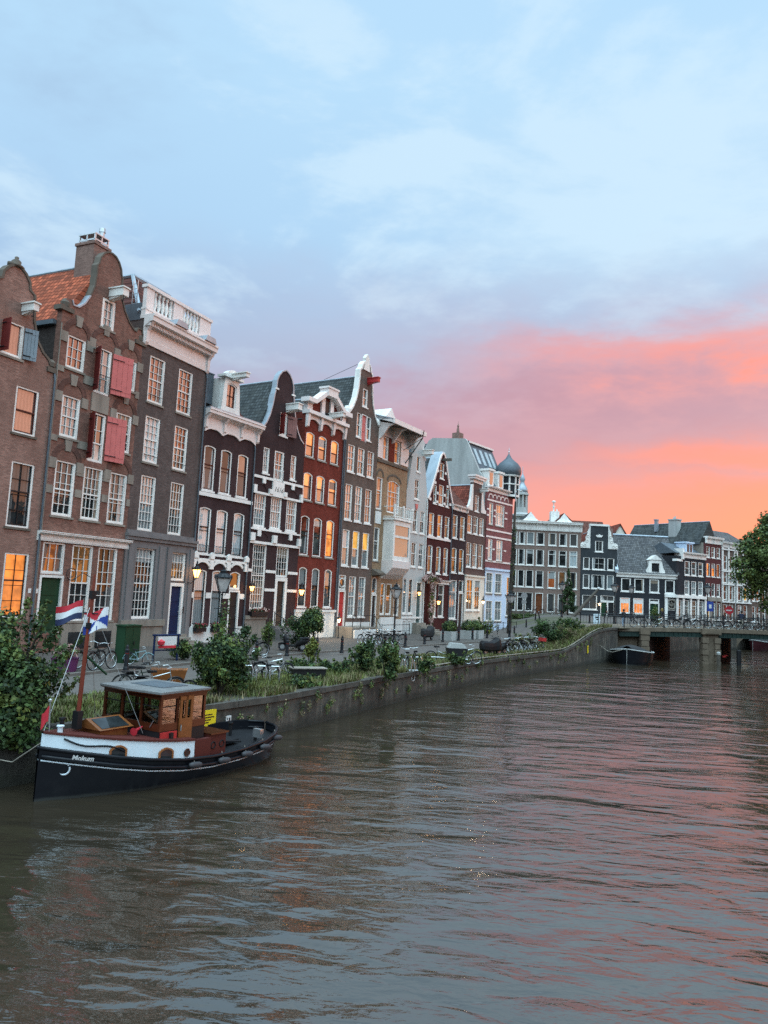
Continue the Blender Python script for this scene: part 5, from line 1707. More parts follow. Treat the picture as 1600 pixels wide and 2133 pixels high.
H.walls(rect(x0, 2, x1, 9.3), 'bf3', 9, x0, x1, 2, 9.3)
H.b('number_plate', 'white', MB().box(6.5, 6.75, -.03, -.003, 4.5, 4.65))
H.cornice(x0 - .15, x1 + .1, 9.2, 9.85, .35, 'white')
H.b('roof', 'tilegreyx', MB().prism([(-.25, 9.86), (4.4, 15.9), (9, 9.86)], x0 + .1, x1 + .4, 0, 'x'))
H.b('verge', 'zinc', MB().prism([(-.3, 9.8), (-.3, 10.3), (4.4, 16.35), (9, 10.3), (9, 9.8)], x0 - .35, x0 + .1, 0, 'x'))
H.b('ridge_cap', 'zinc', MB().tube([(x0, 4.4, 15.95), (x1 + .4, 4.4, 15.95)], .16, 6))
H.b('chimney', 'chim', MB().box(-.3, .4, 4.0, 4.8, 15.5, 16.8).lathe([(.14, 16.8), (.12, 17.3)], (.05, 4.4, 0), 8))
dm = MB().plate([(4.3, 9.95), (7.0, 9.95), (7.05, 10.3), (6.75, 10.9), (6.6, 11.7), (6.35, 12.0), (6.2, 12.0), (5.65, 12.6), (5.1, 12.0), (4.95, 12.0), (4.7, 11.7), (4.55, 10.9), (4.25, 10.3)], [rect(5.05, 10.1, 6.2, 11.5)], -.1, .2)
dm.box(4.8, 6.5, .2, 2.4, 10, 11.9)
d_ = H.b('dormer', 'white', dm)
MB().box(5.05, 6.2, .1, .14, 10.1, 11.5).build('pane', 'g_matte', d_)
MB().prism([(4.7, 12.0), (5.65, 12.75), (6.6, 12.0)], -.2, 1.6).build('dormer_cap', 'white', d_)
H.b('shop_surround', 'white', MB().box(7.05, 7.45, -.2, -.003, 3.0, 6.5).box(7.0, x1 + .2, -.35, -.003, 6.5, 6.95))
rg = MB().ring((8.1, -.06, 5.45), .68, .12, 'y', 20, 6).ring((8.1, -.05, 5.45), .25, .07, 'y', 14, 5)
H.b('round_sign', 'stone', rg.box(7.5, 8.7, -.05, -.03, 5.43, 5.49).box(8.07, 8.13, -.055, -.03, 4.85, 6.05))

H = House('corner_shop_house', 'narrow black house with white shop front columns turning the far corner', (44.31, 111.85), 55, FAR)
x0, x1 = 0.0, 7.65
for i, a in enumerate((2.13, 3.88, 5.7)):
    H.win(a, 9.99, a + 1.35, 12.15, 1, 2, 'g_mattegrey', split=.5, sill='white', cas=.14)
    H.win(a, 7.0, a + 1.3, 9.18, 2, 2, 'g_lace' if i else 'g_mattegrey', split=.5, sill='white', cas=.14)
H.win(.6, 3.6, 1.4, 6.2, 1, 2, 'g_dim', split=.6, sill=None)
H.win(2.0, 3.4, 3.3, 6.2, 2, 2, 'g_matte', split=.7, sill=None)
H.win(3.9, 3.4, 5.2, 6.2, 2, 2, 'g_dim', split=.7, sill=None)
H.win(5.9, 3.4, 7.2, 6.2, 2, 2, 'g_matte', split=.7, sill=None)
H.walls(rect(x0, 2, x1, 12.8), 'bf3', 7, x0, x1, 2, 12.8)
H.cornice(1.3, x1 + .1, 12.6, 13.5, .5, 'white')
H.b('cornice_return', 'white', MB().box(-.1, 1.5, -.1, .6, 12.0, 12.35).box(1.2, 1.6, -.3, 1.2, 12.35, 14.0))
sh = MB().box(x0 - .1, x1 + .05, -.3, -.003, 6.5, 6.95)
for a in (-.05, 1.5, 3.4, 5.35, 7.3):
    sh.box(a, a + .4, -.18, -.003, 3.0, 6.5)
H.b('shop_surround', 'white', sh)
H.b('roof', 'lead', MB().prism([(.2, 13.3), (2.8, 14.9), (6.8, 13.0)], x0 + .1, x1 - .05, 0, 'x'))
H.b('dormer', 'bluewhite', MB().box(3.4, 5.2, .6, 2.4, 13.4, 15.0).box(3.2, 5.4, .4, 2.5, 15.0, 15.2))
H.b('dormer_pane', 'g_mattegrey', MB().box(3.6, 4.2, .55, .599, 13.6, 14.8).box(4.4, 5.0, .55, .599, 13.6, 14.8))

H = House('brick_house', 'dark red house with orange lit middle windows and large grey roof, past the far corner', (44.31, 111.85), 55, FAR)
x0, x1 = 7.68, 12.1
for i, a in enumerate((7.9, 9.38, 10.8)):
    H.win(a, 13.1, a + .98, 14.8, 1, 2, 'g_mattegrey', split=.5, sill='white')
    H.win(a, 10.12, a + .98, 12.2, 1, 2, 'g_lit_skyglow' if i < 2 else 'g_warm', split=.5, sill='white', sash='sashred')
    H.win(a, 7.0, a + .95, 9.05, 1, 2, 'g_mattegrey', split=.5, sill='white')
    H.win(a, 3.4, a + 1.0, 6.0, 1, 1, 'g_yellow' if i == 0 else 'g_mattegrey', split=0, sill='white')
H.walls(rect(x0, 2, x1, 15.4), 'bf4', 14, x0, x1, 2, 15.4, 'stone')
H.b('ground_floor_front', 'stone', MB().box(x0, x1, -.12, -.003, 6.3, 6.9).box(x0, 7.88, -.1, -.003, 2.6, 6.3).box(11.85, x1, -.1, -.003, 2.6, 6.3).box(8.92, 9.36, -.1, -.003, 2.6, 6.3).box(10.4, 10.78, -.1, -.003, 2.6, 6.3))
H.cornice(x0 - .1, x1 + .2, 15.3, 16.4, .5, 'white', 3)
H.gable_roof(x0 - .3, x1 + .2, 15.3, 10.2, 19.0, .8, 15, 'tilegrey')
H.b('chimney', 'cement', MB().box(8.3, 9.6, 5.5, 7.0, 16, 19.3).box(8.2, 9.7, 5.4, 7.1, 19.3, 19.5).lathe([(.13, 19.5), (.1, 20.0)], (8.7, 6, 0), 8).lathe([(.13, 19.5), (.1, 19.9)], (9.2, 6.6, 0), 8))
H.b('chimney', 'zinc', MB().box(8.9, 9.4, 9.6, 10.1, 17.6, 19.5).box(8.82, 9.48, 9.52, 10.18, 19.5, 19.7))

H = House('pilaster_house', 'grey stone house with pale pilasters, partly behind the tree at the right', (44.31, 111.85), 55, FAR)
x0, x1 = 12.12, 20.85
for i, a in enumerate((12.7, 14.4, 16.9, 18.7)):
    for z0_, z1_, p_ in ((11.4, 13.7, 'g_mattegrey'), (9.3, 11.0, 'g_mattegrey'), (6.6, 8.9, 'g_yellow' if i == 3 else 'g_matte'), (3.3, 5.9, 'g_matte')):
        H.win(a, z0_, a + 1.1, z1_, 1, 2, p_, split=.6, sill='stone')
H.walls(rect(x0, 2, x1, 15.4), 'bf6', 11, x0, x1, 2, 15.4)
pl_ = MB()
for a in (x0 + .05, 13.95, 15.7, 16.4, 18.2, 20.1):
    pl_.box(a, a + .38, -.14, -.003, 6.4, 15.0)
for z_ in (6.2, 9.0, 11.1, 14.6):
    pl_.box(x0, x1, -.22, -.004, z_, z_ + .22)
H.b('pilaster', 'whitewash', pl_)
H.cornice(x0, x1, 15.0, 15.9, .5, 'whitewash', 5)
H.b('roof', 'tilegreyx', MB().prism([(0, 15.8), (4, 18.2), (10, 15.8)], x0, x1, 0, 'x'))

H = House('brick_house', 'brown brick house with pale sills, half hidden by the tree at the right edge', (44.31, 111.85), 55, FAR)
x0, x1 = 20.88, 30
for a in (21.3, 22.7, 24.5, 26.4, 28):
    for z0_, z1_, p_ in ((9.7, 11.6, 'g_matte'), (6.7, 8.7, 'g_dim'), (3.2, 5.8, 'g_matte')):
        H.win(a, z0_, a + 1.0, z1_, 1, 2, p_, split=.6, sill='white')
H.walls(rect(x0, 2, x1, 12.6), 'bf6', 11, x0, x1, 2, 12.6)
H.cornice(x0, x1, 12.3, 13.1, .5, 'stone')
H.b('roof', 'tilegreyx', MB().prism([(0, 13), (4, 15.6), (10, 13)], x0, x1, 0, 'x'))

# roofs seen over the top
H = House('background_house', 'long brown tiled roof rising behind the slate dark gable house', (29.3, 121), 90, 'roofs behind the far houses')
H.b('wall', 'bf6', MB().box(0, 7.5, .2, 8, 2, 14.5))
H.b('roof', 'tilebrownx', MB().prism([(-.2, 14.5), (4, 18.8), (8.4, 14.5)], -.2, 7.7, 0, 'x'))
H = House('background_house', 'small red roofed gable peeping over the ridge of the low corner house', (39.2, 127), 90, 'roofs behind the far houses')
H.b('wall', 'cream', MB().prism([(0, 2), (0, 16.2), (1.4, 18.6), (2.8, 16.2), (2.8, 2)], 0, 6))
H.b('roof', 'tilered', MB().prism([(-.3, 16.1), (1.4, 18.9), (3.1, 16.1), (1.4, 18.6)], -.2, 6.2))

# church tower
e = empty('church_tower', (32.0, 172, 0), 0, 'slender grey openwork church tower rising far behind the rooftops', 'tower')
MB().lathe([(2.0, 2), (1.9, 24), (2.3, 24.2), (2.3, 24.7), (1.3, 25.2)], n=8).build('shaft', 'cement', e)
tb = MB()
for k in range(8):
    a = 2 * math.pi * k / 8
    tb.tube([(1.25 * math.cos(a), 1.25 * math.sin(a), 25.0), (1.15 * math.cos(a), 1.15 * math.sin(a), 29.4)], .2, 6)
tb.lathe([(1.4, 25.0), (1.3, 26.4)], n=8).lathe([(1.55, 29.3), (1.5, 29.8), (1.1, 30.0)], n=8).lathe([(.55, 25), (.55, 29.4)], n=8)
tb.build('lantern', 'cement', e)
MB().lathe([(1.3, 29.9), (1.35, 30.6), (1.0, 31.3), (.6, 31.9), (.5, 32.6), (.7, 33.0), (.4, 33.8), (.1, 34.4), (.06, 36), (0, 36.2)], n=12).build('dome', 'zinc', e, smooth=True)


# ------------------------------------------------------------------ boats
def hull_mesh(st, name, mats, parent, nz=7, keel=-.35):
    """st: (x, half breadth at rail, half breadth at waterline, rail height, inner)"""
    mb = MB()
    rows = []
    for x, br_, bw, zr in st:
        row = []
        for k in range(nz):
            t = k / (nz - 1)
            z = keel + (zr - keel) * t
            tw = (0 - keel) / (zr - keel)
            if t <= tw:
                q = t / tw
                y = bw * (.72 + .28 * q)
            else:
                q = (t - tw) / (1 - tw)
                y = bw + (br_ - bw) * q ** .8
            row.append((x, y, z))
        rows.append(row)
    for sg in (1, -1):
        vs = [(a, sg * b_, c_) for r_ in rows for a, b_, c_ in r_]
        fs = [(i * nz + k, i * nz + k + 1, (i + 1) * nz + k + 1, (i + 1) * nz + k) for i in range(len(rows) - 1) for k in range(nz - 1)]
        mb.add(vs, fs)
    return mb.build(name, mats, parent, smooth=True)


m, nt, b = base('hullblack', .3, 0, .2)
k = noise(nt, ocoord(nt), 3, 5, .7).ss(.45, .8)
s_ = nd(nt, 'ShaderNodeSeparateXYZ', {0: ocoord(nt)})
wl = (E(nt, s_.outputs[2]) + (noise(nt, ocoord(nt), 2.5, 4) - .5) * .06).ss(.10, .03)
put(nt, b.inputs['Base Color'], mixc(nt, wl * .6, mixc(nt, k * .5, (.006, .007, .010), (.016, .017, .020)), (.06, .065, .06)))
m, nt, b = base('flagcloth', .8)
for nm, c_ in (('flagred', (.50, .03, .045)), ('flagwhite', (.72, .72, .74)), ('flagblue', (.025, .055, .28)), ('flagnavy', (.03, .04, .10)), ('deckred', (.085, .018, .014)), ('yellow', (.72, .55, .02)), ('signwhite', (.62, .63, .62)), ('rubber', (.045, .045, .05)), ('cabinwhite', (.62, .72, .78))):
    paint(nm, c_, .6, .1)
paint('roofgrey', (.17, .17, .17), .6, .35, 3, streak=True)
paint('varnish', (.070, .018, .008), .22, .4, 3.0)
paint('varnishlight', (.19, .068, .022), .25, .35, 3.0)
glass('g_boat', (.02, .024, .026), ior=1.5)
m, nt, b = base('g_clear', .0)
gl = nd(nt, 'ShaderNodeBsdfGlossy', {'Roughness': .0, 'Color': (1, 1, 1)})
tr = nd(nt, 'ShaderNodeBsdfTransparent', {'Color': (.50, .55, .54)})
mx = nd(nt, 'ShaderNodeMixShader', {0: .10, 1: tr.outputs[0], 2: gl.outputs[0]})
nt.links.new(mx.outputs[0], nt.nodes['Material Output'].inputs['Surface'])

BO = (-3.62, 23.58)
byaw = math.atan2(-.853, -.524)
boat = empty('tugboat', (BO[0], BO[1], 0), byaw, 'small black and white tugboat with varnished wheelhouse, moored at the left quay', 'boat')
st = [(-.42, .02, .01, .80), (-.30, .46, .32, .79), (0, .86, .64, .76), (.5, 1.16, .95, .70), (1.2, 1.38, 1.2, .63), (2.2, 1.48, 1.3, .57), (3.3, 1.48, 1.3, .55), (4.3, 1.42, 1.22, .61),
      (5.2, 1.27, 1.03, .73), (6.0, .98, .73, .87), (6.6, .65, .44, .99), (7.0, .36, .22, 1.07), (7.3, .11, .06, 1.13), (7.42, .035, .02, 1.16)]
hu = hull_mesh(st, 'hull', 'hullblack', boat)
xsn = [q[0] for q in st]


def rail(x, j):
    return float(np.interp(x, xsn, [q[j] for q in st]))


# rubbing strake and white line along the side
for nm, mt, dzz, r_, oo in (('strake', 'hullblack', -.16, .05, .02), ('white_line', 'cabinwhite', -.25, .018, .0)):
    for sg in (1, -1):
        pts = []
        for x in np.linspace(-.41, 7.38, 44):
            zr = rail(x, 3)
            q = max(0.0, (zr + dzz) / zr)
            y = rail(x, 2) + (rail(x, 1) - rail(x, 2)) * q ** .8
            pts.append((x, sg * (y + oo), zr + dzz))
        MB().tube(pts, r_, 6).build(nm, mt, boat, smooth=True)
# rail cap
for sg in (1, -1):
    MB().tube([(x, sg * (rail(x, 1) - .01), rail(x, 3) + .02) for x in np.linspace(-.41, 7.42, 44)], .045, 6).build('rail', 'hullblack', boat, smooth=True)
# deck
mb = MB()
X = np.linspace(-.35, 7.3, 30)
vs = []
for x in X:
    vs += [(x, rail(x, 1) - .06, rail(x, 3) - .22), (x, -rail(x, 1) + .06, rail(x, 3) - .22)]
mb.add(vs, [(2 * i, 2 * i + 1, 2 * i + 3, 2 * i + 2) for i in range(len(X) - 1)])
mb.build('deck', 'black', boat)
# raised white fore cabin following the hull
mb, tp = MB(), MB()
X = np.linspace(3.85, 7.36, 26)
vs, vt = [], []
hgt = lambda x: 1.02 + .46 * ((x - 3.85) / 3.5) ** 1.3
for x in X:
    yy = max(.03, rail(x, 1) - (.17 if x < 5.5 else .17 - .12 * (x - 5.5) / 1.9))
    vs += [(x, yy, rail(x, 3) - .24), (x, yy - .015, hgt(x)), (x, -yy + .015, hgt(x)), (x, -yy, rail(x, 3) - .24)]
    vt += [(x, yy + .015, hgt(x) + .004), (x, -yy - .015, hgt(x) + .004), (x, yy + .015, hgt(x) + .05), (x, -yy - .015, hgt(x) + .05)]
mb.add(vs, [(4 * i + k, 4 * i + k + 1, 4 * i + k + 5, 4 * i + k + 4) for i in range(25) for k in (0, 2)] + [(0, 3, 2, 1), (100, 101, 102, 103)])
mb.build('cabin_side', 'cabinwhite', boat)
tp.add(vt, [(4 * i + 2, 4 * i + 3, 4 * i + 7, 4 * i + 6) for i in range(25)] + [(4 * i, 4 * i + 2, 4 * i + 6, 4 * i + 4) for i in range(25)] + [(4 * i + 1, 4 * i + 5, 4 * i + 7, 4 * i + 3) for i in range(25)] + [(0, 1, 3, 2)])
tp.build('cabin_top', 'deckred', boat)


def side_y(x, o=0.0):
    return rail(x, 1) - (.17 if x < 5.5 else .17 - .12 * (x - 5.5) / 1.9) + o


def on_side(name, x0_, x1_, shape, th, mats, parent):
    """a thin plate lying on the port side of the fore cabin"""
    a = Vector((x0_, side_y(x0_)))
    c_ = Vector((x1_, side_y(x1_)))
    ang = math.atan2(c_.y - a.y, c_.x - a.x)
    o = shape.build(name, mats, parent, (a.x, a.y, 0))
    o.rotation_euler.z = ang
    return o


for xa in (4.52, 5.72):
    L = .42
    z_ = rail(xa, 3) - .02
    fr_ = MB().plate(arched(0, z_, L, z_ + .34, .1), [arched(.045, z_ - .0 + .03, L - .045, z_ + .30, .08)], -.02, .035)
    fo = on_side('port_window', xa, xa + L, fr_, 0, 'woodlight', boat)
    MB().plate(arched(.03, z_ + .01, L - .03, z_ + .32, .09), [], .0, .02).build('pane', 'g_boat', fo)
ph = MB().ring((.0, .012, rail(4.1, 3) + .16), .085, .02, 'y', 16, 6)
po_ = on_side('porthole', 4.1, 4.3, ph, 0, 'varnish', boat)
MB().lathe([(.08, 0), (.08, .02)], n=14).build('pane', 'g_boat', po_).matrix_local = Matrix.Translation((0, .0, rail(4.1, 3) + .16)) @ Matrix.Rotation(R(-90), 4, 'X')
# black curl painted on the bow
cv_ = []
for t in np.linspace(0, 1, 14):
    x = 7.0 - 1.25 * t
    z_ = 1.36 - .40 * t - .10 * math.sin(math.pi * 2 * t) * .6
    cv_.append((x, side_y(x, .012), z_))
MB().tube(cv_, .02, 5).build('bow_stripe', 'hullblack', boat)
# bulwark black band with the name at the bow
nmx = 6.72
tx_ = text_mesh('Mokum', .155, 'name_lettering', 'signwhite', boat, .12, .004, .004)
ya, yb = rail(6.9, 1), rail(6.45, 1)
dirv = Vector((6.45 - 6.9, yb - ya, -.06)).normalized()
upv = Vector((0, .12, 1)).normalized()
nv = dirv.cross(upv).normalized()
upv = nv.cross(dirv)
mm = Matrix((dirv, upv, nv)).transposed().to_4x4()
mm.translation = Vector((6.675, rail(6.675, 1) - .005, rail(6.675, 3) - .085)) + nv * .03
tx_.matrix_local = mm
MB().ring((0, 0, 0), .12, .022, 'y', 18, 6).build('hawse_ring', 'cabinwhite', boat, (6.95, rail(6.95, 2) + .08, .68), R(-42))
# wheelhouse
W0, W1, Y0, Y1, ZB_, ZS, ZT = 3.22, 4.78, -1.22, .94, .92, 1.36, 2.22
wh = MB()
wh.box(W0, W1, Y0, Y1, ZB_, ZS - .06, 1)
pw = .07


def post(x, y):
    wh.box(x - pw / 2, x + pw / 2, y - pw / 2, y + pw / 2, ZS - .06, ZT)


for y in (Y0 + pw / 2, Y0 + (Y1 - Y0) / 3, Y0 + 2 * (Y1 - Y0) / 3, Y1 - pw / 2):
    post(W1 - pw / 2, y)
    post(W0 + pw / 2, y)
for x in (W0 + .48, W0 + .98):
    post(x, Y1 - pw / 2 - .002)
    post(x, Y0 + pw / 2 + .002)
for (a, c_, d_, f_) in ((W0 - .01, W1 + .01, Y1 - .08, Y1 + .01), (W0 - .01, W1 + .01, Y0 - .01, Y0 + .08), (W1 - .08, W1 + .012, Y0 + .081, Y1 - .081), (W0 - .012, W0 + .08, Y0 + .081, Y1 - .081)):
    wh.box(a, c_, d_, f_, ZS - .059, ZS + .12)
    wh.box(a, c_, d_, f_, ZT - .14, ZT)
wo = wh.build('wheelhouse', ['varnish', 'black'], boat)
MB().prism([(W0 - .06, Y0 - .08), (W1 + .10, Y0 - .08), (W1 + .22, (Y0 + Y1) / 2), (W1 + .10, Y1 + .10), (W0 - .06, Y1 + .10)], ZT + .01, ZT + .06, 0, 'z').build('roof', 'roofgrey', wo)
MB().box(W0 + .2, W1 - .5, Y0 + .4, Y1 - .5, ZT + .061, ZT + .075).build('roof_panel', 'lead', wo)
MB().prism([(W0 - .05, Y0 - .07), (W1 + .09, Y0 - .07), (W1 + .21, (Y0 + Y1) / 2), (W1 + .09, Y1 + .09), (W0 - .05, Y1 + .09)], ZT - .02, ZT + .009, 0, 'z').build('roof_trim', 'varnish', wo)
gp = MB()
gp.box(W1 - .04, W1 - .034, Y0 + .08, Y1 - .08, ZS + .1, ZT - .12).box(W0 + .5, W1 - .06, Y1 - .04, Y1 - .034, ZS + .1, ZT - .12).box(W0 + .06, W0 + .47, Y1 - .04, Y1 - .034, ZS + .1, ZT - .12)
gp.build('pane', 'g_clear', wo)
gb = MB()
for y0_, y1_ in ((Y0 + .07, Y0 + .55), (Y0 + .62, Y0 + 1.13), (Y0 + 1.21, Y1 - .07)):
    gb.box(W1 - .05, W1 - .02, y0_, y1_, ZS + .52, ZS + .545)
gb.box(W0 + 1.02, W1 - .08, Y1 - .05, Y1 - .02, ZS + .52, ZS + .545)
gb.build('window_bar', 'black', wo)
dr = MB().box(W0 + .5, W0 + .95, Y1 + .012, Y1 + .05, .72, ZS + .2).box(W0 + .5, W0 + .58, Y1 + .012, Y1 + .05, ZS + .2, ZT - .1).box(W0 + .87, W0 + .95, Y1 + .012, Y1 + .05, ZS + .2, ZT - .1).box(W0 + .69, W0 + .76, Y1 + .012, Y1 + .05, ZS + .2, ZT - .1).box(W0 + .58, W0 + .87, Y1 + .012, Y1 + .05, ZT - .2, ZT - .1)
d_ = dr.build('door', 'varnishlight', wo)
MB().tube([(W0 + .9, Y1 + .07, ZS - .1), (W0 + .9, Y1 + .07, ZS + .05)], .015, 5).build('handle', 'steel', d_)
MB().box(W0 + 1.02, W1 - .02, Y1 + .012, Y1 + .06, 1.04, 1.28).build('side_light_board', 'red', wo)
MB().box(W0 + 1.2, W0 + 1.28, Y1 + .06, Y1 + .14, 1.1, 1.26).build('side_light', 'black', wo)
ho = MB().lathe([(.025, 0), (.03, .15), (.045, .28), (.10, .38)], n=12)
h_ = ho.build('horn', 'flagred', wo)
h_.matrix_local = Matrix.Translation((W1 + .03, .35, ZS + .0)) @ Matrix.Rotation(R(100), 4, 'Y') @ Matrix.Rotation(R(-18), 4, 'X')
MB().tube([(W1 + .03, .62, ZS + .02), (W1 + .03, .74, ZS + .2)], .012, 4).build('wiper', 'steel', wo)
sw = MB().ring((0, 0, 0), .24, .025, 'x', 18, 6)
for k in range(6):
    a = k * math.pi / 3
    sw.tube([(0, 0, 0), (0, .32 * math.cos(a), .32 * math.sin(a))], .014, 4)
sw.build('steering_wheel', 'woodlight', wo, (W1 - .28, .25, ZS + .16))
MB().box(W0 + .1, W0 + .45, Y0 + .1, Y1 - .6, ZB_, ZS + .15).build('bench', 'woodlight', wo)
# skylight hatch, aft deckhouse, mast and fittings
sk = MB().box(5.2, 6.0, -.62, .28, 1.1, 1.42).prism([(-.72, 1.42), (.38, 1.42), (-.17, 1.64)], 5.1, 6.1, 0, 'x')
so_ = sk.build('skylight', 'varnishlight', boat)
MB().add([(5.2, .33, 1.452), (6.0, .33, 1.452), (6.0, -.10, 1.625), (5.2, -.10, 1.625)], [(0, 1, 2, 3)]).build('pane', 'g_boat', so_)
ah = MB().box(2.45, 3.09, -.9, 1.03, .32, 1.02).box(3.091, 3.83, .95, 1.10, .32, .97)
ao = ah.build('aft_cabin', 'deckred', boat)
MB().box(2.4, 3.09, -.96, 1.09, 1.021, 1.06).build('cabin_top', 'varnish', ao)
for x in (2.6, 2.93):
    MB().ring((x, 1.035, .74), .085, .018, 'y', 16, 5).build('porthole', 'black', ao)
for x, y, h_, r_ in ((.6, .5, .35, .05), (.6, -.5, .35, .05), (6.8, -.1, .42, .05),):
    MB().lathe([(r_, 0), (r_, h_), (r_ * 1.6, h_ + .01), (r_ * 1.6, h_ + .05)], n=10).build('bollard', 'black', boat, (x, y, rail(x, 3) - .22 if x < 3 else hgt(x) - .1))
MB().lathe([(.06, 0), (.06, .16), (.085, .17), (.085, .2), (.0, .21)], n=12).build('vent_cap', 'cabinwhite', boat, (6.95, .06, 1.42))
MB().tube([(1.3, .55, .55), (1.9, .45, .62)], .04, 6).box(1.1, 2.0, -.3, .3, .47, .56).build('deck_hatch', 'black', boat)
MB().box(.72, .86, .62, .9, .62, .86).build('deck_box', 'steel', boat)
# bulwark around the stern (inner face)
mb = MB()
X = np.linspace(-.38, 2.4, 18)
for sg in (1, -1):
    vs = []
    for x in X:
        vs += [(x, sg * max(.01, rail(x, 1) - .09), rail(x, 3) - .24), (x, sg * max(.01, rail(x, 1) - .07), rail(x, 3) + .06), (x, sg * rail(x, 1), rail(x, 3) + .06)]
    mb.add(vs, [(3 * i + k, 3 * i + k + 1, 3 * i + k + 4, 3 * i + k + 3) for i in range(17) for k in (0, 1)])
mb.build('bulwark', 'hullblack', boat)
for i, x in enumerate((.35, 1.25, 2.1, 3.0, 4.0)):
    fo = MB().lathe([(.0, -.21), (.05, -.2), (.075, -.12), (.08, 0), (.075, .12), (.05, .2), (0, .21)], n=10).build('fender', 'rubber', boat, smooth=True)
    fo.matrix_local = Matrix.Translation((x, rail(x, 1) + .06, rail(x, 3) - .12)) @ Matrix.Rotation(R(84), 4, 'Y')
    MB().tube([(0, -.03, 0), (.02, -.1, .2)], .012, 4).build('fender_rope', 'stone', boat, (x, rail(x, 1) + .06, rail(x, 3) - .10))
mst = MB().tube([(0, 0, 0), (-.06, .0, 1.9), (-.10, 0, 3.0), (-.12, 0, 3.7)], [.055, .05, .042, .025], 8)
mo = mst.build('mast', 'pole', boat, (6.28, -.25, 1.42))
MB().box(-.07, .07, -.10, .10, 0, .42).build('tabernacle', 'black', mo)
MB().tube([(-.10, -.28, 2.75), (-.10, .28, 2.75)], .018, 5).box(-.17, -.03, -.09, .09, 2.38, 2.52).box(-.17, -.05, -.06, .06, 3.1, 3.3).build('spreader', 'black', mo)
MB().tube([(-.05, .0, 1.75), (-.5, .12, 1.35), (-.62, .14, 1.25)], .03, 5).build('boom', 'darkgreen', mo)
sr = MB()
for a in ((-1.25, .9, -.15), (-1.2, -.85, -.15), (.95, .1, .05)):
    sr.tube([(-.1, 0, 3.0), a], .007, 4)
sr.build('rigging', 'steel', mo)
js = MB().tube([(7.15, -.05, 1.45), (7.2, -.05, 2.15)], .015, 5).lathe([(0, 0), (.045, .02), (.045, .06), (0, .09)], (7.2, -.05, 2.15), 8)
js.build('bow_staff', 'steel', boat)
mr = MB()
mr.tube([(7.3, -.1, 1.25), (7.5, -.8, .75), (7.6, -1.5, .75), (7.55, -2.0, 1.15)], .014, 4)
mr.build('mooring_rope', 'stone', boat)


def bw(x, y, z):
    ca, sa = math.cos(byaw), math.sin(byaw)
    return (BO[0] + x * ca - y * sa, BO[1] + x * sa + y * ca, z)


def flag(name, p, yaw, L, hgt_, colour, label, slope=-.25, n=26, k=18, amp=.10, mats=None):
    e_ = empty(name, p, yaw, label, 'flag', 'flags on the tugboat' if L > .4 else None)
    mb = MB()
    vs = []
    for i in range(n + 1):
        for j in range(k + 1):
            u, v_ = i / n, j / k
            vs.append((u * L * .95, amp * u * math.sin(5.2 * u + 1.2 * v_) + .02 * math.sin(11 * u), hgt_ * v_ + slope * L * u * (.6 + .4 * u) + .03 * math.sin(6 * u + v_)))
    fs, mi = [], []
    for i in range(n):
        for j in range(k):
            q = i * (k + 1) + j
            fs.append((q, q + k + 1, q + k + 2, q + 1))
            mi.append(colour((i + .5) / n, (j + .5) / k))
    mb.v, mb.f, mb.m = vs, fs, mi
    mb.build('cloth', mats, e_, smooth=True)
    MB().tube([(0, 0, -.06), (0, 0, hgt_ + .06)], .012, 5).build('hoist_rope', 'stone', e_)
    return e_


FM = ['flagred', 'flagwhite', 'flagblue', 'flagnavy']
fyaw = R(180 + 14)
p_ = (-7.38, 18.75, 4.0)
flag('flag', p_, fyaw, .66, .45, lambda u, v_: [2, 1, 0][min(2, int(v_ * 3))] if True else 0, 'red white and blue striped flag on the halyard nearer the bow', -.30, mats=['flagred', 'flagwhite', 'flagnavy'])


def gyron(u, v_):
    a = math.degrees(math.atan2((v_ - .5) * .75, u - .42)) % 360
    if u < .42:
        k_ = int(((a - 90) % 360) // 45)
        return [0, 1, 2, 1][k_ % 4] if k_ < 4 else [2, 1, 0, 1][k_ % 4]
    return 0 if v_ > .62 else (1 if v_ > .40 and a < 60 else 2)


def gyron2(u, v_):
    a = math.degrees(math.atan2((v_ - .5) * .75, u - .48)) % 360
    return [1, 0, 0, 1, 2, 0, 1, 2][int((a + 10) // 45) % 8] if u > .45 else [0, 1, 0, 1, 2, 1, 2, 1][int((a + 10) // 45) % 8]


p_ = (-6.62, 18.45, 3.82)
flag('flag', p_, fyaw, .60, .50, gyron2, 'red white and blue flag with wedge pattern meeting in its centre, right of the mast', -.30, mats=['flagred', 'flagwhite', 'flagblue'])
p_ = bw(7.2, -.05, 1.72)
flag('pennant', p_, R(200), .16, .34, lambda u, v_: 0, 'small limp red pennant on the bow staff of the tugboat', -1.2, 8, 8, .03, mats=['flagred'])

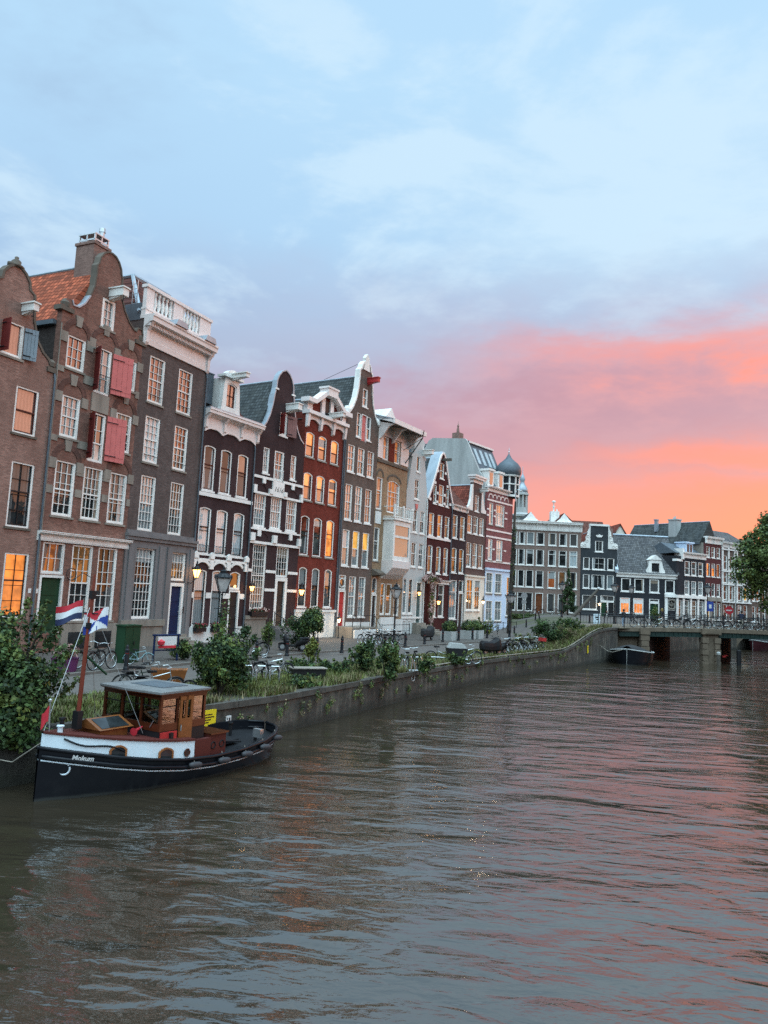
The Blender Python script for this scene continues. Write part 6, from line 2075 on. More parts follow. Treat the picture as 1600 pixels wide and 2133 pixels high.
# dark covered launch by the bridge and a maroon one beyond
def launch(loc, yaw, L, B, Hh, label, hm, cover, name='covered_boat'):
    e_ = empty(name, (loc[0], loc[1], 0), yaw, label, 'boat', 'covered boats moored by the bridge')
    st_ = [(0, B * .36, B * .3, Hh * .8), (L * .2, B * .46, B * .4, Hh * .8), (L * .5, B * .5, B * .43, Hh * .84), (L * .75, B * .45, B * .36, Hh * .92), (L * .9, B * .3, B * .2, Hh), (L * .97, B * .14, B * .08, Hh * 1.06), (L, .03, .02, Hh * 1.1)]
    hull_mesh(st_, 'hull', hm, e_)
    xx = [q[0] for q in st_]
    for sg in (1, -1):
        MB().tube([(q[0], sg * q[1], q[3]) for q in st_], .055, 6).build('rubbing_rail', 'cement', e_, smooth=True)
    MB().tube([(L + .02, 0, Hh * 1.1), (L - .02, 0, .02)], .022, 5).build('stem_band', 'cement', e_)
    mb = MB()
    n, k = 16, 10
    vs = []
    for i in range(n + 1):
        x = L * .03 + L * .94 * i / n
        hb = float(np.interp(x, xx, [q[1] for q in st_])) + .02
        z0 = float(np.interp(x, xx, [q[3] for q in st_])) - .06
        rise = .62 * math.sin(math.pi * min(1, .18 + .82 * (1 - i / n))) ** .8
        for j in range(k + 1):
            t = -1 + 2 * j / k
            vs.append((x, hb * t, z0 + rise * (1 - abs(t) ** 1.6)))
    mb.add(vs, [(i * (k + 1) + j, (i + 1) * (k + 1) + j, (i + 1) * (k + 1) + j + 1, i * (k + 1) + j + 1) for i in range(n) for j in range(k)])
    mb.build('cover', cover, e_, smooth=True)
    return e_


paint('tarp', (.030, .031, .033), .8, .25, 2, spec=.2)
paint('maroon', (.05, .012, .016), .35, .3)
l_ = launch((23.5, 68.3), math.atan2(-5.0, -2.55), 5.6, 3.5, 1.22, 'black launch under a grey tarpaulin moored at the left abutment of the bridge', 'hullblack', 'tarp')
MB().tube([(5.5, -.3, 1.3), (5.6, -1.2, 1.0), (5.4, -1.7, 1.1), (5.8, -2.9, 2.0)], .03, 5).build('mooring_rope', 'stone', l_)
launch((53.5, 101), math.atan2(-.62, -.75), 7.0, 2.6, 1.25, 'dark maroon boat beyond the bridge at the right edge', 'maroon', 'tarp')


# ------------------------------------------------------------------ lamps
def lantern_head(mb_f, mb_g, z, w=.40, h=.62):
    """four-sided crown lantern: frame into mb_f, glass into mb_g"""
    a, b_ = w * .55, w
    for sx in (-1, 1):
        for sy in (-1, 1):
            mb_f.tube([(sx * a / 2 * 1.0, sy * a / 2, z), (sx * b_ / 2 * 1.25, sy * b_ / 2 * 1.25, z + h)], .018, 5)
    q0, q1 = a / 2 - .01, b_ / 2 * 1.25 - .02
    mb_g.add([(-q0, -q0, z + .02), (q0, -q0, z + .02), (q0, q0, z + .02), (-q0, q0, z + .02), (-q1, -q1, z + h - .01), (q1, -q1, z + h - .01), (q1, q1, z + h - .01), (-q1, q1, z + h - .01)],
             [(0, 1, 5, 4), (1, 2, 6, 5), (2, 3, 7, 6), (3, 0, 4, 7)])
    r_ = b_ / 2 * 1.25
    mb_f.box(-r_ - .04, r_ + .04, -r_ - .04, r_ + .04, z + h, z + h + .05)
    mb_f.lathe([(r_ * 1.3, z + h + .05), (r_ * .75, z + h + .2), (r_ * .5, z + h + .24), (r_ * .55, z + h + .34), (.05, z + h + .4), (.05, z + h + .5), (0, z + h + .56)], (0, 0, 0), 8, ph=math.pi / 8)
    for sx in (-1, 0, 1):
        for sy in (-1, 0, 1):
            if sx or sy:
                mb_f.lathe([(.03, z + h + .05), (.045, z + h + .1), (0, z + h + .19)], (sx * r_, sy * r_, 0), 5)
    mb_f.box(-a / 2 - .02, a / 2 + .02, -a / 2 - .02, a / 2 + .02, z - .04, z)


glass('g_lamp', (.42, .39, .38), ior=1.45)


def street_lamp():
    e_ = empty('street_lamp', (0, 0, 0), 0, 'x', 'street lamp', 'crown lantern street lamps along the quay')
    MB().lathe([(.16, 0), (.17, .12), (.12, .2), (.10, .8), (.13, .86), (.075, .95), (.06, 2.3), (.085, 2.36), (.05, 2.44), (.04, 3.2), (.06, 3.26), (.03, 3.3)], n=10).build('post', 'iron', e_, smooth=True)
    MB().tube([(-.32, 0, 2.62), (.32, 0, 2.62)], .02, 5).tube([(-.1, 0, 3.2), (-.2, 0, 3.35)], .015, 4).tube([(.1, 0, 3.2), (.2, 0, 3.35)], .015, 4).build('ladder_bar', 'iron', e_)
    f_, g_ = MB(), MB()
    lantern_head(f_, g_, 3.36, .52, .62)
    ho_ = f_.build('lantern', 'iron', e_)
    g_.build('glass', 'g_lamp', ho_)
    MB().lathe([(.04, 3.4), (.07, 3.5), (.07, 3.7), (0, 3.78)], n=8).build('mantle', 'signwhite', ho_)
    return e_


LAMPS = [((-7.15, 34.0), 'big black crown lantern lamp post nearest the camera, in front of the dark cornice house'), ((1.2, 56.4), 'black crown lantern lamp post in front of the ochre house bay window'),
         ((11.9, 68.2), 'black crown lantern lamp post before the pale blue ground floor of the turreted house'), ((22.4, 92.0), 'black crown lantern lamp post in front of the broad house, left of the conifer'),
         ((25.1, 80.0), 'black crown lantern lamp post at the left end of the bridge railing'), ((30.3, 90.2), 'black crown lantern lamp post before the first windows of the low black corner house'),
         ((34.2, 78.1), 'black crown lantern lamp post on the bridge before the white shop columns')]
proto = None
for i, ((x, y), lb) in enumerate(LAMPS):
    z = gh(x, y) + .1 if i != 6 else bz(x)
    if proto is None:
        proto = street_lamp()
        proto.location = (x, y, z)
        proto.rotation_euler.z = R(20)
        proto['label'] = lb
    else:
        copy_thing(proto, (x, y, z), R(20 + 9 * i), lb)


def wall_lantern(H, x, y, z, label, power, sc=1.0, bulb='bulb', post=None):
    p = H.w(x, y, z)
    e_ = empty('wall_lantern' if not post else 'post_lantern', p, R(90 - H.yaw), label, 'lantern', 'lit lanterns on the house fronts')
    f_, g_ = MB(), MB()
    lantern_head(f_, g_, -.3 * sc, .26 * sc, .42 * sc)
    if post:
        f_.tube([(0, 0, -post), (0, 0, -.3 * sc)], .035, 6)
    else:
        f_.tube([(0, -y, -.55 * sc), (0, -y * .5, -.62 * sc), (0, 0, -.34 * sc)], .022, 5)
    o = f_.build('frame', 'iron', e_)
    g_.build('glass', bulb, o)
    li = bpy.data.lights.new('lantern_light', 'POINT')
    li.energy = power
    li.color = (1, .55, .22) if bulb == 'bulb' else (1, .72, .45)
    li.shadow_soft_size = .12
    lo = bpy.data.objects.new('lantern_light', li)
    COL.objects.link(lo)
    lo.parent = e_
    lo.location = (0, -.38, 0)


wall_lantern(HS[2], 5.45, -.75, 5.75, 'large lit lantern on a scrolled arm over the blue front door', 14, 1.15)
wall_lantern(HS[4], -.05, -.42, 4.95, 'bright orange lantern on the dark wall beside the tall many paned window', 22, .8)
wall_lantern(HS[5], .02, -.5, 4.85, 'lit lantern at the left edge of the deep red house', 12, .95)
wall_lantern(HS[5], 1.0, -1.5, 2.75, 'left of the two post lanterns lighting the white base of the red house', 75, .65, 'bulbwhite', post=1.4)
wall_lantern(HS[5], 4.0, -1.3, 2.75, 'right of the two post lanterns lighting the white base of the red house', 75, .65, 'bulbwhite', post=1.4)
wall_lantern(HS[8], 2.05, -.45, 5.2, 'lit lantern by the front door of the pale grey gable house', 14, .8)
wall_lantern(HS[9], 2.35, -.5, 4.4, 'lit lantern between blossom vine and ground floor windows of the dark red gable house', 14, .9)
wall_lantern(HS[11], 3.2, -.9, 4.6, 'bright post lantern in front of the cream ground floor', 40, .8, 'bulbwhite', post=3.3)
wall_lantern(HS[14], 2.65, -.3, 5.0, 'small lit lamp between window and doors of the slate dark gable house', 12, .8, 'bulbwhite')


# ------------------------------------------------------------------ bollards, signs, small street things
BOLL = [(-10.3, 31.2, 'behind the wheelhouse roof of the tugboat'), (-6.05, 37.95, 'in front of the steps between the two dark houses'), (-4.9, 41.1, 'beside the front wheel of the black scooter'), (-3.43, 42.9, 'right of the round clipped tree'),
        (-2.11, 45.0, 'by the white stoop wall of the tall neck gable house'), (.48, 49.6, 'left of the lamp post before the ochre house'), (1.95, 53.2, 'in front of the pale grey house cellar doors'), (3.52, 56.6, 'in front of the covered moped'),
        (5.22, 60.6, 'in front of the first clipped box ball'), (6.81, 63.6, 'in front of the last clipped box ball'), (8.33, 66.3, 'before the narrow near black house'), (10.08, 69.6, 'left of the lamp post before the pale blue ground floor'),
        (14.2, 78.5, 'just right of the tall ivy covered trunk'), (16.9, 86.0, 'midway along the street edge before the far grey brown house'), (19.6, 94.0, 'leftmost of a close pair near the far crossing'), (19.9, 92.8, 'leaning one of a close pair near the far crossing'), (22.6, 80.5, 'alone on the street left of the white board sign')]
proto = None
for x, y, where in BOLL:
    lb = 'dark iron bollard ' + where
    if proto is None:
        e = proto = empty('bollard', (x, y, gh(x, y) + .1), 0, lb, 'bollard', 'iron bollards along the pavement')
        MB().lathe([(.13, 0), (.12, .1), (.095, .16), (.08, .75), (.095, .78), (.095, .83), (.07, .87), (.06, .98), (0, 1.05)], n=8).build('post', 'pole' if False else 'iron', e)
        MB().lathe([(.085, .66), (.088, .70)], n=8).build('collar', 'shutterdark', e)
    else:
        c_ = copy_thing(proto, (x, y, gh(x, y) + (.1 if x < 13 else 0)), random.random(), lb)
        if 'leaning' in lb:
            c_.rotation_euler = (0, R(-12), 0)


def wall_sign(x, z, y, w, h, mat, label, marks, name='wall_sign', out=.10):
    e_ = empty(name, (x, y, z), R(90 - 33), label, 'sign')
    MB().box(-w / 2, w / 2, -out, -out + .025, -h / 2, h / 2).build('plate', mat, e_)
    for k, a in enumerate(marks):
        MB().box(a[0] * w, a[1] * w, -out - .006 - .0004 * k, -out - .001, a[2] * h, a[3] * h).build('marking', 'black', e_)
    return e_


wall_sign(-5.18, .78, 23.6, .55, .78, 'yellow', 'yellow notice board with black writing, on the quay wall behind the tugboat', [(-.4, .2, .30, .34), (-.4, .35, .2, .24), (-.4, .1, .1, .14), (-.4, -.05, 0, .04), (-.1, .3, -.42, -.30)], 'notice_board', .14)
wall_sign(-4.70, .74, 24.35, .22, .30, 'signwhite', 'small white mooring sign on the wall right of the yellow board', [(-.35, -.2, .1, .3), (-.35, -.15, -.25, -.1), (.0, .3, .0, .3), (.1, .34, -.3, -.12)])
wall_sign(-8.98, .55, 17.75, .26, .26, 'signwhite', 'small white arrow sign on the wall below the big shrub at the left edge', [(-.35, -.28, -.3, .3), (-.1, -.03, -.3, .3), (-.3, -.05, -.05, .05), (.2, .36, -.2, .2), (.12, .2, -.1, .1)])
wall_sign(17.25, 1.25, 62.1, .3, .62, 'yellow', 'narrow yellow notice on the quay wall near the moored black launch', [(-.3, .3, .2, .28), (-.3, .3, .0, .06)], 'notice_board')
e = empty('ladder_fender', (1.7, 36.8, 1.0), R(90 - 31), 'thin white ring and chain hanging on the quay wall below the guard beam', 'mooring ring')
MB().ring((0, -.12, 0), .16, .02, 'y', 12, 5).tube([(0, -.12, .16), (.02, -.1, .4)], .02, 4).build('ring', 'signwhite', e)
# sandwich board
x, y = 23.2, 80.0
e = empty('board_sign', (x, y, gh(x, y) + .02), R(-8), 'white folding board sign on the grass by the bridge', 'sign')
MB().prism([(-.33, 0), (.33, 0), (.3, 1.05), (-.3, 1.05)], -.18, -.14).prism([(-.33, 0), (.33, 0), (.3, 1.05), (-.3, 1.05)], .14, .18).build('board', 'cabinwhite', e)
MB().box(-.15, .1, -.187, -.181, .6, .75).build('marking', 'black', e)
MB().box(-.05, .2, -.188, -.181, .4, .52).build('marking', 'black', e)


def pole_sign(name, loc, h, label, kind):
    e_ = empty(name, loc, R(-10), label, 'sign')
    MB().tube([(0, 0, 0), (0, 0, h)], .045, 6).build('pole', 'steel' if kind != 'cam' else 'signwhite', e_)
    if kind == 'noentry':
        o = MB().lathe([(.42, 0), (.42, .02), (.0, .021)], n=20)
        q = o.build('disc', 'flagred', e_, (0, -.06, h - .3))
        q.rotation_euler = (R(90), 0, 0)
        MB().box(-.28, .28, -.09, -.083, h - .37, h - .23).build('bar', 'signwhite', e_)
    elif kind == 'round':
        for zz, r_ in ((h - .3, .4), (h - 1.1, .32)):
            q = MB().lathe([(r_, 0), (r_, .02), (0, .021)], n=20).build('disc', 'steel', e_, (0, -.06, zz))
            q.rotation_euler = (R(90), 0, 0)
    elif kind == 'cam':
        MB().box(-.6, .2, -.08, .08, h - .7, h - .55).box(-.75, -.45, -.12, .12, h - .75, h - .5).box(.0, .4, -.1, .1, h, h + .22).build('camera', 'signwhite', e_)
        MB().box(-.12, .12, -.1, .1, h - 1.1, h - .8).build('control_box', 'signwhite', e_)
    elif kind == 'blue':
        MB().box(-.3, .3, -.08, -.05, h - 1.0, h).build('plate', 'flagblue', e_)
        MB().box(-.12, .12, -.086, -.081, h - .7, h - .3).build('symbol', 'signwhite', e_)


pole_sign('traffic_sign', (36.4, 78.0, 3.15), 2.15, 'round red no entry sign with white bar on the bridge', 'noentry')
pole_sign('traffic_sign', (18.6, 96.5, gh(18.6, 96.5)), 3.6, 'pair of round grey signs on one pole before the far grey brown house', 'round')
pole_sign('camera_pole', (37.2, 78.2, 3.15), 5.6, 'tall white pole carrying cameras, at the right of the bridge', 'cam')
pole_sign('traffic_sign', (34.0, 77.0, 3.2), 2.6, 'small blue sign with white symbol in front of the white shop columns', 'blue')

# green cabinet, banner frame, planters
e = empty('utility_cabinet', (-11.3, 34.2, 1.35), R(66), 'dark green metal utility cabinet standing before the grey house', 'cabinet')
MB().box(-.5, .5, -.25, .25, .0, 1.62).box(-.54, .54, -.29, .29, 1.62, 1.68).build('body', 'darkgreen', e)
MB().box(-.46, -.01, -.27, -.251, .1, 1.55).box(.01, .46, -.27, -.251, .1, 1.55).build('door', 'darkgreen', e)
MB().box(.06, .1, -.3, -.271, .8, .95).build('handle', 'black', e)
e = empty('banner_frame', (-9.95, 35.6, 1.35), R(50), 'dark blue tubular frame holding a white and red banner, by the stone steps', 'frame')
MB().tube([(-.65, 0, 0), (-.65, 0, 1.25)], .05, 6).tube([(.65, 0, 0), (.65, 0, 1.25)], .05, 6).tube([(-.75, 0, 1.2), (.75, 0, 1.2)], .05, 6).tube([(-.65, 0, .5), (.65, 0, .5)], .03, 6).build('frame', 'navy', e)
MB().box(-.5, .52, -.07, -.05, .72, 1.14).build('banner', 'signwhite', e)
MB().box(-.45, .48, -.09, -.04, .6, .72).lathe([(0, 0), (.16, .06), (.18, .2), (.0, .3)], (-.35, -.1, .72), 8).build('red_trim', 'flagred', e)
e = empty('planter', (-2.85, 31.6, 1.25), R(22), 'black rectangular planter with pale rim at the edge of the grass', 'planter')
MB().prism([(-.62, 0), (.62, 0), (.72, .5), (-.72, .5)], -.3, .3).build('box', 'black', e)
MB().box(-.76, .76, -.36, .36, .5, .53).build('rim', 'stone', e)
paint('purple', (.10, .025, .09), .6, .2)
e = empty('flower_tub', (-12.3, 29.9, 1.35), R(40), 'low purple tub with a few pale pink flowers beside the parked bicycles', 'planter')
MB().lathe([(.45, 0), (.52, .5), (.55, .52), (.5, .5), (.0, .45)], n=14).build('tub', 'purple', e)
leaves('flowers', [(0, 0, .75, .5, .5, .3)], 260, .11, ['leaf', 'leafolive', 'leafpink'], e, weights=[2, 1, 2])


def flower_box(H, x0, x1, z, label, fl, deep=.24):
    p = H.w((x0 + x1) / 2, -.22, z)
    e_ = empty('flower_box', p, R(90 - H.yaw), label, 'flower box', 'flower boxes on window sills')
    w = (x1 - x0) / 2
    MB().prism([(-w, 0), (w, 0), (w, deep), (-w, deep)], -.14, .14).build('box', 'black', e_)
    leaves('plants', [(w * q, 0, deep + .12, w * .5, .2, .2) for q in (-.7, -.2, .3, .75)], 320, .085, ['leaf', 'leafdark'] + fl, e_)
    return e_


flower_box(HS[3], -.1, .8, 2.05, 'flower box with red flowers under the leftmost window of the dark cornice house', ['flowerred'])
flower_box(HS[3], 1.45, 2.35, 2.05, 'flower box with red flowers under the middle window of the dark cornice house', ['flowerred'])
flower_box(HS[4], .2, 2.0, 3.02, 'long flower box with red and white flowers under the tall many paned window', ['flowerred', 'leafpink'], .3)


# ------------------------------------------------------------------ bicycles, scooters
def bike(fm_, basket=None, label='x', crate=None):
    e_ = empty('bicycle', (0, 0, 0), 0, label, 'bicycle')
    Rw = .34
    for x in (-.53, .55):
        w_ = MB().ring((0, 0, 0), Rw, .022, 'y', 22, 5).build('wheel', 'black', e_, (x, 0, Rw))
        s2 = MB().ring((0, 0, 0), Rw - .03, .012, 'y', 22, 4)
        for k in range(8):
            a = k * math.pi / 4
            s2.tube([(0, 0, 0), ((Rw - .03) * math.cos(a), 0, (Rw - .03) * math.sin(a))], .004, 3, 0, False)
        s2.build('rim', 'steel', w_)
    f_ = MB()
    bb, st_, hd, hb = (-.05, 0, .30), (-.22, 0, .82), (.36, 0, .86), (.42, 0, .66)
    for a, b_, r_ in ((bb, st_, .02), (bb, hb, .02), ((-.19, 0, .72), hd, .018), (hb, hd, .022), (hb, (.55, .05, .34), .013), (hb, (.55, -.05, .34), .013), (bb, (-.53, .05, .34), .011), (bb, (-.53, -.05, .34), .011), ((-.2, 0, .76), (-.53, .05, .34), .01), ((-.2, 0, .76), (-.53, -.05, .34), .01)):
        f_.tube([a, b_], r_, 5)
    f_.build('frame', fm_, e_)
    MB().prism([(-.36, .86), (-.08, .88), (-.07, .92), (-.2, .93), (-.38, .95)], -.08, .08).build('saddle', 'black', e_)
    MB().tube([hd, (.34, 0, 1.0)], .015, 5).tube([(.18, .28, 1.03), (.33, .22, 1.06), (.36, 0, 1.02), (.33, -.22, 1.06), (.18, -.28, 1.03)], .014, 5).build('handlebar', 'steel', e_)
    cg = MB()
    MB().tube([(-.53 + .38 * math.cos(math.radians(a)), 0, .34 + .38 * math.sin(math.radians(a))) for a in range(30, 200, 17)], .02, 4).build('mudguard', 'black', e_)
    cg.tube([(.55 + .38 * math.cos(math.radians(a)), 0, .34 + .38 * math.sin(math.radians(a))) for a in range(40, 180, 17)], .018, 4)
    cg.build('mudguard', 'black', e_)
    MB().box(-.85, -.3, -.07, .07, .74, .76).tube([(-.8, .06, .74), (-.55, .06, .36)], .008, 4).tube([(-.8, -.06, .74), (-.55, -.06, .36)], .008, 4).build('carrier', 'black', e_)
    MB().ring((-.05, .05, .30), .09, .012, 'y', 12, 4).tube([(-.05, .06, .30), (.08, .1, .2)], .012, 4).tube([(-.05, -.06, .30), (-.17, -.1, .40)], .012, 4).build('crank', 'steel', e_)
    if basket:
        MB().box(.48, .86, -.2, .2, .82, 1.1).build('crate', basket, e_)
    if crate:
        MB().box(-.88, -.45, -.2, .2, .76, 1.02).build('crate', crate, e_)
    return e_


paint('framegreen', (.01, .03, .02), .35, .2)
paint('frameblue', (.25, .42, .46), .35, .2)
protos = {'black': bike('black'), 'steel': bike('steel'), 'framegreen': bike('framegreen'), 'crate': bike('black', 'stone'), 'redcrate': bike('black', None, 'x', 'red')}
used_ = set()
zb_ = lambda x, y: gh(x, y) + (.11 if edge_x(y) - x > 9.9 else .02)


def put_bike(kind, x, y, rot, label, group=None, z=None, tilt=0, sc=1.0):
    z = zb_(x, y) if z is None else z
    p_ = protos[kind]
    if kind in used_:
        o = copy_thing(p_, (x, y, z), R(rot), label, group)
        if not group and 'group' in o.keys():
            del o['group']
    else:
        used_.add(kind)
        o = p_
        o.location = (x, y, z)
        o.rotation_euler.z = R(rot)
        o['label'] = label
        if group:
            o['group'] = group
    o.rotation_euler.x = R(tilt)
    o.scale = (sc, sc, sc)
    return o


GB = 'bicycles parked along the quay'
put_bike('black', -4.75, 30.2, 6, 'dark bicycle with bright wheel rims leaning in the silver rack on the grass', GB, tilt=8)
put_bike('steel', -4.2, 30.9, 14, 'silver bicycle half hidden behind the dark one in the silver rack', GB, tilt=-4)
put_bike('framegreen', -7.6, 25.3, 8, 'bicycle with black front bag seen over the tugboat wheelhouse roof', GB, tilt=6)
put_bike('steel', -7.0, 24.4, 30, 'bicycle seen through the tugboat wheelhouse windows', GB, tilt=5)
put_bike('framegreen', -11.9, 31.2, 62, 'left of two dark bicycles below the flags', GB, tilt=7)
put_bike('black', -11.2, 31.0, 70, 'right of two dark bicycles below the flags', GB, tilt=-5)
o = put_bike('steel', -10.5, 33.4, 20, 'small pale blue child bicycle beside the green cabinet', GB, tilt=6, sc=.72)
for ch in o.children:
    if ch.name.startswith('frame') or ch.name.startswith('mudguard'):
        ch.data = ch.data.copy()
        ch.data.materials[0] = M('frameblue')
put_bike('crate', -6.6, 40.3, 205, 'bicycle with big pale crate on its front carrier before the stone steps', GB, tilt=5)
for i, (x, y) in enumerate(((-.9, 52.6), (-.35, 53.3), (.2, 54.1), (.75, 54.9), (1.3, 55.7))):
    put_bike('black', x, y, 130 + 7 * i, 'dark bicycle in the tight row against the ochre house, ' + ['nearest the tall neck gable house', 'second from the left', 'in the middle of the row', 'second from the right', 'nearest the lamp post'][i], GB, tilt=6)
put_bike('steel', 1.35, 37.4, 100, 'bicycle in the rack by the round green bush, front one', GB, tilt=6)
put_bike('black', 2.0, 38.4, 95, 'bicycle in the rack by the round green bush, rear one', GB, tilt=-5)
put_bike('steel', 5.1, 42.9, 12, 'bicycle with large pale wheel standing behind the cargo bicycle', GB, tilt=5)
for i, (x, y) in enumerate(((8.7, 51.6), (9.3, 52.4), (9.8, 53.2), (10.3, 54.0), (10.8, 54.9), (11.2, 55.8))):
    put_bike(['steel', 'black', 'steel', 'framegreen', 'steel', 'black'][i], x, y, 105 + 11 * (i % 3), 'bicycle in the crowded row on the verge, ' + ['right beside the black mopeds', 'second from the mopeds', 'third from the mopeds', 'third from the red crate', 'second from the red crate', 'next to the red crate bicycle'][i], GB, tilt=(-1) ** i * 6)
put_bike('redcrate', 11.9, 56.8, 120, 'bicycle with bright red crate at the right end of the crowded row', GB, tilt=5)
for i, (x, y) in enumerate(((9.7, 74.4), (10.5, 75.6), (12.6, 79.6), (14.2, 82.5))):
    put_bike(['black', 'framegreen', 'steel', 'black'][i], x, y, 60 + 12 * i, 'bicycle standing before the far houses, ' + ['left of the yellow green bush', 'under the yellow green bush', 'by the railing of the pale blue front', 'nearest the tall ivy trunk'][i], GB, tilt=5)
for i in range(15):
    x = 24.6 + i * .98 + random.uniform(-.15, .15)
    put_bike(['black', 'framegreen', 'steel'][i % 3], x, 70.75 + random.uniform(-.1, .1), random.choice([4, 176, -6, 185]), 'bicycle leaning on the near bridge railing among a long row of them', 'bicycles on the bridge', bz(x), tilt=random.uniform(-7, 7))
for i, (x, y) in enumerate(((20.8, 106), (22.6, 106.5), (24.8, 106))):
    put_bike('black', x, y, 10 + 160 * (i % 2), 'bicycle before the windows of the far broad grey brown house', 'bicycles before the far house', gh(x, y) + .02, tilt=5)


def rack(x, y, rot, n, label):
    e_ = empty('bike_rack', (x, y, gh(x, y)), R(rot), label, 'bicycle rack', 'silver bicycle racks on the verge')
    for i in range(n):
        xx = (i - (n - 1) / 2) * .52
        MB().tube([(xx - .16, 0, 0), (xx - .2, 0, .55), (xx - .14, 0, .72), (xx + .14, 0, .72), (xx + .2, 0, .55), (xx + .16, 0, 0)], .03, 6).build('hoop', 'steel', e_)
    MB().tube([(-n * .3, 0, .08), (n * .3, 0, .08)], .025, 5).build('rail', 'steel', e_)


rack(-4.45, 29.4, 8, 3, 'silver hoop bicycle rack on the grass behind the tugboat stern')
rack(1.55, 37.0, 20, 3, 'silver hoop bicycle rack right of the round green bush')


def loft(secs, n=12):
    """rounded body: sections (x, half width, z low, z high)"""
    mb = MB()
    vs = []
    for x, w, z0, z1 in secs:
        for k in range(n):
            a = 2 * math.pi * k / n
            ca, sa = math.cos(a), math.sin(a)
            f = lambda t: math.copysign(abs(t) ** .62, t)
            vs.append((x, w * f(ca), (z0 + z1) / 2 + (z1 - z0) / 2 * f(sa)))
    m_ = len(secs)
    mb.add(vs, [(i * n + k, i * n + (k + 1) % n, (i + 1) * n + (k + 1) % n, (i + 1) * n + k) for i in range(m_ - 1) for k in range(n)] + [tuple(range(n))[::-1], tuple(range((m_ - 1) * n, m_ * n))])
    return mb


def scooter(label, x, y, rot, cover=False, col='black'):
    e_ = empty('scooter', (x, y, zb_(x, y)), R(rot), label, 'scooter')
    for q in (-.58, .62):
        w_ = MB().ring((0, 0, 0), .19, .06, 'y', 16, 7).build('wheel', 'rubber', e_, (q, 0, .25))
        hub = MB().lathe([(.0, -.05), (.13, -.05), (.14, 0), (.13, .05), (0, .05)], n=14).build('hub', 'steel', w_)
        hub.rotation_euler.x = R(90)
    bd_ = loft([(-.96, .07, .56, .68), (-.85, .15, .46, .72), (-.5, .19, .34, .74), (-.22, .18, .26, .70), (-.12, .17, .25, .40), (.26, .17, .24, .36), (.34, .20, .25, .62), (.44, .22, .30, .95), (.52, .15, .5, .98), (.58, .08, .6, .9)])
    bo_ = bd_.build('body', col, e_, smooth=True)
    loft([(.36, .08, .42, .5), (.6, .11, .42, .53), (.86, .07, .36, .44)]).build('front_mudguard', col, e_, smooth=True)
    loft([(-.93, .1, .70, .8), (-.8, .15, .70, .85), (-.45, .15, .70, .82), (-.2, .12, .68, .78)]).build('seat', 'rubber', e_, smooth=True)
    MB().tube([(.46, 0, .9), (.42, 0, 1.04)], .03, 6).tube([(.36, .32, 1.05), (.43, .1, 1.08), (.43, -.1, 1.08), (.36, -.32, 1.05)], .02, 6).build('handlebar', 'black', e_)
    MB().lathe([(0, 0), (.07, .02), (.075, .06), (0, .1)], (.52, 0, .86), 10).build('headlight', 'signwhite', e_)
    MB().tube([(.36, .3, 1.05), (.36, .36, 1.22)], .01, 4).lathe([(0, 0), (.05, .03), (0, .07)], (.36, .36, 1.2), 6).build('mirror', 'black', e_)
    if cover:
        mb = loft([(-1.02, .16, .42, .8), (-.9, .25, .3, .97), (-.5, .28, .26, .95), (-.1, .27, .24, .92), (.2, .28, .24, 1.05), (.36, .36, .24, 1.2), (.5, .34, .26, 1.16), (.7, .2, .28, .8), (.82, .12, .34, .55)])
        mb.build('rain_cover', 'tarp' if cover == 'grey' else 'black', e_)
    return e_


scooter('black scooter with white front hub parked beside the stone steps', -5.0, 44.6, 190)
scooter('black moped under a dark cover, front one on the verge', 7.6, 50.0, 35, 'black')
scooter('black moped just behind the covered one on the verge', 8.2, 51.2, 215)
scooter('moped under a brown grey cover by the steps of the pale grey house', 4.1, 61.6, 60, 'grey')


def cargo_bike(label, x, y, rot, box, boxmat, panel=None):
    e_ = empty('cargo_bicycle', (x, y, zb_(x, y)), R(rot), label, 'cargo bicycle')
    for q, r_ in ((-1.0, .33), (1.15, .26)):
        w_ = MB().ring((0, 0, 0), r_, .028, 'y', 22, 5).build('wheel', 'black', e_, (q, 0, r_))
        MB().ring((0, 0, 0), r_ - .03, .012, 'y', 20, 4).tube([(-r_, 0, 0), (r_, 0, 0)], .006, 3).tube([(0, 0, -r_), (0, 0, r_)], .006, 3).build('rim', 'steel', w_)
    MB().tube([(-1.0, 0, .33), (-.5, 0, .33), (-.1, 0, .3), (.95, 0, .28), (1.15, 0, .26)], .03, 6).tube([(-.5, 0, .33), (-.68, 0, .85)], .025, 6).tube([(-.62, 0, .66), (-.12, 0, .5), (-.16, 0, 1.0)], .025, 6).build('frame', 'steel', e_)
    MB().prism([(-.82, .86), (-.52, .88), (-.55, .94), (-.84, .95)], -.09, .09).build('saddle', 'black', e_)
    MB().tube([(-.42, .3, 1.02), (-.2, .2, 1.06), (-.16, 0, 1.02), (-.2, -.2, 1.06), (-.42, -.3, 1.02)], .016, 5).build('handlebar', 'black', e_)
    bx = MB().prism([(.0, .3), (.9, .3), (1.05, .88), (-.12, .88)], -.32, .32).build('box', boxmat, e_)
    if panel:
        MB().prism([(-.05, .88), (1.0, .88), (.8, 1.12), (.1, 1.16)], -.3, .3).build('rain_cover', panel, e_)
    return e_


cargo_bike('silver cargo bicycle with black box and pale rain cover on the grass verge', 4.0, 42.4, 8, 0, 'black', 'cement')
cargo_bike('brown wooden cargo box bicycle standing behind the tugboat wheelhouse roof', -7.35, 25.2, 12, 0, 'varnishlight')


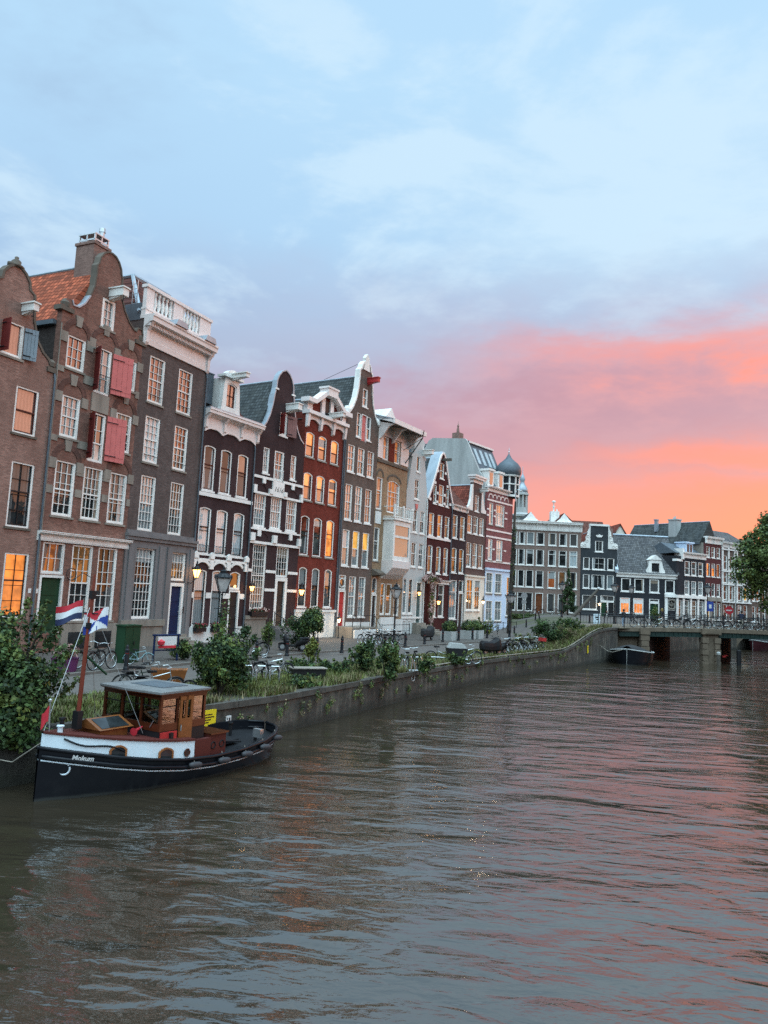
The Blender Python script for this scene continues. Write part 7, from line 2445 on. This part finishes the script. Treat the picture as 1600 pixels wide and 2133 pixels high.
# ------------------------------------------------------------------ people
def person(label, loc, rot, top, legs, hair, pose='stand', h=1.74):
    k = h / 1.74
    J = {'pel': (0, 0, .94, .145), 'wst': (0, 0, 1.08, .135), 'chs': (0, .0, 1.30, .165), 'nck': (0, .01, 1.48, .062), 'hd0': (0, .02, 1.58, .085), 'hd1': (0, .01, 1.67, .088)}
    Ed = [('pel', 'wst'), ('wst', 'chs'), ('chs', 'nck'), ('nck', 'hd0'), ('hd0', 'hd1')]
    st_ = .16 if pose == 'walk' else .02
    for s_, n in ((-1, 'l'), (1, 'r')):
        q = st_ * s_
        J['hip' + n] = (.095 * s_, 0, .88, .098)
        J['kne' + n] = (.10 * s_, -.02 + q, .48, .066)
        J['ank' + n] = (.10 * s_, .03 + q * 1.5, .09, .045)
        J['toe' + n] = (.115 * s_, -.15 + q * 1.5, .045, .042)
        J['sho' + n] = (.185 * s_, 0, 1.40, .072)
        if pose == 'arms':
            J['elb' + n] = (.30 * s_, -.16, 1.24, .05)
            J['wri' + n] = (.20 * s_, -.34, 1.42, .034)
            fd = (-.2 * s_, -.35, .9)
        else:
            J['elb' + n] = (.235 * s_, .03 - q * .5, 1.12, .05)
            J['wri' + n] = (.235 * s_, -.08 - q, .88, .033)
            fd = (0, -.3, -.95)
        fd = Vector(fd).normalized()
        w_ = Vector(J['wri' + n][:3])
        pm = w_ + fd * .075
        J['plm' + n] = (*pm, .036)
        sd_ = fd.cross(Vector((0, 0, 1)) if abs(fd.z) < .9 else Vector((0, 1, 0))).normalized()
        Ed += [('pel', 'hip' + n), ('hip' + n, 'kne' + n), ('kne' + n, 'ank' + n), ('ank' + n, 'toe' + n), ('chs', 'sho' + n), ('sho' + n, 'elb' + n), ('elb' + n, 'wri' + n), ('wri' + n, 'plm' + n)]
        for f_i in range(5):
            off = (f_i - 1.5) * .02 if f_i < 4 else -.045
            ln = [.08, .09, .085, .065, .05][f_i]
            base_ = pm + sd_ * off + fd * (.02 if f_i < 4 else -.03)
            J['f%d' % f_i + n] = (*(base_ + fd * .02), .010)
            J['g%d' % f_i + n] = (*(base_ + fd * ln + Vector((0, -.012, 0))), .008)
            Ed += [('plm' + n, 'f%d' % f_i + n), ('f%d' % f_i + n, 'g%d' % f_i + n)]
    names = list(J)
    me = bpy.data.meshes.new('person')
    me.from_pydata([tuple(c_ * k for c_ in J[n][:3]) for n in names], [(names.index(a), names.index(b_)) for a, b_ in Ed], [])
    o = bpy.data.objects.new('person', me)
    COL.objects.link(o)
    md = o.modifiers.new('skin', 'SKIN')
    for i, n in enumerate(names):
        v_ = me.skin_vertices[0].data[i]
        v_.radius = (J[n][3] * k, J[n][3] * k * (.8 if n in ('pel', 'wst', 'chs') else 1))
        v_.use_root = n == 'pel'
    o.modifiers.new('sub', 'SUBSURF').levels = 1
    dg = bpy.context.evaluated_depsgraph_get()
    m2 = bpy.data.meshes.new_from_object(o.evaluated_get(dg))
    bpy.data.objects.remove(o)
    m2.materials.clear()
    for q in (top, legs, 'skin', 'black'):
        m2.materials.append(M(q))
    for p_ in m2.polygons:
        c_ = p_.center / k
        hand = (Vector((abs(c_.x), c_.y, c_.z)) - Vector((abs(J['plmr'][0]), J['plmr'][1], J['plmr'][2]))).length < .13 or (Vector((abs(c_.x), c_.y, c_.z)) - Vector((abs(J['plml'][0]), J['plml'][1], J['plml'][2]))).length < .13
        p_.material_index = 2 if hand or c_.z > 1.49 else (0 if c_.z > .93 or (abs(c_.x) > .2 and c_.z > .8) else (3 if c_.z < .11 else 1))
        p_.use_smooth = True
    e_ = empty('person', loc, R(rot), label, 'person', 'people on and near the bridge')
    link(m2, 'body', e_)
    f_ = MB()
    f_.lathe([(.0, .125), (.06, .11), (.1, .06), (.105, 0), (.095, -.06), (.06, -.1)] if hair != 'leafgold' else [(.0, .125), (.06, .11), (.1, .06), (.11, 0), (.115, -.1), (.10, -.22), (.04, -.24)], (0, .025 * k, 1.645 * k), 12)
    f_.build('hair', hair, e_, smooth=True)
    fc = MB().prism([(-.012, 1.60), (.012, 1.60), (.004, 1.65), (-.004, 1.65)], -.10, -.07)
    for s_ in (-1, 1):
        fc.lathe([(0, -.01), (.012, 0), (0, .01)], (.035 * s_, -.075, 1.645), 6)
        fc.lathe([(0, -.03), (.018, 0), (0, .03)], (.088 * s_, .02, 1.62), 6)
    fc.build('face_features', 'skin', e_)
    return e_


paint('skin', (.45, .25, .17), .6, .1)
paint('jeans', (.20, .27, .36), .8, .15)
paint('beige', (.42, .38, .32), .8, .12)
paint('jacketdark', (.018, .018, .022), .8, .2)
paint('jacketnavy', (.02, .025, .05), .8, .2)
person('person in dark jacket and pale jeans standing at the left end of the bridge', (23.6, 72.4, gh(23.6, 72.4)), 200, 'jacketdark', 'jeans', 'black')
person('person in dark clothes walking past the lit window of the low black corner house', (34.6, 103, gh(34.6, 103)), 120, 'jacketdark', 'jacketnavy', 'black', 'walk')
person('fair haired person in black jacket and pale trousers walking on the bridge', (27.6, 73.2, bz(27.6)), 250, 'jacketdark', 'beige', 'leafgold', 'walk')
person('person in navy top and pale trousers with arms raised, right part of the bridge', (34.9, 72.2, bz(34.9)), 170, 'jacketnavy', 'beige', 'black', 'arms')
person('person in black before the doors of the slate dark gable house', (31.8, 105, gh(31.8, 105)), 90, 'jacketdark', 'jacketdark', 'black', 'walk')


# ------------------------------------------------------------------ plants
# the big shrub hanging over the wall at the left edge
e = empty('shrub', (-9.0, 18.6, 1.25), 0, 'large dark leafy shrub hanging over the quay wall at the left edge', 'shrub')
bl = [(q[0], q[1], q[2], q[3], q[4], q[5]) for q in blob_cloud(26, 1.45, 1.2, 1.75, 1.0, .40, 3)]
bl += [(.2, -.4, .1, .8, .5, .5), (-.5, -.35, .1, .8, .5, .5), (.75, -.3, .1, .5, .45, .5), (-.2, .1, 2.45, .5, .45, .5), (.5, .1, 2.5, .25, .25, .45), (.95, .1, 2.2, .22, .22, .4), (-.55, 0, 2.3, .5, .4, .4), (1.05, .2, 1.3, .35, .4, .5)]
leaves('foliage', bl, 21000, .07, ['leafdark', 'leaf', 'leafolive'], e, weights=[5, 4, 1.3], shell=.38)
mb = MB()
g_ = random.Random(5)
for i in range(14):
    a = g_.uniform(0, 6.28)
    r_ = g_.uniform(.5, 1.1)
    tip = (math.cos(a) * r_, math.sin(a) * r_ * .8, g_.uniform(1.2, 2.9))
    mb.tube([(0, 0, -.1), (tip[0] * .35, tip[1] * .35, tip[2] * .5), tip], [.045, .03, .008], 5)
mb.build('stem', 'bark', e)
sp = []
for i in range(26):
    a = g_.uniform(0, 6.28)
    r_ = g_.uniform(.6, 1.35)
    z_ = g_.uniform(.8, 2.9)
    sp += [(math.cos(a) * r_ * (1 + .09 * k_), math.sin(a) * r_ * .8, z_ + .13 * k_, .09, .09, .1) for k_ in range(4)]
leaves('shoots', sp, 1600, .06, ['leafolive', 'leaf'], e)

G2 = 'shrubs on the quay verge'
shrub('shrub', (-5.35, 26.2, 1.25), 1.3, 1.0, 2.1, 12000, .07, ['leafdark', 'leaf', 'leafolive'], 'wide green shrub on the verge behind the tugboat stern', weights=[4, 4, 2], seed=11, k=22, group=G2)
shrub('shrub', (-5.5, 26.6, 1.25), .26, .26, 2.9, 900, .06, ['leaf', 'leafolive'], 'thin upright shoot of leaves rising from the wide shrub', seed=12, group=G2)
shrub('shrub', (-.65, 35.6, 1.25), .65, .6, 1.55, 3200, .075, ['leafdark', 'leaf', 'leafolive'], 'rounded dark green shrub on the grass before the white stoop wall', weights=[4, 4, 1], seed=13, group=G2)
shrub('shrub', (.45, 32.9, 1.25), .55, .5, 1.65, 3000, .08, ['leaf', 'leafolive', 'leafdark'], 'broad leaved bright green shrub at the very edge of the quay wall', weights=[4, 3, 1], seed=14, group=G2)
shrub('sapling', (-3.15, 35.9, 1.25), .34, .34, 1.35, 1100, .075, ['leafyellow', 'leafolive'], 'small yellow green sapling at the edge of the road', 'sapling', seed=15, lift=.6)
shrub('shrub', (-3.4, 33.2, 1.25), .85, .6, .75, 1900, .07, ['leaf', 'leafolive', 'leafdark'], 'low grey green bush left of the black planter', seed=16, group=G2)
for i, (x, y, r_, h_, lb) in enumerate(((-2.2, 33.6, .5, .75, 'right beside the black planter'), (-1.5, 34.0, .6, .8, 'second right of the black planter'), (2.3, 36.4, .5, .8, 'right of the second bicycle rack'), (4.4, 41.4, .55, .75, 'below the cargo bicycle box'), (-2.9, 29.0, .7, .55, 'on the wall edge below the planter'))):
    shrub('low_bush', (x, y, 1.25), r_, r_ * .8, h_, 1200, .065, ['leaf', 'leafolive', 'leafdark'], 'low leafy plant on the verge ' + lb, 'bush', seed=20 + i, k=9, group='low plants on the verge')
# clipped tree in front of the red house
e = empty('topiary_tree', (-3.75, 43.7, 1.35), 0, 'round clipped dark green tree before the lit white base of the red house', 'tree')
leaves('crown', blob_cloud(22, .82, .8, 1.0, 1.75, .45, 31), 6500, .075, ['leafdark', 'leaf', 'leafolive'], e, weights=[3, 4, 2])
MB().tube([(0, 0, -.1), (.03, 0, .5), (0, 0, 1.6)], [.09, .07, .05], 7).build('trunk', 'bark', e)
shrub('shrub', (-4.7, 45.2, 1.35), .95, .7, 2.1, 4200, .065, ['leafdark', 'leaf'], 'loose dark shrub between the scooter and the clipped tree', seed=33, group='shrubs by the house steps')
shrub('shrub', (-6.1, 42.0, 1.35), .35, .35, 1.75, 1500, .06, ['leaf', 'leafolive'], 'slim green shrub beside the grey stone steps', seed=34, group='shrubs by the house steps')
shrub('shrub', (-9.4, 36.6, 1.35), .9, .6, .9, 1500, .06, ['leafolive', 'leaf'], 'low pale green shrub before the cellar window of the dark cornice house', seed=35, group='shrubs by the house steps')
# clipped box balls
for i, (x, y, lb) in enumerate(((6.0, 63.6, 'leftmost'), (8.0, 66.9, 'middle'), (8.9, 68.3, 'rightmost'))):
    e = empty('box_ball', (x, y, 1.35), R(58), lb + ' of three clipped box balls in grey planters', 'clipped bush', 'clipped box balls')
    MB().prism([(-.55, 0), (.55, 0), (.6, .75), (-.6, .75)], -.5, .5).build('planter', 'cement', e)
    leaves('foliage', [(0, 0, 1.15, .72, .6, .55), (.1, .05, 1.1, .68, .62, .5)], 1500, .08, ['leaf', 'leafdark', 'leafolive'], e, shell=.2)
# blossoming climber
p = HS[9].w(.75, -.5, 1.35)
e = empty('climbing_plant', p, R(59), 'pink white blossoming climber trained up the wall by the steps', 'climber')
bl = [(.12 * math.sin(z_ * 2), 0, z_, .3, .22, .4) for z_ in np.arange(.6, 5.6, .35)] + [(-.5 - .32 * k_, 0, 5.3 + .1 * math.sin(k_), .34, .22, .3) for k_ in range(5)] + [(.5 + .4 * k_, 0, 5.5 - .1 * k_, .34, .22, .26) for k_ in range(4)]
leaves('foliage', bl, 4200, .10, ['leafpink', 'leafolive', 'leaf'], e, weights=[7, 1.5, 1])
MB().tube([(0, 0, -.1), (.1, 0, 2), (-.05, 0, 4), (-.6, 0, 5.3)], [.06, .045, .03, .015], 6).build('stem', 'bark', e)
shrub('shrub', (10.6, 76.3, 1.35), 1.1, .8, 1.5, 1600, .10, ['leafyellow', 'leafolive', 'leaf'], 'yellow green bush behind the bicycles before the cream ground floor', seed=36, group='shrubs by the house steps')
# end of the verge, near the bridge
shrub('shrub', (14.6, 63.4, 1.4), 1.5, 1.0, 2.1, 4200, .09, ['leafdark', 'leaf'], 'dark bush on the mound of verge near the bridge', seed=41, group=G2)
shrub('shrub', (17.3, 67.8, 2.1), 1.1, .9, 1.5, 2500, .09, ['leafolive', 'leafdark', 'leaf'], 'olive bush right of the dark bush near the bridge', seed=42, group=G2)
shrub('dry_grass_clump', (15.9, 62.6, 1.5), .9, .7, 1.7, 2600, .05, ['drygrass', 'leafolive'], 'tall clump of dry straw coloured grass near the bridge', 'grass clump', seed=43)
shrub('shrub', (17.6, 64.4, 1.9), .55, .5, .75, 900, .07, ['leafgold', 'leafolive'], 'small golden flowering bush near the bridge', seed=44, group=G2)
shrub('shrub', (11.4, 57.9, 1.3), 1.3, .8, 1.1, 2200, .08, ['leafolive', 'leaf', 'drygrass'], 'rough green brown bush just past the red crate bicycle', seed=45, group=G2)
shrub('shrub', (18.9, 103.5, gh(19, 103.5)), 3.4, .7, .9, 1800, .12, ['leafolive', 'leaf'], 'low green planting along the foot of the far broad grey brown house', seed=46)
shrub('shrub', (27.2, 73.6, 2.9), .5, .5, 2.2, 1000, .09, ['leaf', 'leafolive'], 'slender green bush behind the bridge railing left of the fair haired person', seed=47)
# conifer
e = empty('conifer', (26.9, 107, 2.9), 0, 'dark narrow conifer in front of the broad grey brown house', 'tree')
cb = []
g_ = random.Random(8)
for k_ in range(60):
    t = g_.random() ** .8
    a = g_.uniform(0, 6.28)
    rr = (1 - t) * 1.35 * g_.uniform(.4, 1) + .06
    cb.append((rr * math.cos(a), rr * math.sin(a), .5 + t * 6.2, .42 * (1.1 - t) + .1, .42 * (1.1 - t) + .1, .35))
leaves('crown', cb, 6000, .09, ['leafdark', 'leafdark', 'leaf'], e, long=2.6, drop=.6)
MB().tube([(0, 0, -.2), (0, 0, 6.9)], [.14, .02], 6).build('trunk', 'bark', e)
# tall ivy covered trunk
e = empty('ivy_trunk', (13.75, 79.2, 1.3), 0, 'tall thin dark trunk overgrown with ivy in front of the turreted corner house', 'tree trunk')
MB().tube([(0, 0, -.2), (.05, 0, 4), (.18, 0, 9), (.30, 0, 14.2)], [.24, .22, .17, .10], 8).build('trunk', 'bark', e)
leaves('ivy', [(.05 + .018 * z_, 0, z_, .30 if z_ > 3 else .26, .28, .5) for z_ in np.arange(1.2, 11.5, .4)], 2600, .09, ['leafdark', 'bark', 'leafolive'], e, weights=[4, 3, 1])
MB().tube([(.3, 0, 14.0), (.3, 0, 15.2), (.5, 0, 15.5), (.8, 0, 15.4)], .05, 5).build('lamp_arm', 'steel', e)
MB().lathe([(0, -.1), (.16, -.06), (.18, .06), (0, .12)], (.85, 0, 15.35), 8).build('lamp_head', 'signwhite', e)
# leaning beam
e = empty('leaning_beam', (25.4, 100, 2.9), 0, 'thick weathered timber beam leaning diagonally before the slate dark house', 'beam')
MB().tube([(0, 0, -.3), (2.2, .2, 2.2), (3.9, .4, 4.1)], [.26, .23, .15], 8).build('beam', 'woodold', e)
MB().lathe([(0, -.12), (.24, -.05), (.24, .12), (0, .2)], (3.95, .4, 4.15), 8).build('cap', 'signwhite', e)

# the big tree at the right edge
e = empty('broadleaf_tree', (42.8, 75.0, 3.3), 0, 'large leafy tree reaching into the picture at the right edge', 'tree')
mb = MB()
mb.tube([(0, 0, -1.2), (.1, .1, 2.2), (-.1, 0, 4.4), (.1, 0, 8)], [.46, .36, .3, .14], 9)
g_ = random.Random(21)
tips = []
for i in range(15):
    a = g_.uniform(0, 6.28) if i > 5 else g_.uniform(2.3, 4.0)
    L = g_.uniform(3.6, 6.2)
    z_ = g_.uniform(4.2, 11.5)
    tip = (math.cos(a) * L, math.sin(a) * L * .8, z_)
    mb.tube([(0, 0, 2.6 + i * .22), (tip[0] * .4, tip[1] * .4, z_ * .62 + 1.2), tip], [.17, .10, .03], 6)
    tips.append(tip)
mb.build('trunk', 'bark', e)
bl = []
g2 = np.random.default_rng(5)
for i in range(105):
    d = g2.normal(size=3)
    d /= np.linalg.norm(d)
    q = g2.random() ** .35
    x, y, z_ = d[0] * 7.2 * q, d[1] * 5.4 * q, 6.6 + d[2] * 4.6 * q
    if z_ < 3.0 + .25 * abs(x):
        continue
    s_ = g2.uniform(.7, 1.35)
    bl.append((x, y, z_, s_, s_, s_ * .72))
for t in tips:
    bl.append((t[0], t[1], t[2], 1.0, 1.0, .8))
for q in ((-4.9, 0, 4.0, .9, .9, 1.2), (-6.6, 0, 6.6, 1.1, 1, .9), (-6.9, -.3, 5.2, .9, .9, .8), (-5.8, .2, 3.6, .8, .8, .9), (-6.2, 0, 8.2, 1.1, 1, .9), (-5.6, 0, 5.1, .9, .9, .9), (-3.9, .3, 2.6, .9, .8, 1.2), (-3.0, 0, 1.9, .8, .8, 1.0), (-4.4, -.5, 8.4, 1.2, 1.2, 1.0), (-2.6, 0, 10.4, 1.4, 1.2, 1.1), (-3.6, 0, 10.6, 1.1, 1, .9), (-2.2, 0, 11.4, 1.2, 1, 1.0), (-1.2, 0, 12.0, 1.4, 1.2, 1.1), (-2.9, 0, 13.4, .5, .5, .6), (-2.75, 0, 14.4, .45, .45, .5), (-2.4, 0, 12.2, .7, .7, .8)):
    bl.append(q)
leaves('crown', bl, 32000, .19, ['leafdark', 'leaf', 'leafolive', 'leaftree'], e, weights=[1.3, 3, 2.5, 3.5], shell=.42, long=1.5)

# ------------------------------------------------------------------ grass
def grass(name, n, yr, dr, hgt_, mats, label, patch=.5, seed=1, wts=None):
    g = np.random.default_rng(seed)
    y = yr[0] + (yr[1] - yr[0]) * g.random(n * 3) ** 1.25
    d = dr[0] + (dr[1] - dr[0]) * g.random(n * 3)
    x = np.interp(y, EY, EX) - d
    pn = np.sin(x * 1.3 + 2 * np.sin(y * .7)) + np.sin(y * 1.1 + 1.7 * np.sin(x * .9)) + g.normal(size=n * 3) * .5
    ok = pn > np.quantile(pn, patch)
    x, y = x[ok][:n], y[ok][:n]
    m_ = len(x)
    z = np.array([gh(a, b_) for a, b_ in zip(x, y)])
    a = g.random(m_) * 6.28
    h = hgt_ * (.4 + .9 * g.random(m_))
    w = .012 + .012 * g.random(m_) + y * .0004
    lx, ly = np.cos(a) * h * .45, np.sin(a) * h * .45
    v = np.stack([np.stack([x - np.sin(a) * w, y + np.cos(a) * w, z], 1), np.stack([x + np.sin(a) * w, y - np.cos(a) * w, z], 1), np.stack([x + lx, y + ly, z + h], 1)], 1)
    o = fast_mesh(name, v.reshape(-1, 3), np.arange(m_ * 3).reshape(m_, 3), g.choice(len(mats), m_, p=wts), mats)
    return tag(o, label, 'grass', kind='stuff')


grass('grass', 62000, (17, 62), (.2, 4.9), .16, ['grassm', 'leafolive', 'drygrass'], 'rough green grass on the quay verge', .22, 1, [.5, .35, .15])
grass('grass', 9000, (22, 36), (.3, 3.2), .27, ['grassm', 'leafolive', 'leafyellow'], 'longer lush grass tufts near the wide shrub and rack', .6, 2, [.5, .3, .2])
grass('grass', 9000, (56, 69), (.3, 5.0), .38, ['grassm', 'drygrass', 'leafolive'], 'tall dry grass on the mound by the bridge', .4, 3, [.4, .3, .3])
grass('grass', 12000, (23, 66), (.05, .75), .30, ['grassm', 'drygrass', 'leafolive'], 'ragged tufts of long grass along the top edge of the wall', .5, 4, [.4, .3, .3])
# weeds hanging from the quay wall
g_ = random.Random(14)
bl = []
for i in range(75):
    y = g_.uniform(24.0, 63)
    x = edge_x(y)
    bl.append((x + .12, y - .08, gh(x, y) - g_.uniform(.0, .75), .10, .16, g_.uniform(.12, .3)))
tag(leaves('wall_weeds', bl, 4200, .042, ['leafolive', 'leaf', 'drygrass']), 'tufts of weeds and grass hanging from the quay wall', 'weeds', kind='stuff')
